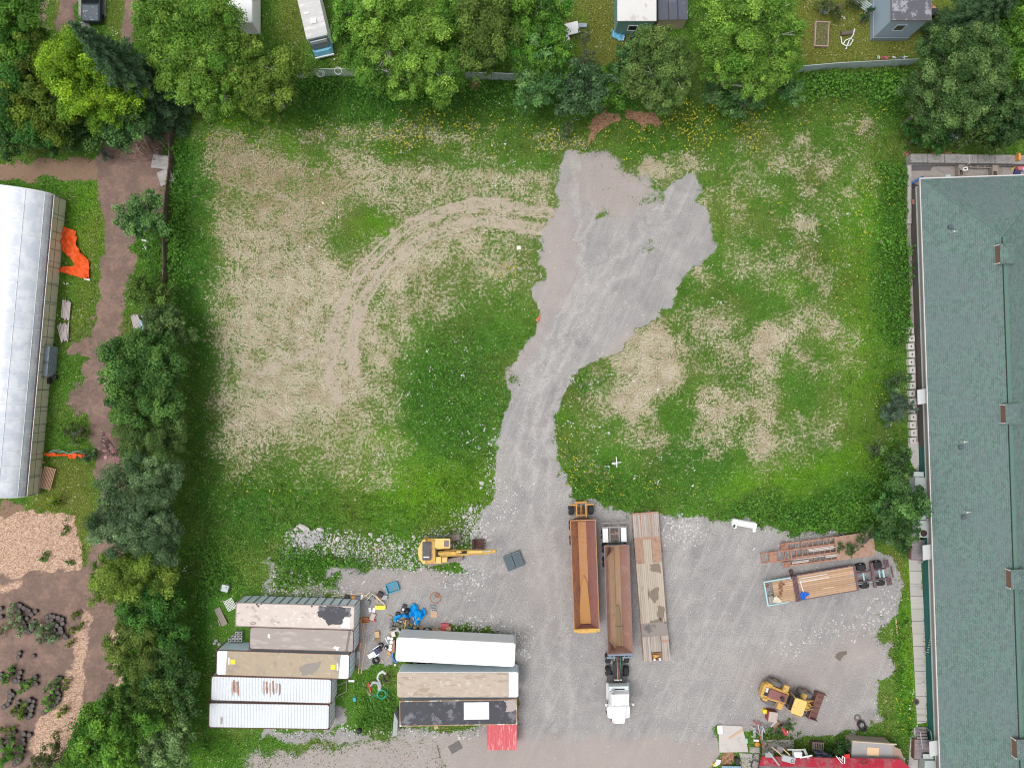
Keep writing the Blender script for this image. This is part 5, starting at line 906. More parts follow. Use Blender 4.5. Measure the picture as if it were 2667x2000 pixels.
g=G(); prof=[(5.72,.95),(5.68,.45),(5.85,.08),(6.3,.02),(6.95,.0),(6.95,.05),(6.3,.08),(5.92,.16),(5.78,.5),(5.82,.95)]; n=len(prof)
g.add([(x,y,z) for y in(-1.38,1.38) for x,z in prof],[tuple(range(n-1,-1,-1)),tuple(range(n,2*n))]+[(i,(i+1)%n,n+(i+1)%n,n+i) for i in range(n)])
for s in(-1,1): g.prism([(5.72,s*1.38),(5.9,s*1.38),(6.9,s*1.38),(6.9,s*1.43),(5.72,s*1.43)],.03,.62)
for y in(-.85,-.28,.28,.85): g.box(5.95,6.85,y-.03,y+.03,.10,.16)
g.box(5.66,5.74,-1.38,1.38,.9,1.0); t.part('bucket',g,BK)
for x,y in((1.25,1.0),(1.25,-1.0),(4.55,1.0),(4.55,-1.0)): wheelset(t,x,y,.76,.52,hub=YEL,n=26,tyre=mat('dusty_tyre',(.15,.14,.135),.9,.25,6))
g=G(); g.box(3.9,4.1,-1.25,-.85,1.3,1.9); g.cyl((4.0,-1.15,1.9),(4.05,-1.3,2.0),.08,n=8); t.part('work_lamp',g,OR)
# ---------------------------------------------------------------- excavator
t=Thing('excavator','yellow tracked excavator on the pebbles with its boom pointing right','excavator',1150,1437,0)
TR=mat('track_grey',(.30,.245,.225),.85,.2,5)
def track(P):  # corner pixels of one track
    A=t.L(*P[0],.9);B=t.L(*P[1],.9);D=t.L(*P[2],.9); ln=(B-A).length; wd=(D-A).length; a=math.atan2(B.y-A.y,B.x-A.x); g=G(); g.T=Matrix.Translation((A.x,A.y,0))@Matrix.Rotation(a,4,'Z')
    g.prism([(.35,0),(ln-.35,0),(ln-.35,-wd),(.35,-wd)],.06,.78); g.cyl((.42,0,.42),(.42,-wd,.42),.38,n=14); g.cyl((ln-.42,0,.42),(ln-.42,-wd,.42),.38,n=14)
    n=int(ln/.17)
    for i in range(n): g.box(i*ln/n+.015,(i+1)*ln/n-.015,-wd,0,.79,.84) if .3<i*ln/n<ln-.4 else None
    return t.part('track',g,TR)
track([(1110,1466.5),(1206,1448),(1113,1477)]); track([(1103,1414),(1197,1390),(1107,1427)])
g=G(); g.cyl((-.4,0,.6),(-.4,0,1.05),.75,n=20); t.part('turntable',g,BLACK)
q=lambda x,y,z=1.9:(lambda p:(p.x,p.y))(t.L(x,y,z))
g=G(); g.prism([q(1100,1405),q(1173,1402),q(1173,1428),q(1164,1430),q(1136,1432),q(1136,1448),q(1165,1450),q(1165,1464),q(1138,1468),q(1100,1469)],1.05,1.75); hb=t.part('house',g,YEL)
g=G(); P=[q(*p,2.2) for p in((1104,1404),(1096,1412),(1090,1425),(1088.5,1437),(1090,1450),(1096,1462),(1102,1469),(1108,1469),(1108,1404))]; g.prism(P,1.0,2.15,[(a*1.0,b*.985) for a,b in P]); t.part('counterweight',g,YEL2,hb)
g=G(); a=q(1104,1408);b=q(1134,1463); g.box(a[0],b[0],b[1],a[1],1.75,2.05); t.part('engine_deck',g,YEL,hb)
g=G(); a=q(1100,1411.5,2.3);b=q(1122,1459,2.3); g.rrect(a[0],b[0],b[1],a[1],2.06,2.26,.08); gr=t.part('engine_grille',g,mat('grille_dark',(.055,.05,.055),.5,.4,3,st=(.13,.125,.135),sa=.55,ssc=2))
g=G(); a=q(1102.5,1414,2.3);b=q(1119.5,1456,2.3); g.box(a[0],b[0],b[1],a[1],2.262,2.28); t.part('grille_mesh',g,mat('mesh_grey',(.10,.10,.11)),gr); g=G(); a=q(1103,1449,2.3);b=q(1118,1452,2.3); g.box(a[0],b[0],b[1],a[1],2.282,2.30); t.part('grille_label',g,WHITE,gr)
g=G(); a=q(1134,1403,2.9);b=q(1172,1427,2.9); g.rrect(a[0],b[0],b[1],a[1],1.75,2.72,.08); cb=t.part('cab',g,GLASS)
g=G(); g.rrect(a[0]-.02,b[0]+.02,b[1]-.02,a[1]+.02,2.72,2.86,.14); t.part('cab_roof',g,YEL2,cb)
g=G(); a=q(1156.5,1407,2.9);b=q(1169,1424,2.9); g.rrect(a[0],b[0],b[1],a[1],2.862,2.88,.05); t.part('roof_window',g,mat('tinted_hatch',(.17,.13,.15),.4,.1),cb)
g=G(); a=q(1135,1450,2);b=q(1149,1467,2); g.box(a[0],b[0],b[1],a[1],1.752,2.0); a=q(1151,1451,2);b=q(1164,1464,2); g.box(a[0],b[0],b[1],a[1],1.752,1.95); t.part('side_cover',g,YEL2,hb)
g=G(); a=q(1137,1433,1.6);b=q(1150,1448,1.6); g.box(a[0],b[0],b[1],a[1],1.752,1.80); t.part('boom_well',g,BLACK,hb)
def L3(x,y,z): p=t.L(x,y,z); return (p.x,p.y,z)
g=G(); g.tube([L3(1146,1441,2.0),L3(1180,1440,3.3),L3(1220,1438,4.3),L3(1262,1437,4.5)],[.26,.30,.28,.2],6); t.part('boom',g,YEL)
g=G(); g.cyl(L3(1190,1437,3.9),L3(1258,1436,4.95),.12,n=10); t.part('stick_cylinder',g,YEL2); g=G(); g.cyl(L3(1258,1436,4.95),L3(1287,1434.5,4.9),.06,n=8); t.part('cylinder_rod',g,ALU)
for s in(-1,1): g=G(); g.cyl(L3(1158,1440+s*7,1.6),L3(1205,1439+s*6.5,3.7),.08,n=8); t.part('boom_cylinder',g,YEL)
g=G(); g.tube([L3(1292,1434,5.0),L3(1262,1437,4.6),L3(1236,1441,1.2)],[.16,.26,.16],6); t.part('stick',g,YEL)
g=G(); c=t.L(1245,1430,.6); g.T=Matrix.Translation((c.x,c.y,0)); pr=[(-.55,1.0),(-.62,.5),(-.4,.08),(.1,.0),(.55,.2),(.5,.28),(.1,.1),(-.33,.16),(-.5,.5),(-.42,1.0)]; n=len(pr)
g.add([(x,y,z) for y in(-.1,.95) for x,z in pr],[tuple(range(n-1,-1,-1)),tuple(range(n,2*n))]+[(i,(i+1)%n,n+(i+1)%n,n+i) for i in range(n)])
for y in(0,.28,.56,.85): g.box(.5,.78,y-.05,y+.05,.2,.28)
t.part('bucket',g,DRUST)
g=G(); r=random.Random(8)
for k in range(4): g.tube([L3(1150,1436+k*2.5,2.1),L3(1175,1436+k*2.2,3.4),L3(1215,1435+k*1.8,4.55)],.035,5)
t.part('hose',g,BLACK)
g=G(); g.tube([L3(1175,1415,1.3),L3(1180,1415,2.2),L3(1180,1425,2.2),L3(1180,1430,1.3)],.04,5); t.part('handrail',g,mat('rail_brown',(.35,.25,.17)))
# ---------------------------------------------------------------- ribbed skip lid / crate
t=Thing('ribbed_crate','dark slate ribbed double crate lying alone on the gravel right of the excavator','crate',1338,1458,21.5)
g=G(); g.box(-.92,-.03,-.78,.70,.03,.45); g.box(.03,.92,-.78,.78,.03,.45)
for k in(-1,1):
    for i in range(5): x=k*(.14+i*.17); g.box(x-.045,x+.045,-.66,.62,.45,.52)
    g.box(k*.02,k*.93,.66,.80,.45,.56); g.box(k*.02,k*.93,-.80,-.70,.45,.54)
t.part('crate_body',g,mat('slate_plastic',(.105,.145,.165),.6,.12,3,st=(.16,.19,.20),sa=.6,ssc=3))
# white bed topper on the gravel
t=Thing('white_fairing','white curved vehicle fairing lying on the gravel below the bushes','fairing',1938,1366,-10,pz=.5)
g=G(); prof=[(-.62,.02),(-.6,.42),(-.45,.62),(.15,.66),(.33,.5),(.33,.42),(.12,.58),(-.42,.54),(-.52,.38),(-.54,.02)]; n=len(prof); 
g.add([(x,-y*.72,z) for x in(-1.15,1.2) for y,z in prof],[tuple(range(n)),tuple(range(2*n-1,n-1,-1))]+[(n+i,n+(i+1)%n,(i+1)%n,i) for i in range(n)])
g.prism([(-1.25,.38),(-1.25,-.2),(-1.0,-.55),(-.75,-.5),(-.72,.38)],.02,.6); g.prism([(1.0,.36),(1.3,.30),(1.28,-.5),(1.05,-.62),(.98,-.3)],.02,.6); t.part('shell',g,WHITE); g=G(); g.box(-1.12,-.9,-.45,-.1,.605,.62); t.part('lamp_opening',g,BLACK)
# ================================================================ buildings
def slab(name,P,z0,z1,m,px=None):   # a flat structure from ground pixels
    g=G(); g.prism([tuple(W(x,y,0))[:2] for x,y in P],z0,z1); return struct(name,g,m)
CONC=mat('concrete',(.40,.375,.35),.9,.14,2,st=(.32,.30,.28),sa=.57,ssc=1.2); CONCL=mat('concrete_pale',(.50,.47,.445),.9,.10,3,st=(.40,.37,.35),sa=.6,ssc=1.4,st2=(.30,.28,.26),sa2=.72)
# ---- greenhouse
t=Thing('greenhouse','long arched greenhouse of milky plastic panels at the left edge','greenhouse',-5,905,-2.6,pz=0)
A=W(137,507,2.4);B=W(66,1292,2.4); ax=(B-A); gl=ax.length; ang=math.degrees(math.atan2(ax.y,ax.x)); WD=9.6
# local frame: x along the east eave from north to south, y towards the west
t.o.location=(A.x,A.y,0); t.o.rotation_euler=(0,0,math.radians(ang)); t.M=Matrix.Translation(t.o.location)@Matrix.Rotation(math.radians(ang),4,'Z'); t.I=t.M.inverted()
sy=-1   # west is to the right of the southward axis
def arch(u,r=0): a=math.pi*(1-u); return (sy*(WD/2-(WD/2+r)*math.cos(math.pi*u)) , 2.4+(2.35+r)*math.sin(math.pi*u))
m,n,b=nodes('milky_film'); v=objv(n); b.inputs['Base Color'].default_value=(.60,.64,.69,1); n.links.new(mix(n,ss(n,noise(n,v,.8,4,.6),.42,.62),(.56,.60,.67),(.70,.73,.78)),b.inputs['Base Color']); b.inputs['Roughness'].default_value=.22; b.inputs['Specular IOR Level'].default_value=1.0; b.inputs['Coat Weight'].default_value=.8; b.inputs['Coat Roughness'].default_value=.22; bump(n,b,noise(n,scl(n,v,(1,.3,1)),1.6,2),.10,.05)
N=40; g=G(); g.smooth=True; rows=42
V=[(gl*j/rows,*arch(i/N,.0 if True else 0)) for j in range(rows+1) for i in range(N+1)]; g.add(V,[(j*(N+1)+i,j*(N+1)+i+1,(j+1)*(N+1)+i+1,(j+1)*(N+1)+i) for j in range(rows) for i in range(N)]); t.part('roof_film',g,m)
RIB=mat('white_rib',(.74,.76,.78),.4,.04)
nb=20
for j in range(nb+1): g=G(); g.tube([(gl*j/nb,*arch(i/24,.03)) for i in range(25)],.035 if 0<j<nb else .08,5); t.part('hoop',g,RIB)
g=G()
for u in(.11,.27,.45,.6,.8): g.tube([(0,*arch(u,.03)),(gl,*arch(u,.03))],.022,5)
t.part('purlin',g,RIB)
g=G(); g.box(-.02,gl+.02,-.02,.14,2.30,2.42); t.part('gutter',g,mat('gutter_brown',(.10,.06,.055)),label='dark gutter along the east eave'); g=G(); g.box(0,gl,.15,.20,2.34,2.43); t.part('gutter_edge',g,RIB)
g=G(); g.box(0,gl,sy*.0-.04,.0,.02,2.3) ; 
KH=planks('khaki_panels',(.60,.59,.42),(.66,.64,.47),2.2,0,var=.1,gap=.02,st=(.60,.46,.32),sa=.62); g=G(); g.box(0,gl,-.05,.0,.0,2.3)
t.part('side_wall',g,KH); g=G(); g.box(0,gl,.002,.03,1.2,1.26); 
for j in range(18): g.box(gl*j/17-.03,gl*j/17+.03,.03,.05,.05,2.3)
t.part('wall_batten',g,mat('batten',(.23,.24,.19)))
g=G(); g.box(0,gl,sy*WD,sy*WD+.05,0,2.3); t.part('far_wall',g,KH)
for x,nm in((.04,'end_wall'),(gl-.04,'end_wall')):
    g=G(); P=[(0,0)]+[(a,z) for a,z in [arch(i/24,-.06) for i in range(25)]]+[(sy*WD,0)]; g.add([(x-.02,a,z) for a,z in P]+[(x+.02,a,z) for a,z in P],[tuple(range(len(P))),tuple(range(2*len(P)-1,len(P)-1,-1))]); t.part(nm,g,m)
g=G(); p=t.L(118,900,0); g.box(gl*.50,gl*.60,.06,.55,.02,1.5); t.part('vent_box',g,mat('grey_vent_mesh',(.22,.27,.33),.7,.3,8,st=(.35,.4,.45),sa=.55,ssc=8))
g=G(); 
for f in(.495,.555,.605): g.box(gl*f-.04,gl*f+.04,.06,.62,1.5,1.6)
t.part('vent_frame',g,mat('frame_dark',(.10,.11,.11)))
# ---- long green-roofed building
ze=3.0; A=W(2398,467,ze); B=W(2450,2000,ze); ax=(B-A); ang=math.degrees(math.atan2(ax.y,ax.x)); 
t=Thing('long_building','long building with a green shingle hip roof filling the right edge','building',0,0)
t.o.location=(A.x,A.y,0); t.o.rotation_euler=(0,0,math.radians(ang)); t.M=Matrix.Translation(t.o.location)@Matrix.Rotation(math.radians(ang),4,'Z'); t.I=t.M.inverted()
LB=78.0; hw=6.5; zr=5.6; e=.45   # x south, +y east
t.bx=t
m,n,b=nodes('green_shingles'); v=objv(n)
vv=n.nodes.new('ShaderNodeTexBrick'); n.links.new(v,vv.inputs['Vector']); vv.inputs['Scale'].default_value=1; vv.inputs['Brick Width'].default_value=.34; vv.inputs['Row Height'].default_value=.17; vv.inputs['Mortar Size'].default_value=.014; vv.inputs['Color1'].default_value=(.105,.165,.142,1); vv.inputs['Color2'].default_value=(.165,.200,.205,1); vv.inputs['Mortar'].default_value=(.06,.095,.09,1); vv.inputs['Bias'].default_value=-.1
c_=mix(n,ss(n,noise(n,v,2.2,4,.7),.45,.62),vv.outputs[0],(.125,.205,.175)); c_=mix(n,mth(n,'MULTIPLY',ss(n,noise(n,v,.22,4,.6),.42,.62),.4),c_,(.135,.165,.175)); c_=mix(n,ss(n,noise(n,v,7,3,.7),.60,.70),c_,(.20,.265,.24)); n.links.new(c_,b.inputs['Base Color']); b.inputs['Roughness'].default_value=.9; b.inputs['Specular IOR Level'].default_value=.2; bump(n,b,vv.outputs[1],.4,.02)
g=G(); W2=2*hw
V=[(0,0,ze),(LB,0,ze),(LB,W2,ze),(0,W2,ze),(hw,hw,zr),(LB-hw,hw,zr)]
g.add(V,[(0,1,5,4),(2,3,4,5),(3,0,4),(1,2,5)]); g.add([(x,y,z-.12) for x,y,z in V],[(4,5,1,0),(5,4,3,2),(4,0,3),(5,2,1)]); g.add([(0,0,ze),(LB,0,ze),(LB,W2,ze),(0,W2,ze),(0,0,ze-.12),(LB,0,ze-.12),(LB,W2,ze-.12),(0,W2,ze-.12)],[(1,0,4,5),(2,1,5,6),(3,2,6,7),(0,3,7,4)])
rf=t.part('roof',g,m)
RC=mat('ridge_green',(.10,.18,.15),.9,.2,5)
g=G(); g.box(hw,LB-hw,hw-.19,hw+.19,zr-.04,zr+.05); t.part('ridge_cap',g,RC,rf)
g=G()
for s in(0,1): g.tube([(.1,.1+s*(W2-.2),ze+.02),(hw,hw,zr+.02)],.07,4)
t.part('hip_cap',g,RC,rf)
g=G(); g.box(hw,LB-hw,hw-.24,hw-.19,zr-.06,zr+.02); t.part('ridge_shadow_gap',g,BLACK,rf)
WT=mat('gutter_white',(.58,.56,.56),.5,.05)
g=G(); g.box(-.14,LB,-.10,-.01,ze-.14,ze-.02); g.box(-.14,-.02,-.01,W2,ze-.14,ze-.02); t.part('gutter',g,WT)
g=G(); g.box(e,LB-e,e,W2-e,1.35,ze-.12); t.part('upper_wall',g,mat('mauve_siding',(.33,.27,.26),.8,.07,2))
g=G(); g.box(e-.03,27.0,e-.031,W2-e,.0,1.25); t.part('north_wall',g,mat('north_concrete_shade',(.10,.080,.075),.85,.2,2)); g=G(); g.box(27.0,LB-e,e-.03,W2-e,.0,1.25); t.part('lower_wall',g,mat('dark_green_siding',(.018,.115,.105),.7,.15,2))  # north part: shadow on the concrete put into its dark grey-brown colour
g=G(); g.box(e-.09,LB-e,e-.09,W2,1.25,1.34); g.box(e-.13,e-.09,e,W2-e,1.25,1.34); t.part('wall_trim',g,mat('pale_green_trim',(.45,.56,.52)))
# ridge vents shaped as small dormers
for px_,py_ in((2610,663),(2640,1077),(2658,1505),(2668,1945)):
    p=t.L(px_,py_,5.6); x0=p.x; g=G(); g.box(x0-.85,x0+.85,hw-.75,hw+.75,zr-.55,zr+.47); d=t.part('roof_cupola',g,mat('louvre_brown',(.20,.11,.08),.8,.3,8))
    g=G(); g.add([(x0-.98,hw-.78,zr+.50),(x0+.98,hw-.78,zr+.50),(x0+.98,hw+.95,zr+.50),(x0-.98,hw+.95,zr+.50),(x0,hw+.1,zr+1.0),(x0-.98,hw-.78,zr+.44),(x0+.98,hw-.78,zr+.44),(x0+.98,hw+.95,zr+.44),(x0-.98,hw+.95,zr+.44)],[(0,1,4),(1,2,4),(2,3,4),(3,0,4),(1,0,5,6),(2,1,6,7),(3,2,7,8),(0,3,8,5),(5,8,7,6)]); t.part('cupola_roof',g,m,d)
    
    for s in(-1,1): g=G(); g.box(x0+s*.88-.05,x0+s*.88+.05,hw-.86,hw-.76,zr-.5,zr+.42); t.part('cupola_trim',g,WT,d)
for px_,py_ in((2480,605),(2505,1150),(2512,1332)):
    p=t.L(px_,py_,4.1); z=ze+(zr-ze)*p.y/hw; g=G(); g.cyl((p.x,p.y,z-.1),(p.x,p.y,z+.55),.10,n=10); g.cyl((p.x,p.y+.02,z+.5),(p.x-.02,p.y+.34,z+.5),.05,n=6); t.part('vent_pipe',g,ALU,rf)
    s=-1 if py_<700 else 1; g=G(); g.rrect(p.x+s*.55-.22,p.x+s*.55+.22,p.y-.32,p.y+.18,z-.02,z+.16,.1,inset=.05); t.part('roof_vent',g,mat('vent_slate',(.09,.105,.125)),rf)
for py_ in(1030,1437,1950):   # little porch roofs
    p=t.L(2425+(py_-1030)*.034,py_,2.8); g=G(); g.prism([(p.x-.75,e-.08),(p.x+.75,e-.08),(p.x+.9,-.75),(p.x-.6,-.75)],2.35,2.42); t.part('awning',g,mat('awning_pale',(.52,.53,.53),.7,.08))
# ---- things along its west wall
g=G(); P=[(2366,1395),(2394,1395),(2404,1560),(2410,1700),(2414,1880),(2388,1884),(2380,1720),(2371,1560),(2366,1450)]; slab('sidewalk',P,0,.05,planks('paving_slabs',(.44,.41,.385),(.49,.46,.43),1.3,1,var=.1,gap=.03,st=(.36,.33,.31),sa=.6))
slab('ramp_slab',[(2364,1150),(2396,1150),(2402,1200),(2382,1222),(2368,1196)],.0,.06,CONCL); slab('sidewalk_end',[(2372,1905),(2390,1885),(2400,2060),(2360,2060)],0,.05,CONCL)
BL=mat('block_pale',(.55,.52,.49),.9,.1,3,st=(.42,.40,.37),sa=.6)
for i in range(15):
    f=i/14; py_=862+f*285; px_=2366+f*6+(2 if i%2 else 0); g=G(); g.box(-.30,.30,-.33,.33,0,.5); 
    g.mi=1; g.box(-.06,.06,-.09,.09,.5,.505); lab='pale concrete block in the row between the meadow and the long building'
    o=solo('concrete_block',lab,'block',px_,py_,3,g,[BL,BLACK],'concrete blocks in a row beside the building')
for (x0,x1) in((2362,2372),):
    g=G(); g.box(-.2,.2,-3.4,3.4,0,.45); solo('concrete_kerb','low concrete kerb wall beside the top left of the long building','kerb',2363,500,0,g,CONC)
# retaining wall of big blocks behind the building
RW=mat('retaining_concrete',(.30,.285,.275),.95,.2,4,st=(.20,.185,.175),sa=.55,ssc=2)
for i in range(9):
    g=G(); g.rrect(-.85,.85,-.45,.45,0,1.15+(i%3)*.03,.06); g.box(-.8,.8,-.50,-.46,.45,.5); solo('retaining_block','large grey concrete block of the retaining wall behind the long building','block',2378+i*43.2,421+i*.6,0,g,RW,'retaining wall blocks behind the building')
g=G(); g.add([(-1.5,-.6,.05),(1.1,-.6,.05),(1.5,.6,.75),(-1.0,.6,.9),(-1.5,-.6,0),(1.1,-.6,0),(1.5,.6,.7),(-1.,.6,.85)],[(0,1,2,3),(7,6,5,4),(0,4,5,1),(1,5,6,2),(2,6,7,3),(3,7,4,0)]); solo('leaning_panel','dark grey panel leaning on the retaining wall','panel',2395,430,0,g,mat('slate_panel',(.13,.125,.125)))
t=Thing('deck_bench','weathered wooden bench set with two end boxes behind the long building','bench',2538,440,-2)
g=G(); 
for i in range(5): g.box(-1.5+i*.75,-1.38+i*.75,.02,.5,.4,.48)
g.box(-1.5,1.5,.5,.6,.3,.55); g.box(-1.5,1.5,-.05,.05,.38,.5); t.part('seat',g,WOODG)
for s in(-1,1): g=G(); g.box(s*1.75-.28,s*1.75+.28,-1.0,.6,.0,.06); g.box(s*1.75-.3,s*1.75-.2,-1.0,.6,.06,.7); g.box(s*1.75+.2,s*1.75+.3,-1.0,.6,.06,.7); g.box(s*1.75-.2,s*1.75+.2,-.4,.6,.5,.69); g.box(s*1.75-.2,s*1.75+.2,-1.0,-.9,.06,.69); t.part('end_box',g,WOODG)
g=G(); g.box(-.3,.3,.0,.1,0,.4); g.box(-1.4,-1.3,-.0,.5,0,.4); t.part('leg',g,DRUST)
g=G(); g.rrect(-.25,.25,-.2,.2,0,.22,.1); g.mi=1; g.rrect(-.12,.12,-.08,.08,.221,.23,.04); solo('white_basin','white basin resting on the weathered bench set','basin',2513,441,10,g,[WHITE,BLACK],z=.70,pz=.8)
g=G(); g.cyl((0,0,0),(0,0,2.8),.04,n=8); g.cyl((0,-.0,2.8),(0,.9,2.8),.03,n=6); solo('pipe_post','thin pale pipe standing between the retaining wall and the roof edge','pipe',2484,447,0,g,ALU)
g=G(); g.cyl((0,0,.01),(0,0,.5),.32,.28,16); solo('pink_tub','pink tub among toys behind the long building','tub',2650,440,0,g,mat('pink_plastic',(.62,.18,.22)))
g=G(); g.cyl((0,0,.01),(0,0,.35),.24,.28,14); solo('pale_blue_bucket','pale blue bucket next to the pink tub behind the building','bucket',2664,442,0,g,mat('pale_blue_plastic',(.42,.6,.66)))
g=G(); g.box(-.35,.3,-.3,.3,0,.2); solo('blue_crate','dark blue crate in front of the pink tub','crate',2648,450,-12,g,mat('navy_plastic',(.05,.06,.16)))
g=G(); g.box(-.3,.3,-.06,.06,.1,.2,rz=35); solo('yellow_toy','yellow toy piece left of the pink tub','toy',2636,440,0,g,mat('toy_yellow',(.7,.5,.05)))
g=G(); g.rrect(-.28,.28,-.2,.2,0,.12,.06); solo('pale_green_tray','pale green tray on the paving near the roof edge','tray',2468,461,5,g,mat('tray_green',(.5,.62,.58)))
g=G(); g.box(-.1,.1,-.35,.35,0,.5); solo('orange_marker','orange marker on top of the retaining wall at the right edge','marker',2649,411,0,g,mat('marker_orange',(.75,.3,.06)),z=1.2,pz=1.3)
t=Thing('scrap_heap','heap of blue and black scrap against the building corner under the bushes','scrap',2385,500,0)
g=G(); g.tube([(-.6,.8,.4),(0,1.2,.7),(.5,1.4,.5)],.12,6); g.box(-.3,-.05,-.2,.2,.2,.5); t.part('blue_piece',g,mat('scrap_blue',(.05,.14,.36)))
g=G(); g.box(-.6,.5,-.9,-.1,.02,.4,rz=20); g.box(-.7,.5,-.4,.6,.02,.3,rz=-30); t.part('dark_piece',g,mat('scrap_dark',(.06,.055,.06)))
g=G(); g.box(-.8,.5,-1.5,-1.0,.8,.9); t.part('red_sheet',g,mat('scrap_red',(.38,.15,.14)))
for i,(px_,py_,lab) in enumerate(((2393,1263,'pale grey cooling unit with a round fan, upper of the two behind the green tree'),(2400,1376,'pale grey cooling unit with a round fan, lower of the two behind the green tree'),(2418,1998,'pale green-grey cooling unit on the bottom edge below the wooden porch'))):
    t=Thing('cooling_unit',lab,'cooling unit',px_,py_,-1.9,pz=1.1); CU=mat('unit_grey_green',(.42,.47,.455),.6,.06,2)
    g=G(); g.rrect(-.58,.58,-.85,.85,.3,1.45,.04); t.part('housing',g,CU); g=G(); g.box(-.55,.5,.87,1.35,1.0,1.06,rx=-8); g.box(.6,1.0,.5,.85,.7,1.15); t.part('side_hood',g,mat('hood_pale',(.50,.55,.54)))
    g=G(); g.ring((.05,-.42,1.47),.30,.035,20,6); fr=t.part('fan_ring',g,BLACK); g=G(); g.cyl((.05,-.42,1.452),(.05,-.42,1.46),.28,n=20); t.part('fan_well',g,mat('fan_dark',(.03,.02,.02)),fr); g=G()
    for k in range(5): a=k*1.257; g.box(.05+.13*math.cos(a)-.1,.05+.13*math.cos(a)+.1,-.42+.13*math.sin(a)-.035,-.42+.13*math.sin(a)+.035,1.465,1.475,rz=math.degrees(a))
    t.part('fan_blade',g,mat('blade_brown',(.10,.05,.045)),fr)
    g=G(); g.box(-.5,-.4,-.8,.8,0,.3); g.box(.4,.5,-.8,.8,0,.3); t.part('stand',g,GREYM)
def porch(label,px_,py_,steps):
    t=Thing('wooden_porch',label,'porch',px_,py_,-1.9,pz=.6); D=planks('porch_boards',(.245,.215,.225),(.29,.26,.27),.14,1,var=.12)
    g=G(); g.box(-.85,.95,-1.05,.95,.5,.6); t.part('deck',g,D); g=G(); g.box(-.95,-.86,-1.05,.95,.05,.62); g.box(-.85,.9,-1.14,-1.06,.05,.6); t.part('skirt',g,mat('porch_skirt',(.19,.10,.085)))
    if steps:
        g=G()
        for k in range(4): g.box(-.6,.5,.97+k*.28,1.23+k*.28,.44-k*.12,.50-k*.12)
        t.part('step',g,D)
        for x in(-.55,.55): g=G(); g.tube([(x,.5,1.5),(x,2.0,.95)],.05,6); g.cyl((x,.5,.6),(x,.5,1.5),.04,n=6); g.cyl((x,2.0,.1),(x,2.0,.95),.04,n=6); t.part('handrail',g,mat('rail_grey',(.40,.36,.35)))
    else: g=G(); g.tube([(.1,-1.5,.4),(.0,-1.1,1.2)],.05,6); t.part('handrail',g,mat('rail_grey',(.40,.36,.35)))
porch('grey wooden porch without visible steps below the lower cooling unit of the pair',2396,1430,False); porch('grey wooden porch with steps and two handrails at the bottom of the sidewalk',2404,1950,True)
t=Thing('wall_ladder','short metal ladder leaning on the dark green wall of the long building','ladder',2423,1680,-1.9,pz=1.0)
g=G()
for x in(-.1,.3): g.cyl((x,-1.0,.3+x),(x,1.0,.3+x),.03,n=6)
g=G(); g.tube([(-.22,-.95,.6),(-.18,.95,1.2)],.035,5); g.tube([(.28,-.95,.6),(.28,.95,1.2)],.035,5); t.part('side_rail',g,BLACK); g=G()
for k in range(7): y=-.85+k*.28; g.box(-.2,.28,y,y+.1,.65+(y+.9)*.3,.70+(y+.9)*.3)
t.part('rung',g,mat('rung_green',(.32,.42,.40)))
g=G(); g.box(-.18,.18,-.2,.2,0,.45); solo('meter_box','small pale meter box at the foot of the green wall','box',2417,1753,0,g,mat('box_white',(.66,.69,.70)))
g=G(); g.cyl((0,0,0),(0,0,.1),.32,n=14); g.mi=1; g.cyl((0,0,.1),(0,0,.11),.2,n=12); solo('manhole_disc','dark round disc at the edge of the sidewalk','disc',2386,1827,0,g,[mat('disc_brown',(.12,.09,.08)),BLACK],z=.05,pz=.1)
# ================================================================ houses in the north
def window(t,par,x0,x1,z0,z1,y,m=GLASS,fr=WHITE):
    g=G(); g.box(x0-.1,x1+.1,y-.05,y-.001,z0-.1,z0); g.box(x0-.1,x1+.1,y-.05,y-.001,z1,z1+.1); g.box(x0-.1,x0,y-.05,y-.001,z0,z1); g.box(x1,x1+.1,y-.05,y-.001,z0,z1); w_=t.part('window',g,fr,par); g=G(); g.box(x0,x1,y-.02,y-.001,z0,z1); t.part('pane',g,m,w_)
GRH=mat('green_siding',(.16,.31,.28),.8,.08,2); 
t=Thing('green_house','green mobile home with a white worn roof and a white framed window','house',1600,91,0)   # south-west corner
L=(lambda px,py,z:(lambda p:(p.x,p.y))(t.L(px,py,z)))
wd=3.65; dp=9.0; hz=3.15
g=G(); g.box(.0,wd,0,dp,0,hz); wl=t.part('wall',g,GRH)
g=G(); g.add([(-.12,-.12,hz),(wd+.12,-.12,hz),(wd+.12,dp,hz),(-.12,dp,hz),(-.12,-.12,hz+.12),(wd+.12,-.12,hz+.12),(wd+.12,dp,hz+.12),(-.12,dp,hz+.12)],[(3,2,1,0),(4,5,6,7),(0,1,5,4),(1,2,6,5),(2,3,7,6),(3,0,4,7)]); t.part('roof',g,mat('worn_white_roof',(.66,.645,.63),.8,.07,1.5,st=(.52,.49,.47),sa=.6,ssc=.8,st2=(.30,.12,.09),sa2=.78))
window(t,wl,1.25,2.05,1.0,2.0,-.0)
g=G(); g.box(-.15,-.12,-.1,dp,hz,hz+.14); g.box(-.12,.0,-.02,.02,0,hz); t.part('corner_trim',g,mat('trim_palegreen',(.45,.55,.52)))
t=Thing('shed','lean-to shed with a dark blue-grey sheet roof beside the green house','shed',1705,72,1.0,pz=0)
g=G(); g.box(.05,2.9,-.2,5.5,0,2.25); t.part('wall',g,mat('plywood_tan',(.42,.35,.24))); g=G()
DK=mat('slate_sheet',(.085,.095,.125),.45,.15,1.5,st=(.13,.14,.17),sa=.55,ssc=.7)
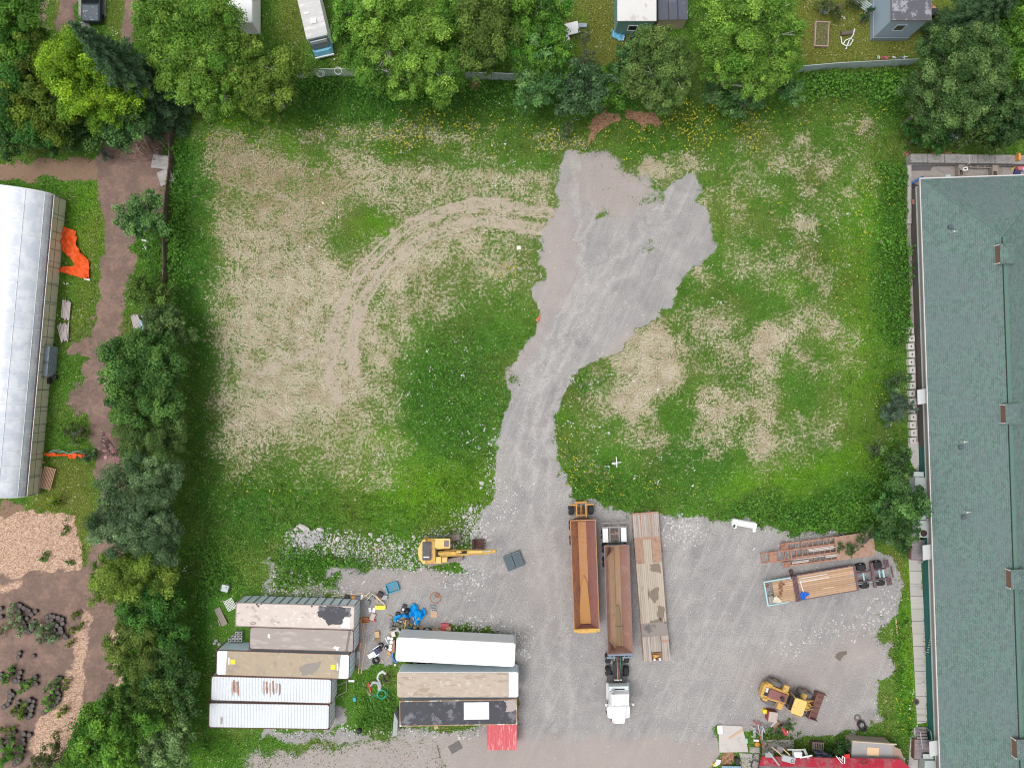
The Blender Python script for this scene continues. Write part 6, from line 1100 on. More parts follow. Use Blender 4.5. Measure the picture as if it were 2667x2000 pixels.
for i in range(3): g.box(-.05+i*1.0,.93+i*1.0,-.35,3.4,2.3,2.36)
t.part('roof',g,DK); g=G(); g.box(-.05,2.8,3.42,6.5,2.75,2.82); t.part('upper_roof',g,mat('shed_roof2',(.12,.11,.13),.8,.2,1.5,st=(.22,.12,.11),sa=.6)); g=G(); g.box(.92,1.02,-.33,3.38,2.361,2.38); g.box(1.85,1.97,-.33,3.38,2.361,2.38); t.part('roof_seam',g,mat('seam_dark',(.06,.05,.06)))
g=G(); g.cloth([(-.7,.5),(-.65,-.2),(.1,-.6),(.65,-.55),(.75,-.05),(.2,.1),(-.2,.55)],.15,.3,.12,3); solo('blue_tarp','light blue tarpaulin heap at the foot of the green house','tarpaulin',1609,94,0,g,mat('tarp_lightblue',(.16,.45,.66),.5,.1,5,st=(.5,.65,.72),sa=.6))
g=G(); g.blob((0,0,.45),.38,.5,.45,10,7,.12); g.blob((-.05,-.4,.3),.4,.35,.3,9,6,.12); solo('black_bag','black rubbish bag between the blue and the green-white bags','bag',1652,90,0,g,mat('black_plastic',(.018,.018,.02),.35,.3,6),pz=.4)
g=G(); g.blob((-.05,.1,.45),.45,.4,.4,12,8,.08); g.mi=1; g.blob((.2,-.15,.4),.34,.34,.42,10,7,.1); solo('green_white_bag','green and white bag at the right end of the row of bags by the house','bag',1672,84,0,g,[mat('bag_green',(.06,.42,.12),.5,.1,3,st=(.7,.75,.7),sa=.52,ssc=4),mat('bag_white',(.66,.72,.69),.5,.1,4,st=(.05,.2,.08),sa=.6,ssc=6)],pz=.4)
BH=mat('blue_grey_siding',(.36,.44,.54),.75,.06,2)
t=Thing('blue_grey_house','blue-grey house with a dark tarred roof and one small window','house',2267,106,0,pz=0)
wd=3.65; hz=4.6; q0=t.L(2267,106,0); 
g=G(); g.box(0,wd,0,8.0,0,hz); wl=t.part('wall',g,BH); g=G(); g.box(-.05,wd+.05,-.05,8.05,0,.7); t.part('skirting',g,mat('skirt_blue',(.30,.36,.43),.8,.12,3))
g=G(); g.box(-.1,wd+.1,-.1,8.1,hz,hz+.12); t.part('roof',g,mat('tarred_roof',(.105,.105,.125),.6,.2,1.4,st=(.30,.31,.345),sa=.53,ssc=1.0,st2=(.14,.10,.09),sa2=.6)); g=G(); g.box(-.14,-.1,-.12,8.1,hz-.05,hz+.16); g.box(wd+.1,wd+.14,-.12,8.1,hz-.05,hz+.16); g.box(-.14,wd+.14,-.16,-.12,hz-.05,hz+.16); t.part('roof_edge',g,mat('edge_brown',(.20,.17,.17)))
window(t,wl,1.15,2.0,2.3,3.4,-.0,mat('window_olive',(.07,.075,.055),.3),mat('frame_blue',(.55,.62,.7)))
t=Thing('garden_table','dark square patio table beside the blue-grey house','table',2408,15,0,pz=.8)
g=G(); g.rrect(-.8,.8,-.8,.8,.70,.76,.1); t.part('tabletop',g,mat('slate_table',(.17,.20,.22)))
for a in(-.7,.7):
    for b_ in(-.7,.7): g=G(); g.cyl((a,b_,0),(a,b_,.7),.04,n=6); t.part('leg',g,BLACK)
g=G(); g.cyl((0,0,0),(0,0,.12),.42,.38,18); g.mi=1; g.cyl((0,0,.12),(0,0,.13),.3,n=16); solo('blue_basin','bright blue round basin on the patio table','basin',2397,13,0,g,[mat('bright_blue_plastic',(.02,.36,.72),.5,.05),mat('bright_blue_inner',(.02,.32,.66),.5)],z=.77,pz=.8)
t=Thing('barbecue','black barbecue with a reddish lid beside the patio table','barbecue',2420,42,0)
g=G(); g.rrect(-.4,.4,-.4,.3,.5,1.0,.1); t.part('body',g,BLACK); g=G(); g.box(-.5,.2,.35,.6,.75,.85); t.part('shelf',g,mat('tan_shelf',(.45,.28,.2))); g=G(); g.box(-.35,.35,-.35,.25,0,.5); t.part('stand',g,BLACK); g=G(); g.box(-.45,-.1,.5,.7,.85,.95); t.part('cloth',g,mat('red_cloth',(.5,.12,.1)))
g=G(); g.tube([(0,.25,.3),(.28,-.05,.3),(0,-.3,.3)],.06,4); solo('white_bracket','white V-shaped bracket against the blue-grey house wall','bracket',2395,45,0,g,WHITE)
t=Thing('garden_bench','pale grey slatted bench at the top beside the blue-grey house','bench',2246,10,-35,pz=.5)
g=G()
for k in range(5): g.box(-.9,.9,-.4+k*.2,-.27+k*.2,.42,.46)
t.part('seat',g,mat('bench_grey',(.40,.47,.45)))
for s in(-1,1): g=G(); g.box(s*.8-.05,s*.8+.05,-.4,.5,0,.42); t.part('leg',g,mat('bench_grey',(.4,.47,.45)))
t=Thing('raised_bed','wooden framed raised garden bed on the lawn','garden bed',2138,92,-3)
g=G(); X,Y=.68,1.2
for s in(-1,1): g.box(s*X-.05,s*X+.05,-Y,Y,0,.3); g.box(-X-.05,X+.05,s*(Y+.05)-.05,s*(Y+.05)+.05,0,.302)
t.part('frame',g,mat('bed_wood',(.40,.285,.25),.9,.2,5)); g=G(); g.box(-X+.05,X-.05,-Y,Y,.0,.2); t.part('soil',g,mat('bed_soil',(.085,.08,.04),.95,.3,5,st=(.16,.17,.06),sa=.5,ssc=6))
t=Thing('swing_frame','toppled white tubular swing frame on the lawn','swing frame',2205,100,0)
g=G(); L3=lambda x,y,z:(t.L(x,y,z).x,t.L(x,y,z).y,z)
g.tube([L3(2226,76,.1),L3(2222,92,.1),L3(2211,108,.12),L3(2203,129,.1)],.065,7); g.tube([L3(2190,96,.3),L3(2193,115,.3),L3(2205,121,.3),L3(2215,118,.3),L3(2222,104,.3),L3(2214,101,.35),L3(2202,106,.3),L3(2196,116,.2)],.055,7); t.part('tube_frame',g,WHITE)
g=G(); g.cyl((-.6,0,.22),(.55,.12,.22),.22,n=12); o=solo('log_roll','brown rolled mat with a pale patch lying beside the swing frame','roll',2203,91,0,g,mat('roll_brown',(.16,.115,.105),.8,.15,4,st=(.5,.48,.45),sa=.68,ssc=2))
t=Thing('stone_pots','group of small grey stone pots on the lawn near the top','pots',2146,33,0)
for x,y,r in((-.3,.1,.22),(.05,-.15,.2),(.28,.12,.24),(-.1,.3,.16)): g=G(); g.cyl((x,y,0),(x,y,.35),r*.8,r,10); t.part('pot',g,mat('pot_grey',(.26,.31,.32)))
for i,(px_,cm,lab) in enumerate(((2277,(.5,.72,.6),'mint green'),(2291,(.6,.08,.16),'crimson'),(2299,(.66,.16,.28),'pink-red'),(2318,(.7,.7,.75),'white'),(2330,(.22,.12,.36),'purple'),(2345,(.75,.72,.78),'pale lilac'))):
    g=G(); r=random.Random(i); g.cyl((0,0,0),(0,0,.9),.02,n=5)
    for k in range(8): g.blob((r.uniform(-.18,.18),r.uniform(-.14,.14),.9+r.uniform(-.15,.15)),.07,.07,.06,5,4,.2)
    solo('ornament_flower',lab+' artificial flowers stuck in a row along the garden fence','flower ornament',px_,161,0,g,mat('ornament_'+lab.replace(' ','_').replace('-','_'),cm,.6,.1))
# vehicles behind the trees in the north
t=Thing('camper_van','white camper seen from above with a roof hatch and a solar panel','camper',619,93,0,pz=0)
X0=t.L(618,95,0); g=G(); g.rrect(0,2.55,-.1,7.2,.5,3.05,.15); b_=t.part('body',g,WHITE); g=G(); g.rrect(-.01,2.56,-.11,7.21,3.0,3.1,.16,inset=.06); rf=t.part('roof',g,mat('camper_roof',(.82,.82,.82),.5,.03)); 
g=G(); g.box(.7,1.85,4.0,4.5,3.12,3.15); t.part('solar_panel',g,mat('solar_dark',(.06,.07,.14)),rf); g=G(); g.rrect(1.05,1.55,4.9,5.35,3.1,3.22,.05); t.part('hatch',g,mat('hatch_grey',(.6,.6,.6)),rf); g=G(); g.rrect(.85,1.5,2.5,3.15,3.1,3.35,.06); t.part('air_conditioner',g,mat('ac_white',(.74,.74,.72)),rf)
g=G(); g.box(2.55,2.57,3,3.9,1.7,2.4); g.box(2.55,2.57,5,6,1.7,2.4); t.part('window',g,GLASS,b_); g=G(); g.box(2.56,2.62,2.3,4.9,2.62,2.7); t.part('awning_rail',g,mat('rail_gr',(.4,.42,.42)))
for y in(1.6,2.5):
    for s,x in((-1,.15),(1,2.4)): g=G(); g.wheel((x,y,.35),.35,.25,14,'x'); t.part('wheel',g,TYRE)
t=Thing('motorhome','motorhome with a silver roof and a pale blue nose below the garden trees','motorhome',846,146,13.0,pz=.4)
g=G(); g.rrect(-1.12,1.12,.9,7.6,.5,2.55,.2); b_=t.part('body',g,WHITE); g=G(); g.rrect(-1.14,1.14,.9,7.6,2.55,2.7,.2,inset=.05); rf=t.part('roof',g,mat('silver_roof',(.56,.54,.54),.6,.14,3,st=(.70,.69,.68),sa=.55,ssc=1.2,stretch=(.4,2,1)))
g=G(); g.add([(-1.0,.9,2.45),(1.0,.9,2.45),(.95,.35,1.5),(-.95,.35,1.5),(-1.0,.9,1.2),(1,.9,1.2)],[(0,3,2,1),(0,4,3),(1,2,5)]); t.part('windscreen',g,mat('windscreen_grey',(.10,.13,.14),.2,.2),b_)
g=G(); g.prism([(-1.05,.95),(-1.0,.12),(-.6,-.08),(.6,-.08),(1.0,.12),(1.05,.95)],.5,1.25,[(-1.02,.95),(-.96,.3),(-.6,.12),(.6,.12),(.96,.3),(1.02,.95)]); t.part('nose',g,mat('sky_blue_paint',(.20,.50,.70),.4,.05)); g=G(); g.prism([(-1.02,.2),(-1.0,.1),(-.6,-.1),(.6,-.1),(1.0,.1),(1.02,.2),(.6,-.0),(-.6,-.0)],1.0,1.1) if False else g.box(-1.0,1.0,-.16,-.05,.4,.62); t.part('bumper',g,WHITE)

for q in ((-.3,.3,2.3,2.8,2.85),(-.75,-.2,3.4,3.6,2.76),(-.3,.3,5.6,6.1,2.85)): g=G(); g.rrect(*q[:4],2.71,q[4],.04); t.part('hatch',g,WHITE,rf)
g=G(); g.box(-.85,.85,.62,.72,1.62,2.5); g.box(-1.02,1.02,.9,1.05,2.5,2.75); t.part('brow',g,mat('brow_grey',(.45,.50,.50)),b_)
for y in(1.4,5.5):
    for s in(-1,1): g=G(); g.wheel((s*1.0,y,.36),.36,.25,14,'x'); t.part('wheel',g,TYRE)
t=Thing('pickup_truck','dark pickup truck cut by the top edge above the tall spruce','pickup truck',240,30,0,pz=.6)
g=G(); g.rrect(-.95,.95,-1.2,3.5,.4,.95,.15); b_=t.part('body',g,mat('night_blue_paint',(.03,.045,.065),.3,.15,2)); g=G(); g.prism([(-.85,.6),(.85,.6),(.85,2.4),(-.85,2.4)],.95,1.5,[(-.7,.9),(.7,.9),(.7,2.2),(-.7,2.2)]); t.part('cab',g,GLASS,b_); g=G(); g.box(-.7,.7,.95,2.2,1.5,1.54); t.part('cab_roof',g,mat('night_blue_paint',(.03,.045,.065)),b_); g=G(); g.box(-.8,.8,-1.1,.4,.952,1.0); t.part('load_bed',g,mat('bed_clutter',(.10,.12,.14),.6,.5,7,st=(.5,.55,.55),sa=.6,ssc=3),b_)
for y in(-.5,2.6):
    for s in(-1,1): g=G(); g.wheel((s*.9,y,.36),.36,.24,14,'x'); t.part('wheel',g,TYRE)
slab('driveway_strip',[(205,-80),(222,-80),(235,70),(215,95),(205,40)],0,.03,CONC); slab('driveway_strip',[(255,-80),(276,-80),(277,45),(255,60)],0,.03,mat('tar_mauve',(.28,.245,.25),.9,.15,2))
t=Thing('junk_heap','heap of white boards and rusty scrap half under the garden tree','junk',1495,78,0)
g=G(); g.box(-.9,.5,-.6,.6,.2,.35,rz=14); g.box(-1.3,-.5,-1.3,-.7,.1,.2,rz=30); g.box(-1.4,-.2,-1.9,-1.5,.1,.2,rz=-12); t.part('white_board',g,WHITE); g=G(); g.box(.4,1.3,.1,.5,.2,.4); t.part('grey_box',g,mat('box_bluegrey',(.3,.37,.42))); g=G(); g.box(-.9,1.45,.45,.6,.02,.2,rz=-5); t.part('rusty_edge',g,RUST)
t=Thing('white_boat','pale covered boat mostly hidden under the tree at the top edge','boat',1395,0,-8,pz=.6)
g=G(); g.prism([(-2.2,-.7),(1.6,-.75),(2.6,0),(1.6,.75),(-2.2,.7)],.2,1.0,[(-2.2,-.95),(1.7,-.95),(2.9,0),(1.7,.95),(-2.2,.95)]); t.part('hull',g,mat('boat_grey',(.5,.51,.54))); g=G(); g.prism([(-1.8,-.7),(1.2,-.7),(1.9,0),(1.2,.7),(-1.8,.7)],1.0,1.12); t.part('cover',g,WHITE)
g=G(); g.rrect(-.28,.28,-.6,.6,0,.08,.2); solo('stone_slab','small grey stone slab in the grass beside the motorhome lawn','stone',766,152,12,g,mat('slab_stone',(.30,.27,.27)))
t=Thing('blue_pool_frame','blue frame pieces glimpsed under the light birches','frame',1290,125,0)
g=G(); g.box(-1.2,1.5,-.05,.05,.4,.5); g.box(-1.25,-1.15,0,1,.4,.5); t.part('rail',g,mat('frame_blue_paint',(.08,.28,.5))); 
# ================================================================ fences
def chainlink(label,P,h=1.9,top=True):
    t=Thing('chain_link_fence',label,'fence',P[0][0],P[0][1],0); pts=[t.L(x,y,0) for x,y in P]; g=G(); s=.17
    for a,b_ in zip(pts[:-1],pts[1:]):
        ln=(b_-a).length; n=int(ln/s); up=Vector((0,0,1)); k=int(h/s)
        for i in range(-k,n):
            for sg_ in(1,-1):
                x0,z0,x1,z1=(i*s,0,i*s+h,h) if sg_>0 else (i*s,h,i*s+h,0)
                if x0<0: z0+=(-x0)*sg_; x0=0
                if x1>ln: z1-=(x1-ln)*sg_; x1=ln
                if x1<=x0: continue
                d=(b_-a)/ln; g.tube([a+d*x0+up*z0,a+d*x1+up*z1],.010,3)
    t.part('wire_mesh',g,mat('galvanised_wire',(.36,.44,.42),.5,.2,3))
    g=G(); g.tube([(p.x,p.y,h) for p in pts],.030,6); t.part('top_rail',g,ALU)
    tot=0
    for a,b_ in zip(pts[:-1],pts[1:]):
        n=max(1,round((b_-a).length/2.6))
        for i in range(n): p=a.lerp(b_,i/n); g=G(); g.cyl((p.x,p.y,0),(p.x,p.y,h+.05),.04,n=8); t.part('post',g,ALU)
    return t
chainlink('chain-link fence running along the top of the lot behind the thicket',[(762,199),(960,200),(1150,205),(1350,212),(1560,216),(1740,212)])
f=chainlink('chain-link fence with green netting below the blue-grey house lawn',[(2076,190),(2170,182),(2250,178),(2372,172)],1.7)
g=G(); pts=[f.L(x,y,0) for x,y in((2076,189),(2170,181),(2250,177),(2372,171))]
for a,b_ in zip(pts[:-1],pts[1:]): g.add([(a.x,a.y+.03,.05),(b_.x,b_.y+.03,.05),(b_.x,b_.y+.03,1.6),(a.x,a.y+.03,1.6),(a.x,a.y+.05,.05),(b_.x,b_.y+.05,.05),(b_.x,b_.y+.05,1.6),(a.x,a.y+.05,1.6)],[(0,1,2,3),(7,6,5,4),(3,2,6,7)])
f.part('green_netting',g,mat('netting_green',(.17,.30,.25),.8,.25,4,st=(.30,.36,.33),sa=.55,ssc=2))
for i,(px_,lab) in enumerate(((782,'loops of pale wire hanging at the left end of the chain-link fence'),(793,'tight loops of pale wire beside the left end loops on the chain-link fence'),(832,'loops of pale wire on the chain-link fence straight below the motorhome nose'),(884,'single loop of pale wire rising above the chain-link fence'))):
    g=G(); r=random.Random(i)
    for k in range(3 if i<3 else 1): g.ring((r.uniform(-.25,.25),r.uniform(-.1,.1)+(.35 if i==3 else 0),.3+r.uniform(0,.2)),r.uniform(.3,.42),.022,22,5,.85,.3)
    solo('wire_coil',lab,'wire',px_,195,0,g,ALU,z=1.6,pz=1.9)
t=Thing('board_fence','dark weathered board fence along the left side of the lot','fence',452,268,0)
P=[(446,262),(452,330),(452,430),(440,520),(436,600),(437,700),(432,770)]; pts=[t.L(x,y,0) for x,y in P]; BF=mat('fence_brown',(.095,.065,.050),.9,.3,5,st=(.16,.13,.10),sa=.55,ssc=2)
for a,b_ in zip(pts[:-1],pts[1:]):
    ln=(b_-a).length; ang=math.atan2((b_-a).y,(b_-a).x); g=G(); g.T=Matrix.Translation(a)@Matrix.Rotation(ang,4,'Z')
    for k in range(5): g.box(.02,ln-.02,-.03,.03,.05+k*.2,.20+k*.2)
    g.box(0,ln,-.05,.05,1.05,1.1); t.part('board_panel',g,BF); g=G(); g.cyl((a.x,a.y,0),(a.x,a.y,1.2),.08,n=8); t.part('post',g,BF)
t=Thing('board_stack','long board lying on posts under the spruce at the fence corner','boards',452,280,-86)
g=G(); g.box(-.9,1.2,-.25,.2,.3,.36,ry=4); t.part('board',g,WOODG); g=G(); g.box(-.7,-.55,-.2,.15,0,.3); t.part('prop',g,WOODG)
# ================================================================ nursery side
def leaning(name,label,cat,px_,py_,w_,h_,ang,m,z0=.1,z1=.5,th=.04):
    g=G(); X,Y=w_/50,h_/50; g.add([(-X,-Y,z0),(X,-Y,z1),(X,Y,z1),(-X,Y,z0),(-X,-Y,z0-th),(X,-Y,z1-th),(X,Y,z1-th),(-X,Y,z0-th)],[(0,1,2,3),(7,6,5,4),(0,4,5,1),(1,5,6,2),(2,6,7,3),(3,7,4,0)]); return solo(name,label,cat,px_,py_,ang,g,m)
GP=planks('grey_sheet',(.36,.335,.325),(.44,.415,.405),.13,1,var=.25,gap=.08)
t=Thing('plywood_sheet','upper of two curled grey corrugated sheets by the fence','sheet',423,425,-10)
def curl(t,w_,h_,hump): 
    g=G(); n=12; V=[((-w_/2+w_*i/n),y,.12+hump*math.sin(math.pi*.5*i/n)**2) for y in(-h_/2,h_/2) for i in range(n+1)]; V2=[(a,b_,c-.04) for a,b_,c in V]; g.add(V,[(i,i+1,n+2+i,n+1+i) for i in range(n)]); g.add(V2,[(n+1+i,n+2+i,i+1,i) for i in range(n)]); g.add([V[0],V[n],V2[n],V2[0],V[n+1],V[2*n+1],V2[2*n+1],V2[n+1]],[(0,3,2,1),(4,5,6,7)]); return t.part('sheet',g,GP)
curl(t,2.1,1.4,.5)
g=G(); g.box(-.9,-.8,-.4,.4,0,.1); t.part('batten',g,WOODG)
t=Thing('plywood_sheet','lower of two curled grey corrugated sheets by the fence','sheet',434,463,18)
curl(t,1.6,1.5,.4); g=G(); g.box(-.6,-.5,-.4,.4,0,.1); t.part('batten',g,WOODG)
t=Thing('brush_pile','pile of bare cut branches on the soil under the fence corner','branches',388,392,0)
r=random.Random(6)
for k,(m_,n_) in enumerate(((mat('branch_brown',(.15,.085,.065),.9,.3,4),60),(mat('branch_pale',(.42,.34,.28),.9,.2,4),16))):
    g=G()
    for i in range(n_):
        x,y=r.gauss(0,1.0),r.gauss(0,.55); a=r.gauss(-.3 if k==0 else -.7,.4); l=r.uniform(.5,1.6); z=r.uniform(.03,.35); dx,dy=math.cos(a)*l/2,math.sin(a)*l/2; g.tube([(x-dx,y-dy,z),(x+r.uniform(-.1,.1),y+r.uniform(-.1,.1),z+.08),(x+dx,y+dy,z+r.uniform(-.03,.2))],[.03,.025,.012],4)
    t.part('branch',g,m_)
t=Thing('dead_stump_heap','grey root heap with pale sticks below the short spruce','root heap',408,338,0)
g=G()
for i in range(30): a=r.uniform(0,6.28);l=r.uniform(.3,.8); g.tube([(0,0,.25),(math.cos(a)*l,math.sin(a)*l*.7,r.uniform(.05,.5))],[.08,.02],4)
t.part('root',g,mat('root_grey',(.30,.27,.26),.9,.3,5)); g=G(); g.tube([(.3,-1.2,.1),(.9,-1.8,.15)],.05,5); g.tube([(0,-1.4,.1),(.35,-2.0,.1)],.04,5); t.part('stick',g,mat('branch_pale',(.42,.34,.28)))
ORN=mat('orange_netting',(.80,.105,.015),.6,.12,4,st=(.62,.13,.02),sa=.6,ssc=2.5)
g=G(); A0=(190,655)
P=[(168,592),(200,603),(202,640),(210,656),(233,680),(236,724),(226,727),(190,717),(160,709),(132,703),(150,697),(200,693),(185,672),(165,655),(163,625)]
g.cloth([((x-190)/25,(655-y)/25) for x,y in P],.12,.22,.10,7); solo('orange_netting','crumpled bright orange safety netting spread beside the greenhouse','netting',190,655,0,g,ORN,z=.02)
g=G(); P=[(118,1180),(130,1178),(160,1182),(195,1180),(226,1181),(228,1190),(190,1194),(180,1187),(150,1186),(128,1188)]
g.cloth([((x-170)/25,(1185-y)/25) for x,y in P],.25,.2,.10,8); solo('orange_netting','narrow strip of orange netting below the brownish bush','netting',170,1185,0,g,ORN,z=.02)
t=Thing('bent_fence_hoops','thin grey bent rails behind the narrow orange strip','rails',178,1178,0)
g=G(); g.tube([(-1.9,0,.3),(-1.2,.3,.7),(-.3,.25,.7),(.4,-.1,.5),(1.0,.2,.7),(1.9,.1,.3)],.03,5); g.tube([(-1.9,0,.2),(-1.2,.15,.5),(-.3,.1,.5),(.4,-.15,.4),(1.0,.1,.5),(1.9,-.1,.2)],.03,5); t.part('rail',g,mat('rail_bluegreen',(.25,.38,.36)))
def board_stack(label,px_,py_,ang,n,L_,spread,m,seed):
    t=Thing('board_stack',label,'boards',px_,py_,ang); r=random.Random(seed)
    for i in range(n): g=G(); y=(i-(n-1)/2)*.13; dx=r.uniform(-.15,.15); g.box(-L_/2+dx,L_/2+dx,y-.055,y+.055,.06+r.uniform(0,.16),.26,rz=(i-(n-1)/2)*spread+r.uniform(-1.5,1.5)); t.part('board',g,m)
    g=G(); g.box(-L_/2+.1,-L_/2+.2,-n*.065,n*.065,0,.06); g.box(L_/2-.2,L_/2-.1,-n*.065,n*.065,0,.06); t.part('bearer',g,WOODG)
PK=mat('silver_board',(.46,.40,.385),.9,.25,6,stretch=(.3,3,1)); board_stack('upper stack of silver-grey boards beside the greenhouse',175,808,85,7,1.9,.3,PK,1); board_stack('lower fanned stack of silver-grey boards beside the greenhouse',170,866,97,8,1.8,2.2,PK,2); board_stack('stack of pale boards beside the dirt track under a tree',360,845,-72,7,1.9,1.5,PK,3)
g=G(); g.cloth([(-.5,-.8),(-.2,.9),(.7,.8),(.6,-.5),(.1,-.9)],.25,.15,.12,4); solo('blue_tarp','faded blue-grey sheet over the boards beside the dirt track','tarpaulin',378,842,0,g,mat('faded_sheet',(.36,.50,.58),.6,.1,4,st=(.2,.4,.55),sa=.58),z=.1)
def pallet(label,px_,py_,ang,m,tilt=0,z=0):
    t=Thing('pallet',label,'pallet',px_,py_,ang,z=z,pz=z+.1); g=G()
    for i in range(8): g.box(-.6+i*.157,-.6+i*.157+.10,-1.15,1.15,.11,.14)
    t.part('slat',g,m); g=G()
    for y in(-1.1,-.02,1.04): g.box(-.6,.6,y,y+.06,.02,.11)
    t.part('bearer',g,m); t.o.rotation_euler=(math.radians(tilt),math.radians(tilt),math.radians(ang)); return t
PW=mat('pallet_wood',(.38,.225,.15),.9,.2,5,stretch=(3,.3,1)); pallet('reddish wooden pallet leaning at the south end of the greenhouse wall',124,1245,-15,PW,0,.35); 
t=Thing('brown_board_fence','row of reddish boards between the greenhouse wall and the pallet','boards',97,1240,0); g=G()
for i in range(6): g.box(-.7+i*.17,-.7+i*.17+.14,-.6,.6,.1,.5)
t.part('board',g,PW); g=G(); g.box(.35,.55,-1.9,.9,.05,.4,rz=-10); t.part('rail',g,WOODG)
g=G(); g.box(-.4,.4,-.08,.08,0,.3); solo('brick_piece','short reddish timber above the pallet','timber',110,1203,0,g,PW)
for i,(px_,py_,lab) in enumerate(((146,982,'upper black nursery tub beside the greenhouse vent'),(131,992,'lower black nursery tub beside the greenhouse vent'))): g=G(); g.cyl((0,0,0),(0,0,.5),.26,.30,14); g.mi=1; g.cyl((0,0,.5),(0,0,.51),.25,n=12); solo('black_tub',lab,'tub',px_,py_,0,g,[BLACK,mat('tub_soil',(.04,.035,.03))])
for i,(a,b_,lab) in enumerate(((228,728,'short white post at the lower tip of the big orange netting'),(378,627,'white stick on the grass under the lone grey-green tree'),(385,740,'x'))[:2]): g=G(); g.box(-.3,.3,-.09,.09,0,.15); solo('white_stick',lab,'stick',a,b_,-15,g,WHITE)
# nursery pots, each with what grows in it
POT=mat('pot_black',(.04,.04,.043),.5,.3,5); SOIL=mat('pot_soil',(.13,.11,.10),.95,.3,8)
def pot_mesh():
    g=G(); n=14
    g.cyl((0,0,0),(0,0,.36),.20,.24,n); g.ring((0,0,.36),.235,.025,16,5); return g.mesh('plant_pot')
pm=pot_mesh(); 
g=G(); g.cyl((0,0,.361),(0,0,.368),.21,n=14); sm=g.mesh('soil')
pots={ 'between the upper left pair of plant beds':[(45,1573),(53,1577),(62,1583),(68,1586),(75,1590),(92,1592),(82,1600),(86,1618),(85,1628),(83,1638),(72,1640),(66,1632),(60,1620),(56,1610),(50,1598),(48,1590),(75,1645),(70,1610)],
 'round the second leafy cluster from the top':[(122,1606),(130,1603),(140,1605),(152,1608),(162,1612),(163,1623),(158,1636),(160,1645),(150,1650),(168,1656),(117,1668),(134,1615),(125,1618),(140,1640),(148,1628),(128,1650),(140,1658),(172,1660)],
 'at the left edge of the soil':[(1,1584),(2,1606)],
 'lying alone on the open soil':[(50,1700),(47,1711),(86,1708)],
 'under the bright plant at the left edge':[(2,1755),(32,1742),(53,1750),(49,1762),(48,1773),(40,1772),(2,1766),(30,1755)],
 'beside the middle leafy clump':[(92,1763),(94,1781),(60,1776),(86,1770)],
 'below the long green clump near the chips':[(148,1765),(158,1767),(148,1790),(150,1802),(153,1816),(148,1826),(142,1832),(136,1838),(118,1850),(112,1856),(145,1778),(140,1810),(154,1808),(128,1842)],
 'in the curved row at the left':[(25,1801),(27,1812),(25,1822),(20,1833),(10,1840),(33,1808)],
 'round the pale sparse plants':[(46,1828),(43,1840),(77,1822),(87,1826),(85,1837),(82,1848),(80,1860),(70,1832),(66,1850),(74,1868),(62,1862),(75,1842)],
 'round the big bright plant at the bottom left':[(37,1906),(62,1910),(77,1913),(60,1925),(62,1936),(58,1948),(57,1960),(52,1975),(40,1989),(47,1982),(2,1930),(5,1944),(28,1925)]}
for wh,L_ in pots.items():
    for px_,py_ in L_:
        r0=bpy.data.objects.new('plant_pot',pm); COL.objects.link(r0)
        if not pm.materials: pm.materials.append(POT)
        p=W(px_,py_,.3); r0.location=(p.x,p.y,0); s_=random.uniform(.88,1.12); r0.scale=(s_,s_,s_); r0.rotation_euler=(0,0,random.uniform(0,6)); props(r0,'black round nursery pot '+wh,'plant pot','black nursery pots on the soil')
        s2=bpy.data.objects.new('soil',sm); COL.objects.link(s2); s2.parent=r0
        if not sm.materials: sm.materials.append(SOIL)
def plant(label,lobes,c,c2,h=1.0,leaf=.13,dens=2.2): tree('potted_plant',label,[(a,b_,r*1.12,h*.6) for a,b_,r in lobes],h,c,c2,leaf=leaf,dens=dens,cat='plant',clump=1.3,sparse=.6,bark=mat('stem_brown',(.16,.12,.08)))
PA=((.13,.20,.09),(.34,.42,.25)); PGn=((.08,.20,.035),(.20,.38,.08)); PY=((.11,.17,.02),(.24,.31,.03))
plant('pale green potted shrubs in the upper left cluster of pots',[(30,1600,13),(38,1620,14),(55,1630,13),(50,1605,12),(30,1628,11),(35,1580,9),(55,1648,9)],*PA); plant('mixed green potted shrubs in the second cluster of pots',[(100,1630,14),(112,1645,16),(130,1640,15),(125,1660,13),(105,1662,11),(145,1660,12)],*PA); plant('pale shrub at the left edge of the soil',[(3,1635,12),(0,1650,10)],*PA)
plant('yellow-green seedling bush on the chips, first from the top',[(200,1600,9),(192,1608,7)],*PY,h=.7); plant('yellow-green seedling bush on the chips, widest one',[(208,1628,11),(195,1638,10),(180,1644,7)],*PY,h=.8); plant('yellow-green seedling bush, narrow one on the soil edge',[(188,1672,8),(176,1681,6)],*PY,h=.6)
plant('bright green potted plant at the left edge of the soil',[(22,1760,15),(15,1775,12),(30,1748,11)],*PGn); plant('bright green potted plant in the middle of the pots',[(60,1790,12),(75,1782,12),(85,1770,9),(52,1798,7)],*PGn); plant('long green clump of potted plants beside the chips',[(142,1785,12),(125,1820,14),(130,1838,12),(115,1830,11),(148,1768,8),(120,1795,8)],*PGn); plant('yellowing small plants at the right of the long green clump',[(168,1790,9),(175,1773,8)],*PY,h=.7)
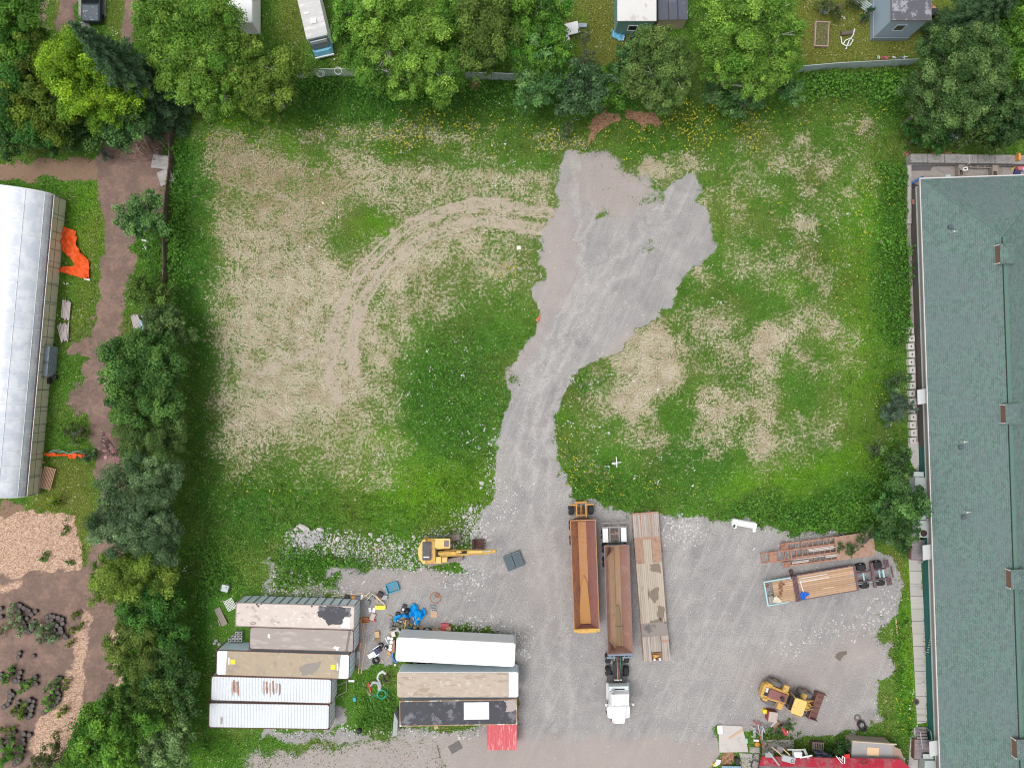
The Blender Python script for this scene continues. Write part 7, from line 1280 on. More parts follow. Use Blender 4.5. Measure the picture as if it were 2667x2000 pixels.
plant('pale sparse plants between the small pots at the left',[(50,1850,13),(60,1838,10),(55,1865,9),(38,1858,8)],*OG,h=.9); plant('small round olive bush on the soil near the big tree',[(163,1852,12),(170,1845,8)],*PY,h=.7); plant('little yellow-green bush on the soil above the bottom tree',[(140,1915,9),(148,1905,6)],*PY,h=.6); plant('big bright green plant over pots at the bottom left',[(20,1955,18),(35,1970,16),(10,1980,16),(45,1945,12),(30,1925,12),(5,1935,12)],(.06,.17,.025),(.16,.33,.05),h=1.4); plant('olive sparse plant left of the bottom pots',[(10,1905,12),(28,1900,9)],*OG,h=.8); plant('green clump on the chip bed',[(118,1448,11),(110,1455,8),(125,1440,7)],*PGn,h=.5,leaf=.12); plant('round green clump at the lower edge of the chip bed',[(181,1466,10)],*PGn,h=.5,leaf=.12); plant('dark green clump at the right side of the chip bed',[(170,1378,9),(165,1390,6),(176,1350,5)],*PGn,h=.4,leaf=.12)
# ================================================================ yard junk
def bx(name,label,cat,px_,py_,w_,d_,h_,ang,m,z=0,pz=None):
    g=G(); g.rrect(-w_/2,w_/2,-d_/2,d_/2,.0,h_,min(w_,d_)*.12,2); return solo(name,label,cat,px_,py_,ang,g,m,z=z,pz=pz if pz is not None else z+h_)
def plank_(label,a,b_,wd,m,z=.02,th=.05,name='timber_plank'):
    A=W(*a,0);B=W(*b_,0); g=G(); L_=(B-A).length; g.box(0,L_,-wd/2,wd/2,0,th); return solo(name,label,'plank',a[0],a[1],math.degrees(math.atan2(B.y-A.y,B.x-A.x)),g,m,z=z,pz=0)
PINE=mat('pine_timber',(.56,.38,.25),.85,.15,5,stretch=(.3,3,1)); CARD=mat('cardboard',(.50,.34,.20),.85,.12,3)
t=Thing('blue_tub','blue rectangular tub with dirty water standing on the gravel','tub',1022,1530,18,pz=.3)
TB=mat('tub_blue',(.03,.30,.46),.5,.1,3); g=G(); X,Y=.62,.46
g.rrect(-X,X,-Y,Y,.0,.04,.12); 
for s in(-1,1): g.box(-X,X,s*Y-.04,s*Y+.04,.04,.38); g.box(s*X-.04,s*X+.04,-Y+.04,Y-.04,.04,.378)
t.part('tub_wall',g,TB); g=G(); g.rrect(-X+.04,X-.04,-Y+.04,Y-.04,.1,.14,.08); t.part('water',g,mat('tub_water',(.04,.22,.32),.15,.2,2,st=(.20,.17,.13),sa=.56,ssc=1.4,bm=0))
g=G(); r=random.Random(1); g.cloth([((x-1095)/25,(1608-y)/25) for x,y in((1066,1583),(1075,1570),(1086,1572),(1090,1585),(1098,1590),(1100,1582),(1110,1586),(1108,1600),(1098,1612),(1090,1622),(1080,1620),(1066,1608),(1056,1602),(1045,1604),(1030,1618),(1026,1612),(1028,1600),(1040,1598),(1055,1596),(1068,1600))],.12,.34,.09,12)
solo('blue_tarpaulin','crumpled bright blue tarpaulin on the gravel above the right trailer stack','tarpaulin',1095,1608,0,g,mat('tarp_blue',(.0,.30,.72),.45,.14,5,st=(.02,.17,.44),sa=.58,ssc=3))
bx('dark_cooler','dark grey case with a white label next to the blue tarpaulin','case',1051,1584,.42,.75,.3,-22,[BLACK]); bx('paper_label','white sheet lying on the dark grey case','paper',1050,1587,.2,.25,.01,-22,WHITE,z=.31)
g=G(); g.blob((0,0,.3),.36,.34,.34,12,8,.06); solo('black_bag','round black rubbish bag against the blue tarpaulin','bag',1061,1592,0,g,mat('bag_black2',(.015,.015,.017),.35,.2,5),pz=.3)
bx('black_box','small black box on the blue tarpaulin edge','box',1035,1600,.4,.4,.32,-5,BLACK)
t=Thing('scrap_pile','dark tangled pile of metal scrap and bags at the corner of the white-roofed trailer','scrap',1052,1622,0)
for k,(m_,n_) in enumerate(((mat('scrap_grey2',(.14,.14,.13),.7,.4,6),16),(mat('scrap_brown2',(.13,.085,.07),.8,.4,6),14),(mat('scrap_pale',(.45,.46,.44),.7,.2),6),(mat('scrap_green',(.03,.26,.2)),3),(mat('scrap_yellow',(.5,.36,.07)),5))):
    g=G()
    for i in range(n_): x,y=r.gauss(.1,.55),r.gauss(-.1,.42); l=r.uniform(.15,.55); g.box(x-l,x+l,y-.07,y+.07,.05+r.uniform(0,.3),.16+r.uniform(.1,.35),rz=r.uniform(0,180),ry=r.uniform(-14,14))
    t.part(('grey_scrap','brown_scrap','pale_scrap','green_scrap','yellow_scrap')[k],g,m_)
g=G(); g.cloth([(-.6,.3),(-.1,.45),(.5,-.1),(.7,-.55),(.35,-.6),(-.1,-.1),(-.6,-.05)],.2,.25,.1,2); solo('brown_sack','dark brown patterned sack between the blue tarpaulin and the trailer','sack',1073,1617,0,g,mat('sack_brown',(.13,.075,.065),.9,.3,8,st=(.26,.17,.15),sa=.55,ssc=6))
plank_('long orange beam lying along the top side of the white-roofed trailer',(1060,1633),(1160,1642),.32,PINE,th=.3,name='timber_beam'); bx('red_crate','red plastic crate on the end of the orange beam','crate',1158,1633,.85,.7,.35,-2,mat('crate_red',(.55,.10,.12),.5,.2,4,st=(.4,.05,.06),sa=.55,ssc=3)); bx('open_carton','small open carton against the red crate','carton',1168,1638,.5,.42,.4,8,CARD); bx('white_packet','white and green packet at the left end of the orange beam','packet',1068,1629,.55,.28,.12,-20,WHITE)
bx('concrete_block','grey hollow block standing left of the scrap pile','block',1019,1621,.28,.55,.25,6,mat('block_grey2',(.22,.22,.215)))
g=G(); g.tube([(-.7,.9,.05),(-.3,.7,.1),(0,.1,.05),(.1,-.5,.1),(.35,-.9,.05)],.05,6); solo('yellow_hose','yellow-brown hose running down left of the scrap pile','hose',1028,1622,0,g,mat('hose_yellow',(.45,.31,.09)))
g=G(); g.ring((0,0,.04),.56,.05,36,6); g.ring((.2,.24,.12),.22,.04,24,6); g.ring((.22,.2,.18),.13,.03,18,5); solo('copper_pipe_coil','large reddish hose ring with small loops lying on open gravel','hose',1134,1556,0,g,mat('copper_hose',(.40,.20,.13),.6,.2,4,st=(.25,.16,.13),sa=.55)); g=G(); g.blob((0,0,.05),.06,.06,.05,6,5); solo('pale_fitting','small pale fitting on the left side of the hose ring','fitting',1121,1561,0,g,mat('fit_cream',(.75,.66,.45)))
g=G(); g.cyl((-.24,0,.12),(.24,0,.12),.11,n=10); solo('gas_cylinder','small grey-green cylinder lying below the hose ring','cylinder',1127,1577,0,g,mat('cyl_green',(.24,.32,.31)))
g=G(); g.box(-.22,.22,-.14,-.08,0,.2); g.box(-.22,.22,.08,.14,0,.2)
for x in(-.19,0,.19): g.box(x-.03,x+.03,-.08,.08,0,.198)
solo('hollow_block','grey hollow concrete block between the cylinder and the plywood square','block',1129,1587,0,g,mat('block_cmu',(.40,.40,.39)))
bx('plywood_square','square of orange plywood lying on the gravel below the hollow block','plywood',1130,1600,.66,.66,.05,2,mat('ply_orange',(.56,.38,.25),.85,.1,3,stretch=(.3,2,1)))
t=Thing('yellow_toolbox','bright yellow long box on the gravel near the beige-roofed trailer','box',990,1582,-2,pz=.3); g=G(); g.rrect(-.55,.55,-.2,.2,0,.28,.04); t.part('box_body',g,mat('box_yellow',(.80,.68,.03),.5,.06,2)); g=G(); g.box(-.55,.55,-.21,.21,.28,.31); t.part('lid',g,mat('lid_yellow',(.84,.74,.06),.5,.05))
t=Thing('pipe_tangle','tangle of cream pipes and frames beside the beige-roofed trailer','frames',975,1558,0)
g=G(); L3=lambda x,y,z:(t.L(x,y,z).x,t.L(x,y,z).y,z)
g.tube([L3(952,1566,.3),L3(970,1546,.4),L3(1002,1574,.3)],.05,5); g.tube([L3(978,1550,.5),L3(1003,1576,.4)],.05,5); g.tube([L3(966,1552,.2),L3(985,1570,.2)],.04,5); g.tube([L3(940,1560,.2),L3(964,1542,.3)],.05,5); t.part('cream_pipe',g,mat('cream_pipe',(.68,.62,.46))); g=G(); g.box(-1.0,-.45,-.6,-.1,.1,.4,rz=-20); g.box(-.3,.1,-.1,.3,.1,.4,rz=20); t.part('grey_case',g,mat('case_grey',(.22,.22,.23),.7,.3,5)); g=G(); g.box(.0,.6,-.2,.35,.05,.15,rz=-35); t.part('tan_board',g,mat('tan_board',(.45,.35,.22)))
plank_('long pale pole along the top of the beige-roofed trailer',(864,1552),(944,1544),.10,mat('pole_pale',(.55,.46,.35)),name='pole'); plank_('short pale pole joining the long pole to the pipe tangle',(944,1544),(960,1556),.10,mat('pole_pale',(.55,.46,.35)),name='pole')
for a in((903,1554,'black round can','black',(.03,.03,.03)),(921,1557,'orange jerry can','orange',(.6,.25,.05)),(932,1558,'blue-grey can','slate',(.15,.18,.23))): bx('jerry_can',a[2]+' in the row at the top right of the beige-roofed trailer','can',a[0],a[1],.5,.35,.35,-8,mat('can_'+a[3],a[4],.5,.2,4))
g=G(); g.cyl((0,-.28,.15),(0,.28,.15),.13,n=10); solo('white_bottle','white cylinder bottle left of the pipe tangle','bottle',943,1553,-20,g,WHITE)
t=Thing('red_black_mower','black and red machine with a grey hopper near the blue tub','machine',991,1547,-25); g=G(); g.rrect(-.3,.25,-.15,.3,.05,.5,.08); t.part('engine',g,BLACK); g=G(); g.box(-.35,.3,-.3,-.17,.05,.3); t.part('red_deck',g,mat('deck_red',(.55,.09,.08))); g=G(); g.prism([(.3,-.35),(.8,-.2),(.75,.3),(.35,.15)],.05,.35); t.part('hopper',g,GREYM)
bx('blue_grey_tile','blue-grey square tile below the red and black machine','tile',1001,1559,.3,.26,.1,-25,mat('tile_bg',(.22,.26,.34)))
t=Thing('white_papers','two white torn sheets below the pipe tangle','sheets',969,1587,0); g=G(); g.box(-.35,-.08,-.25,.2,0,.05,rz=8); t.part('sheet',g,WHITE); g=G(); g.box(.05,.35,-.3,.2,0,.05,rz=-14); t.part('sheet',g,WHITE)
t=Thing('open_carton','open cardboard carton with a crimson edge right of the beige-roofed trailer','carton',971,1604,-22); g=G(); g.rrect(-.2,.25,-.35,.35,0,.3,.03); t.part('box_body',g,mat('carton_pale',(.55,.45,.40),.8,.15,5)); g=G(); g.box(.0,.45,-.45,-.2,0,.2); t.part('red_flap',g,mat('flap_crimson',(.5,.07,.12)))
t=Thing('orange_bucket','rust-orange open box against the trailer end','box',952,1613,5); g=G(); 
for s in(-1,1): g.box(-.33,.33,s*.24-.03,s*.24+.03,0,.35); g.box(s*.33-.03,s*.33+.03,-.21,.21,0,.349)
t.part('box_wall',g,mat('rust_box',(.45,.17,.05),.7,.2,5)); g=G(); g.box(-.3,.3,-.21,.21,.01,.12); t.part('content',g,mat('rust_content',(.38,.16,.07),.8,.3,5)); g=G(); g.cyl((-.6,.25,0),(-.6,.25,.3),.13,n=10); t.part('black_can',g,BLACK)
bx('cardboard_box','cardboard box standing alone between the two trailer stacks','box',982,1652,.45,.62,.32,8,mat('box_fresh',(.58,.38,.20),.8,.1,3)); g=G(); g.cloth([(-.25,-.2),(-.3,.2),(.25,.25),(.3,-.1),(0,-.4)],.03,.06,.08,3); solo('brown_rag','brown rag below the lone cardboard box','rag',984,1664,0,g,mat('rag_brown',(.24,.18,.10)))
# planks at the right-hand ends of the left stack
plank_('first of the leaning poles beside the left stack, starting at the orange box',(938,1602),(949,1674),.12,WOODL); plank_('second pole, crossing the first near the orange box',(942,1606),(950,1640),.12,PINE); plank_('left one of two long thin poles beside the tan-roofed trailer',(939,1674),(934,1753),.10,PINE); plank_('right one of two long thin poles beside the tan-roofed trailer',(953,1674),(941,1753),.10,PINE); plank_('short rusty timber beside the taupe-roofed trailer',(938,1664),(932,1688),.16,RUST); bx('plank_bundle','pale bundle of short boards at the end of the tan-roofed trailer','boards',934,1705,.35,.75,.25,0,PK)
bx('white_gutter','white short gutter piece at the corner of the tan-roofed trailer','gutter',915,1773,.62,.2,.15,-1,WHITE)
t=Thing('bent_pipe_gate','thin bent pipe frame leaning on the white container end','frame',895,1790,0); g=G(); g.tube([(-1.1,-1.0,.3),(.35,-.3,.2),(.35,.75,.2),(-.4,.55,.8),(-1.0,.3,1.0)],.04,6); t.part('frame_tube',g,mat('pipe_taupe',(.36,.32,.28)))
# wheelbarrow-like chair and tyres
t=Thing('toppled_chair','upturned camping chair with a white board in front of the white-roofed trailer','chair',975,1697,30)
g=G(); g.box(-.75,.1,-.35,.12,.18,.22); t.part('white_board',g,WHITE); g=G(); g.box(.1,.5,-.28,.28,.15,.3); t.part('seat',g,mat('chair_navy',(.06,.075,.15))); g=G(); g.box(.5,.8,-.25,.2,.1,.3); t.part('backrest',g,BLACK); g=G(); g.tube([(.1,.35,.3),(.9,.4,.3)],.03,5); g.tube([(-.3,-.45,.2),(.4,-.4,.2)],.04,5); t.part('tube_frame',g,ALU)
def tyre(label,px_,py_,R_,w_,z=0,rim=None,name='tyre'):
    t=Thing(name,label,'tyre',px_,py_,0,z=z,pz=z+w_); g=G(); g.wheel((0,0,w_/2),R_,w_,24,'z'); o=t.part('tread',g,TYRE)
    if rim: 
        g=G(); g.cyl((0,0,w_*.3),(0,0,w_*.75),R_*.56,n=18); q=t.part('rim',g,rim)
        g=G()
        for k in range(6): a=k*1.047; g.box(R_*.3*math.cos(a)-.045,R_*.3*math.cos(a)+.045,R_*.3*math.sin(a)-.04,R_*.3*math.sin(a)+.04,w_*.75,w_*.77)
        t.part('rim_hole',g,BLACK,q)
    return t
tyre('dark tyre lying behind the toppled chair',991,1681,.3,.22); tyre('knobbly black tyre at the edge of the grass between the stacks',978,1721,.38,.3); 
g=G(); g.blob((0,0,.15),.2,.2,.16,8,6,.1); g.mi=1; g.blob((0,0,.3),.08,.08,.05,6,4,.1); solo('black_pot','small black pot with a white top between the tyre and the buckets','pot',1006,1684,0,g,[BLACK,WHITE])
bk=None
for i,(a,b_,s_,lab) in enumerate(((1012,1661,.16,'white bucket, topmost and furthest left in the row at the white-roofed trailer'),(1020,1663,.15,'white bucket second in the row, half hidden at the trailer end'),(1019,1672,.17,'white bucket third in the row at the trailer end'),(1017,1682,.17,'white bucket fourth in the row at the trailer end'),(1016,1691,.17,'white bucket at the bottom of the row above the orange lid'))):
    t=Thing('white_bucket',lab,'bucket',a,b_,0,'white buckets in front of the trailer',pz=.4); g=G(); g.cyl((0,0,0),(0,0,.38),s_*.85,s_,16); t.part('bucket_body',g,WHITE); g=G(); g.cyl((0,0,.38),(0,0,.40),s_*1.06,n=18); t.part('lid',g,mat('lid_white',(.8,.8,.78),.5,.03))
g=G(); g.cyl((0,0,0),(0,0,.3),.15,.17,14); solo('orange_bucket','small orange bucket below the row of white buckets','bucket',1012,1700,0,g,mat('bucket_orange',(.78,.25,.03),.5,.05),pz=.3)
plank_('short white stick left of the white buckets',(1004,1661),(1010,1674),.09,WHITE); bx('brown_carton','brown carton with a cream lid at the trailer corner','carton',1023,1650,.5,.7,.4,12,mat('carton_brown',(.38,.27,.22),.8,.2,4)); bx('cream_board','cream board lying on the brown carton','lid',1024,1651,.36,.5,.02,12,mat('cream_lid',(.68,.64,.58)),z=.41); plank_('reddish board along the end of the white-roofed trailer',(1026,1664),(1024,1696),.34,PW,th=.3); plank_('pale broken branch below the orange bucket',(1003,1721),(1018,1701),.07,PINE); plank_('yellowish stick in the grass below the knobbly tyre',(994,1716),(998,1722),.1,PINE)
g=G(); g.tube([(-.15,.6,.1),(-.2,.1,.15),(.1,-.35,.1),(.4,-.4,.1)],.12,7); solo('blue_hose','thick blue hose curled round the corner of the white-roofed trailer','hose',1027,1712,0,g,mat('hose_blue',(.09,.22,.55),.5,.1,3)); bx('cream_block','small cream block on the brown grass below the trailer corner','block',1029,1731,.22,.22,.15,0,mat('cream_b',(.7,.62,.5)))
HG=mat('hose_green',(.03,.42,.27),.45,.12,5)
g=G(); 
for k in range(5): g.ring((.02*k,.01*k,.06+.05*k),.40+.045*(k%3),.036,34,6)
g.tube([(.3,-.45,.1),(.62,-.1,.12),(.68,.35,.1),(.58,.75,.08)],.035,6); g.tube([(-.35,-.15,.08),(-.9,-.18,.06),(-1.12,-.5,.05),(-1.1,-.75,.05)],.035,6); solo('green_hose_coil','coil of turquoise green hose on the weeds between the trailer stacks','hose',994,1806,0,g,HG)
g=G()
for k in range(6): g.ring((random.uniform(-.05,.05),random.uniform(-.05,.05),.05+.04*k),.30+.04*(k%3),.026,26,5)
solo('dark_cable_coil','coil of dark brown cable above the turquoise hose','cable',1007,1764,0,g,mat('cable_brown',(.10,.07,.06),.7,.4,6))
WR=mat('white_duct',(.62,.63,.63),.7,.15,8)
g=G(); g.tube([(.35,.35,.1),(0,.62,.12),(-.4,.35,.1),(-.55,-.1,.1),(-.25,-.6,.1)],[.14,.17,.12,.10,.12],8); solo('white_duct','white ribbed duct hose curving left of the dark cable coil','duct',997,1762,0,g,WR); g=G(); g.tube([(-.6,-.1,.1),(-.3,.35,.15),(.15,.3,.15),(.3,-.1,.12),(.25,-.5,.1)],[.1,.18,.17,.14,.1],8); g.tube([(.35,.5,.2),(.5,0,.2),(.4,-.5,.15)],.13,8); solo('silver_duct','crumpled silver duct between the red extinguisher and the hose coils','duct',980,1783,0,g,mat('silver_duct',(.45,.46,.48),.45,.25,8,metal=.4))
g=G(); g.cyl((-.05,.45,.12),(.12,-.35,.12),.11,n=10); g.mi=1; g.cyl((.12,-.35,.12),(.16,-.5,.12),.05,n=8); solo('red_cylinder','red cylinder lying in the weeds left of the silver duct','cylinder',962,1788,0,g,[mat('cyl_red',(.62,.05,.06),.4,.1),mat('brass',(.6,.4,.2))])
plank_('thin grey stick beside the red cylinder, upper one',(944,1776),(966,1810),.08,WOODG); plank_('thin grey stick beside the red cylinder, lower one',(950,1784),(964,1812),.10,WOODG); bx('turquoise_box','small turquoise box in the grass right of the lowest white container','box',923,1821,.33,.4,.25,8,mat('box_turq',(.02,.36,.45),.5,.1))
g=G(); g.blob((0,0,.2),.28,.3,.22,9,6,.15); solo('black_bag','black rubbish bag on the stony strip below the containers','bag',936,1901,0,g,mat('bag_black3',(.02,.022,.03),.35,.2,5))
g=G(); g.blob((0,0,.1),.14,.14,.1,7,5,.1); solo('pink_ball','pinkish ball on the stony strip below the containers','ball',1033,1904,0,g,mat('ball_pink',(.62,.36,.34))); bx('tan_slab','small tan slab below the black-roofed container','slab',1136,1894,.45,.3,.12,5,mat('tan_slab',(.5,.36,.2)))
g=G(); g.prism([(-.2,-1.3),(0,1.2),(.35,.4),(.3,-1.0)],.0,1.6); solo('grey_flap','grey tilted sheet at the left end of the black-roofed container','sheet',1033,1868,0,g,GREYM)
leaning('dark_mat','dark grey triangular mat on the ground left of the red shed','mat',1186,1945,32,22,30,mat('mat_grey',(.14,.135,.125)),.03,.05,.03); plank_('thin dark stick left of the triangular mat',(1138,1938),(1147,1972),.04,DRUST)
g=G(); g.ring((.0,0,.0),.02,.01,4,3) ; 
t=Thing('white_lattice','white lattice panel leaning at the left end of the beige-roofed trailer','lattice',600,1573,0,pz=1.2)
g=G(); T=Matrix.Rotation(math.radians(28),4,'Z')@Matrix.Translation((0,0,1.3)); g.T=T
for i in range(7): g.box(-.45+i*.15-.02,-.45+i*.15+.02,-.55,.55,0,.03)
for i in range(8): g.box(-.45,.45,-.55+i*.155-.02,-.55+i*.155+.02,.031,.05)
t.part('lattice',g,WHITE); g=G(); g.cyl((0,0,0),(0,0,1.3),.05,n=6); t.part('prop_post',g,WOODG)
leaning('old_door','weathered boards leaning in the weeds left of the trailers','boards',577,1604,48,16,-62,WOODG,.1,.3); plank_('thin pale stick left of the weathered boards',(568,1612),(574,1630),.07,mat('pole_pale',(.55,.46,.35)),name='pole')
bx('white_drum','pale crushed metal drum in the weeds above the beige-roofed trailer','drum',585,1532,.75,.7,.5,-15,mat('drum_pale',(.52,.56,.58),.5,.25,4,st=(.3,.33,.35),sa=.55,ssc=2.5))
t=Thing('cinder_blocks','stack of hollow grey blocks in the gap left of the taupe-roofed trailer','blocks',612,1658,0,pz=.6); 
for i in range(4):
    for j in range(3):
        if i+j<2: continue
        g=G(); x,y=-.55+i*.36,.35-j*.36
        for s in(-1,1): g.box(x-.16,x+.16,y+s*.12-.035,y+s*.12+.035,0,.6); g.box(x+s*.125-.035,x+s*.125+.035,y-.085,y+.085,0,.599)
        t.part('hollow_block',g,mat('block_cmu',(.4,.4,.39)))
g=G(); r=random.Random(9)
for k in range(4): g.blob((r.uniform(-.5,.5),r.uniform(-.4,.3),.15),.22,.18,.17,7,5,.2,k)
solo('loose_rocks','few pale rocks at the left end of the blue-ended trailer','rocks',573,1672,0,g,mat('stone_pale',(.5,.49,.47)))
t=Thing('bent_bracket','bent bracket on the roof edge between the two upper trailers','bracket',659,1623,0,z=2.78,pz=2.8); g=G(); g.ring((0,0,.05),.24,.03,14,5,.45); t.part('loop',g,mat('pipe_taupe',(.36,.32,.28)))
# ditch: puddle, rocks, stakes
g=G(); g.prism([(p.x,p.y) for p in [W(*q) for q in raggedp([(775,1390),(790,1382),(815,1379),(835,1386),(842,1402),(828,1416),(800,1420),(776,1413),(768,1402)],2,4)]],0.02,.05); struct('puddle',g,mat('dark_water',(.035,.030,.040),.12,.3,1.2,st=(.075,.045,.05),sa=.55,ssc=.5,spec=.5,bm=0))
r=random.Random(21)
for i,(x,y,a,b_) in enumerate(((792,1373,1.1,.45),(772,1377,.5,.32),(779,1368,.6,.22),(835,1379,.62,.4),(766,1394,.4,.3),(793,1418,.36,.3),(768,1419,.4,.3),(881,1402,.38,.4),(988,1404,.45,.42),(965,1390,.4,.3),(895,1421,.3,.3),(856,1420,.3,.3),(775,1400,.35,.25),(758,1426,.38,.3),(815,1421,.35,.26),(1078,1397,.4,.3),(1226,1325,.4,.6),(1255,1258,.45,.4),(1253,1270,.3,.25),(1278,1252,.3,.3),(1210,1345,.5,.3),(1274,1155,.3,.25),(1229,1349,.5,.2),(936,1402,.3,.3),(870,1437,.35,.25))):
    g=G(); g.blob((0,0,a*.15),a*.6,b_*.6,.2+a*.12,8,5,.25,i); solo('boulder','pale boulder on the rim of the puddle and the stony ditch','rock',x,y,r.uniform(-40,40),g,mat('boulder_pale',(.52,.50,.47),.9,.15,3,st=(.40,.39,.36),sa=.55,ssc=2),'pale boulders along the ditch')
plank_('pale stake lying across the stony ditch',(873,1389),(864,1424),.09,mat('pole_pale',(.55,.46,.35)),name='pole'); bx('white_tile','white square tile in the stony ditch','tile',880,1403,.35,.4,.12,-20,WHITE); plank_('thin stick in the stones above the beige-roofed trailer',(731,1532),(752,1546),.06,mat('pole_pale',(.55,.46,.35)),name='pole')
# on the meadow
t=Thing('cross_marker','white cross marker of two strips lying on the meadow','marker',1605,1204,4); g=G(); g.box(-.5,.5,-.03,.05,.3,.34); g.box(-.5,.1,-.13,-.08,.3,.33); t.part('strip',g,WHITE); g=G(); g.box(-.05,.03,-.5,.6,.35,.38); t.part('strip',g,WHITE); g=G(); g.cyl((0,0,0),(0,0,.3),.03,n=6); t.part('stake',g,WHITE)
t=Thing('traffic_cone','orange traffic cone tipped over at the edge of the gravel','cone',1403,829,55,pz=.1); g=G(); g.cyl((-.3,0,.14),(.35,0,.08),.15,.03,12); t.part('cone_body',g,mat('cone_orange',(.80,.17,.06),.5,.08)); g=G(); g.box(-.36,-.30,-.18,.18,.0,.34); t.part('base',g,mat('cone_base',(.7,.3,.2)))
g=G(); g.box(-.2,.2,-.19,.19,.28,.31); solo('white_tile','white square tile lying on the meadow near the gravel','tile',1351,647,8,g,WHITE)
g=G(); g.cyl((0,0,0),(0,0,.06),.11,n=10); solo('pale_disc','small cream disc on the straw left of the wheel tracks','disc',841,529,0,g,mat('cream_lid2',(.75,.62,.5)),z=.02)
plank_('orange timber in the weeds beside the right edge of the yard',(2332,1612),(2338,1657),.16,WOODL); plank_('white stick on the gravel left of the rusty trailer',(1961,1432),(1966,1426),.06,WHITE)
# oil patch and small dark clods on the yard
OIL=mat('oil_stain',(.16,.13,.11),.7,.3,5)
g=G(); g.prism([(p.x,p.y) for p in [W(*q) for q in raggedp([(2175,1708),(2184,1697),(2204,1694),(2206,1702),(2192,1712),(2188,1720),(2176,1714)],1.5,6)]],.0,.008); struct('oil_patch',g,OIL)
# ================================================================ bottom right: slab, red building and what lies on it
slab('concrete_slab',[(1871,1886),(1932,1889),(1944,1935),(1948,1956),(1873,1957)],0,.14,mat('slab_pale',(.52,.48,.45),.9,.08,2,st=(.44,.40,.37),sa=.58,ssc=1,st2=(.30,.25,.22),sa2=.76)); slab('side_slab',[(1952,1944),(1978,1945),(1978,1960),(1952,1958)],0,.07,CONC); slab('path_slab',[(1925,1960),(1976,1963),(1975,2060),(1950,2060)],0,.04,CONC); slab('grey_pad',[(1985,1925),(2068,1925),(2066,1950),(1985,1966)],0,.03,CONC)
plank_('orange board lying diagonally on the concrete slab',(1897,1921),(1934,1898),.20,PINE,z=.15); t=Thing('white_board','white rounded board propped on the left edge of the concrete slab','panel',1876,1901,3,pz=.4); g=G(); g.rrect(-.26,.26,-.44,.44,.2,.32,.1); t.part('panel',g,WHITE); g=G(); g.box(-.2,.2,-.3,.3,.0,.2); t.part('support',g,GREYM)
g=G(); g.prism([(-.12,-.25),(.15,-.22),(.1,.28),(-.1,.22)],0,.12); solo('mint_bottle','mint green container on the right edge of the concrete slab','container',1943,1928,0,g,mat('mint',(.38,.60,.48)),z=.14)
RF=mat('red_roof_paint',(.42,.020,.045),.45,.14,1.2,st=(.33,.09,.10),sa=.53,ssc=.8,st2=(.55,.14,.15),sa2=.66); SH=mat('grey_shingle',(.13,.125,.13),.9,.3,7,st=(.2,.19,.2),sa=.55,ssc=6,stretch=(.4,2,1))
t=Thing('red_roof_building','long low building on the bottom edge with a red and grey shingled roof','building',2170,2010,0,pz=0)
def LL(x,y,z): p=t.L(x,y,z); return (p.x,p.y,z)
zr_=2.6; A,B,C_,D=LL(1984,1971,zr_),LL(2345,1974,zr_),LL(2392,2010,zr_),LL(1982,1990,zr_+.5)
Bm=LL(2262,1974,zr_); g=G(); V=[LL(1985,1969,zr_),LL(2344,1976,zr_),LL(2398,2022,zr_+.3),LL(2360,2060,zr_+.8),LL(1975,2060,zr_+.8),LL(1978,1994,zr_+.5),LL(2262,2001,zr_+.6)]
g.add(V,[(0,5,6,1),(1,6,3,2)]); g.add([(a,b_,c-.12) for a,b_,c in V],[(1,6,5,0),(2,3,6,1)]); g.add([V[0],V[1],(V[1][0],V[1][1],V[1][2]-.12),(V[0][0],V[0][1],V[0][2]-.12)],[(0,1,2,3)]); rr_=t.part('roof',g,RF)
g=G(); g.add([V[5],V[4],V[3],V[6]],[(0,1,2,3)]); g.add([(a,b_,c-.1) for a,b_,c in (V[5],V[4],V[3],V[6])],[(3,2,1,0)]); t.part('shingle_roof',g,SH)
g=G(); a=LL(1990,1978,0); b2=LL(2330,1985,0); g.box(a[0],b2[0],-3,a[1]-.3,0,zr_-.2); t.part('wall',g,mat('wall_dark',(.16,.07,.07)))
g=G(); g.box(V[5][0]-.0,V[5][0]+.12,-2.0,1.6,zr_+.0,zr_+.66); t.part('barge_board',g,mat('board_pale',(.36,.33,.32)),rr_)
def onroof(name,label,cat,px_,py_,w_,h_,ang,m,th=.1,z=2.75): g=G(); g.box(-w_/2,w_/2,-h_/2,h_/2,0,th); return solo(name,label,cat,px_,py_,ang,g,m,z=z,pz=z)
t=Thing('scrap_shed','low platform roof with boards behind the red building','platform',2285,1955,-4,pz=1.9)
g=G(); g.box(-2.6,1.7,-.85,.75,1.8,1.9); t.part('grey_roof',g,mat('felt_grey',(.33,.31,.31),.9,.12,2)); g=G(); g.box(-1.05,.15,-.5,.35,1.91,1.95); t.part('plywood_patch',g,mat('ply_fresh',(.70,.49,.30),.8,.06,2)); g=G(); g.prism([(1.7,-.95),(3.0,-1.05),(2.3,.35),(1.5,.65)],1.8,1.92); t.part('brown_roof',g,mat('brown_felt',(.34,.24,.18),.9,.12,2)); g=G(); g.box(-2.5,1.6,-.7,.65,0,1.8); t.part('wall',g,WOODG); g=G(); g.box(-2.6,1.9,.76,.86,1.75,1.95); t.part('edge_board',g,mat('pole_pale',(.55,.46,.35)))
leaning('mint_sheet','mint green corrugated sheet leaning above the red roof','sheet',2222,1958,26,26,10,planks('mint_sheet',(.16,.42,.33),(.18,.46,.36),.14,0,var=.1,gap=.05),2.3,2.6)
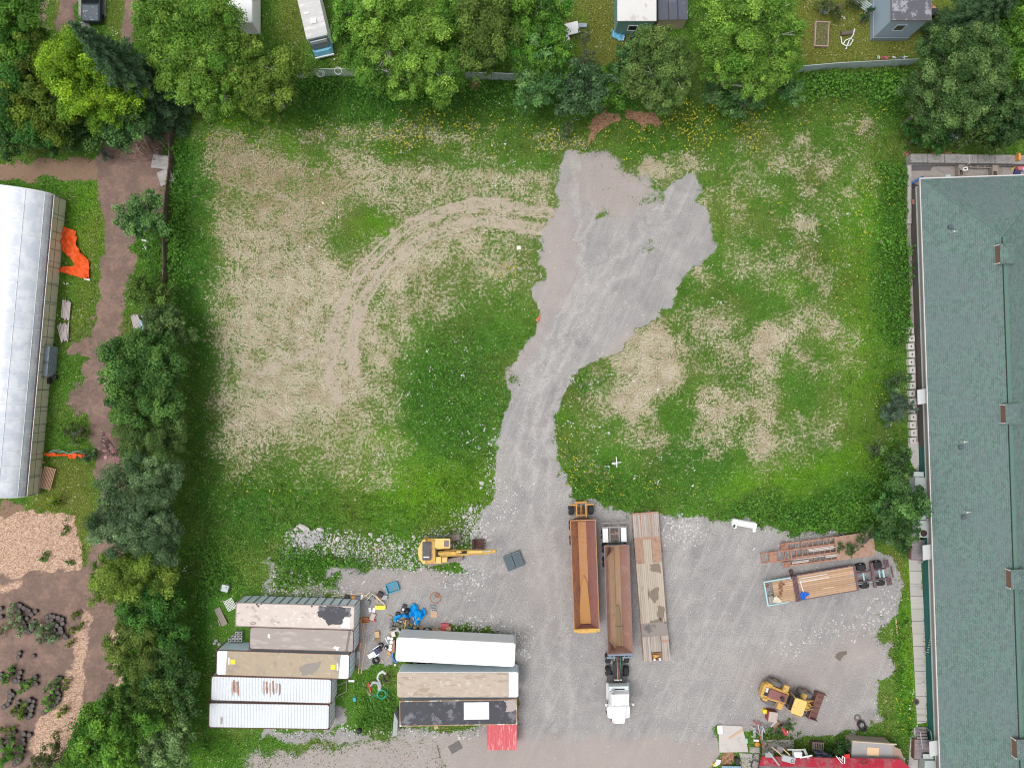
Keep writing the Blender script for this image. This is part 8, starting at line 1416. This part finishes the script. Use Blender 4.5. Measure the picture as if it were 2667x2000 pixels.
onroof('white_cabinet','white box with a red side standing at the red roof edge','box',2073,1958,.82,.55,0,WHITE,.6,2.2); onroof('grey_plate','weathered grey plate propped left of the white box','plate',2031,1951,.62,.6,-14,mat('plate_grey',(.26,.245,.24)),.08,2.3); onroof('glass_frame','dark glass frame at the left end of the red roof','frame',2003,1965,.8,.42,-3,mat('frame_glass',(.30,.34,.33),.3,.2),.1,2.6); onroof('grey_beam','short grey beam lying across the red roof edge','beam',2099,1961,.25,1.05,25,GREYM,.1,2.9)
t=Thing('engine_block','grey machine block with a round hole on the red roof','machine',2052,1974,-14,z=2.85,pz=2.9); g=G(); g.rrect(-.65,.65,-.3,.3,0,.3,.08); t.part('block',g,mat('machine_grey',(.40,.42,.43),.6,.15,3)); g=G(); g.ring((.4,-.05,.31),.15,.04,16,5); t.part('flange',g,mat('flange_brown',(.2,.13,.12)))
g=G(); g.cloth([(-.9,.35),(-.3,.5),(.9,-.05),(1.1,-.5),(.2,-.45),(-.4,-.35)],.1,.3,.11,5); solo('dark_tarpaulin','dark navy tarpaulin bunched at the red roof edge','tarpaulin',2138,1961,0,g,mat('tarp_navy',(.03,.035,.055),.5,.3,4),z=2.1,pz=2.3)
t=Thing('slatted_crate','wooden slatted crate standing above the dark tarpaulin','crate',2132,1943,-3,pz=.8); g=G()
for i in range(7): g.box(-.55+i*.18-.045,-.55+i*.18+.045,-.3,.3,.7,.74)
g.box(-.6,.6,-.34,-.3,.6,.75); g.box(-.6,.6,.3,.34,.6,.75); t.part('slat',g,WOODG); g=G(); g.box(-.58,.58,-.28,.28,0,.45); t.part('base',g,DRUST)
for i,(a,b_,wd,m_,lab) in enumerate((((2009,1943),(2060,1986),.09,PINE,'long thin pale pole crossing the left part of the red roof'),((2038,1947),(2056,1964),.10,PINE,'short orange pole left of the white box'),((2000,1955),(2028,1990),.16,GREYM,'dark grey bar crossing the left end of the red roof'),((2048,1948),(2092,1948),.10,mat('pale_bar',(.5,.56,.54)),'pale green bar above the white box'),((2080,1968),(2112,1962),.12,WHITE,'white bar right of the machine block'))):
    A=W(*a,2.9);B=W(*b_,2.9); g=G(); g.box(0,(B-A).length,-wd/2,wd/2,0,.06); solo('roof_pole',lab,'pole',a[0],a[1],math.degrees(math.atan2(B.y-A.y,B.x-A.x)),g,m_,z=2.98+i*.07,pz=2.95)
t=Thing('white_bracket_stack','folded white metal brackets lying on the red roof','brackets',2191,1977,0,z=2.9,pz=2.95); g=G(); g.tube([(-.55,.4,.1),(.0,-.3,.1),(.15,-.35,.1)],.05,4); g.tube([(.05,.4,.15),(.3,.25,.15),(.28,-.35,.15)],.05,4); g.tube([(-.3,.3,.2),(.1,-.1,.2),(.05,.35,.2)],.05,4); t.part('bracket',g,WHITE)
onroof('red_sheet','bright red round sheet lying on the red roof','sheet',2206,1968,.55,.4,10,mat('bright_red',(.6,.02,.02),.5,.1),.05,2.9); g=G(); g.ring((0,0,.04),.36,.05,24,6,.6); solo('dark_hoop','dark oval hoop on the right part of the red roof','hoop',2251,1984,0,g,DRUST,z=2.9,pz=2.95); onroof('wood_square','blue-white scrap piece at the right end of the platform','scrap',2346,1971,.6,.35,-30,mat('pale_blue_scrap',(.45,.52,.56)),.3,1.2)
t=Thing('machine_scrap','tangle of red and white machine frames beside the concrete slab','frames',1974,1908,0); L3=lambda x,y,z:(t.L(x,y,z).x,t.L(x,y,z).y,z)
for m_,nm,LN in ((mat('frame_red',(.42,.12,.11),.7,.2,4),'red_frame',[[(1961,1878),(1970,1884),(1978,1896),(1982,1920)],[(1961,1878),(1976,1880),(1982,1890)],[(1976,1900),(1982,1925),(1987,1940)]]),(ALU,'white_bar',[[(1956,1890),(1970,1905)],[(1985,1885),(1985,1925)],[(1974,1885),(1980,1915)],[(1986,1890),(1993,1908)],[(1957,1917),(1966,1918)]]),(mat('frame_steel',(.28,.31,.36)),'steel_bar',[[(1980,1888),(1985,1930)],[(1965,1900),(1980,1915)],[(1983,1890),(1988,1905)]])):
    g=G()
    for i,P in enumerate(LN): g.tube([L3(x,y,.25+.15*i) for x,y in P],.055,5)
    t.part(nm,g,m_)
g=G()
for i in range(7): g.cyl(L3(1965,1894+i*3.6,.35),L3(1965,1896+i*3.6,.35),.16,n=8)
t.part('spring_coil',g,mat('coil_pale',(.5,.5,.52)))
bx('white_tank','white short tank at the lower end of the machine frames','tank',1970,1928,.55,.2,.3,-4,WHITE); g=G(); g.blob((0,0,.2),.32,.24,.22,10,7,.08); solo('orange_tank','rust-orange round tank below the white short tank','tank',1971,1935,0,g,mat('tank_orange',(.62,.27,.04),.5,.2,3)); g=G(); g.blob((0,0,.12),.12,.16,.12,8,5,.1); solo('pink_lump','pink plastic piece at the bottom of the machine frames','plastic',1987,1941,0,g,mat('pink_lump',(.68,.28,.30)))
bx('yellow_can','yellow can left of the maroon cabinet','can',1993,1853,.38,.42,.4,-12,mat('can_yellow2',(.80,.66,.03),.5,.1)); t=Thing('maroon_cabinet','maroon cabinet with a dirty pink top below the loader','cabinet',2013,1866,-8,pz=.9); g=G(); g.rrect(-.5,.42,-.5,.5,.02,.9,.06); t.part('cabinet_body',g,mat('cabinet_maroon',(.28,.05,.05),.6,.15,3)); g=G(); g.rrect(-.45,.45,-.52,.52,.9,1.0,.1); t.part('cabinet_top',g,mat('cabinet_top',(.48,.39,.35),.7,.14,3,st=(.38,.29,.25),sa=.56))
t=Thing('brown_chest','small brown chest with a pale blue front beside the maroon cabinet','chest',2020,1888,48,pz=.4); g=G(); g.box(-.45,.45,-.2,.2,0,.45); t.part('chest_body',g,mat('chest_brown',(.34,.19,.14),.7,.15,4)); g=G(); g.box(-.45,.45,.2,.32,.05,.44); t.part('pale_front',g,mat('front_pale',(.56,.60,.60)))
t=Thing('red_mixer_drum','red drum of a cement mixer lying near the round green bush','cement mixer',2043,1903,0,pz=.6); RD=mat('mixer_red',(.62,.09,.10),.45,.12,3); g=G(); g.cyl((-.3,.1,.35),(.0,0,.45),.42,.38,18); g.cyl((0,0,.45),(.4,-.25,.4),.38,.2,18); g.blob((.12,-.15,.5),.36,.36,.3,14,9,.02); t.part('drum',g,RD); g=G(); g.ring((-.2,.15,.62),.3,.05,20,6,1,.1); t.part('drum_ring',g,GREYM); g=G(); g.tube([(-.1,.5,.5),(.5,.55,.5),(.6,.4,.3)],.05,5); t.part('handle',g,BLACK); g=G(); g.tube([(.2,.3,.82),(.25,0,.88),(.3,-.45,.75)],.035,5); t.part('white_strap',g,ALU)
tyre('grey car tyre with a silver rim, on top of the pair beside the weeds',2245,1888,.42,.24,z=.25,rim=mat('rim_silver',(.33,.34,.35),.5,.2,6)); tyre('lower tyre half hidden under the silver-rimmed one',2249,1896,.42,.25)
g=G(); g.ring((0,0,.03),.28,.1,20,6); solo('old_tyre','dusty half-sunk tyre above the pair of tyres','tyre',2233,1868,0,g,mat('dusty_rubber',(.17,.14,.13),.9,.3,6),z=-.02)
# things on the lower left of the slab
leaning('blue_board_row','row of pale blue boards on the bottom edge below the slab','boards',1902,1996,50,14,0,planks('blue_boards',(.22,.36,.44),(.28,.42,.5),.16,0,gap=.12),.4,.45); bx('black_case','black case standing right of the pale blue boards','case',1921,1983,.4,.6,.6,10,BLACK); bx('yellow_tool','yellow tool below the torn white sheet at the bottom edge','tool',1862,1992,.4,.25,.3,0,mat('tool_yellow',(.7,.5,.04))); g=G(); g.cloth([(-.4,-.25),(-.1,.3),(.35,.35),(.25,-.1),(.0,-.3)],.15,.2,.09,6); solo('torn_white_sheet','torn white sheet in the grass below the slab','sheet',1867,1983,0,g,WHITE)
plank_('upper brown plank beside the black case at the bottom edge',(1927,1982),(1938,2008),.1,WOODG); plank_('lower orange plank beside the black case at the bottom edge',(1932,1980),(1946,2006),.08,PINE)
t=Thing('office_chair','grey office chair seat on the path beside the red roof','chair',1967,1990,-25,pz=.5); g=G(); g.rrect(-.28,.28,-.25,.3,.42,.5,.08); t.part('seat',g,mat('seat_taupe',(.36,.32,.30))); g=G(); g.tube([(-.36,.2,.5),(-.4,-.3,.55),(0,-.48,.6),(.4,-.3,.55),(.36,.2,.5)],.05,6); t.part('armrest',g,BLACK); g=G(); g.cyl((0,0,.0),(0,0,.42),.05,n=8); t.part('leg',g,BLACK)
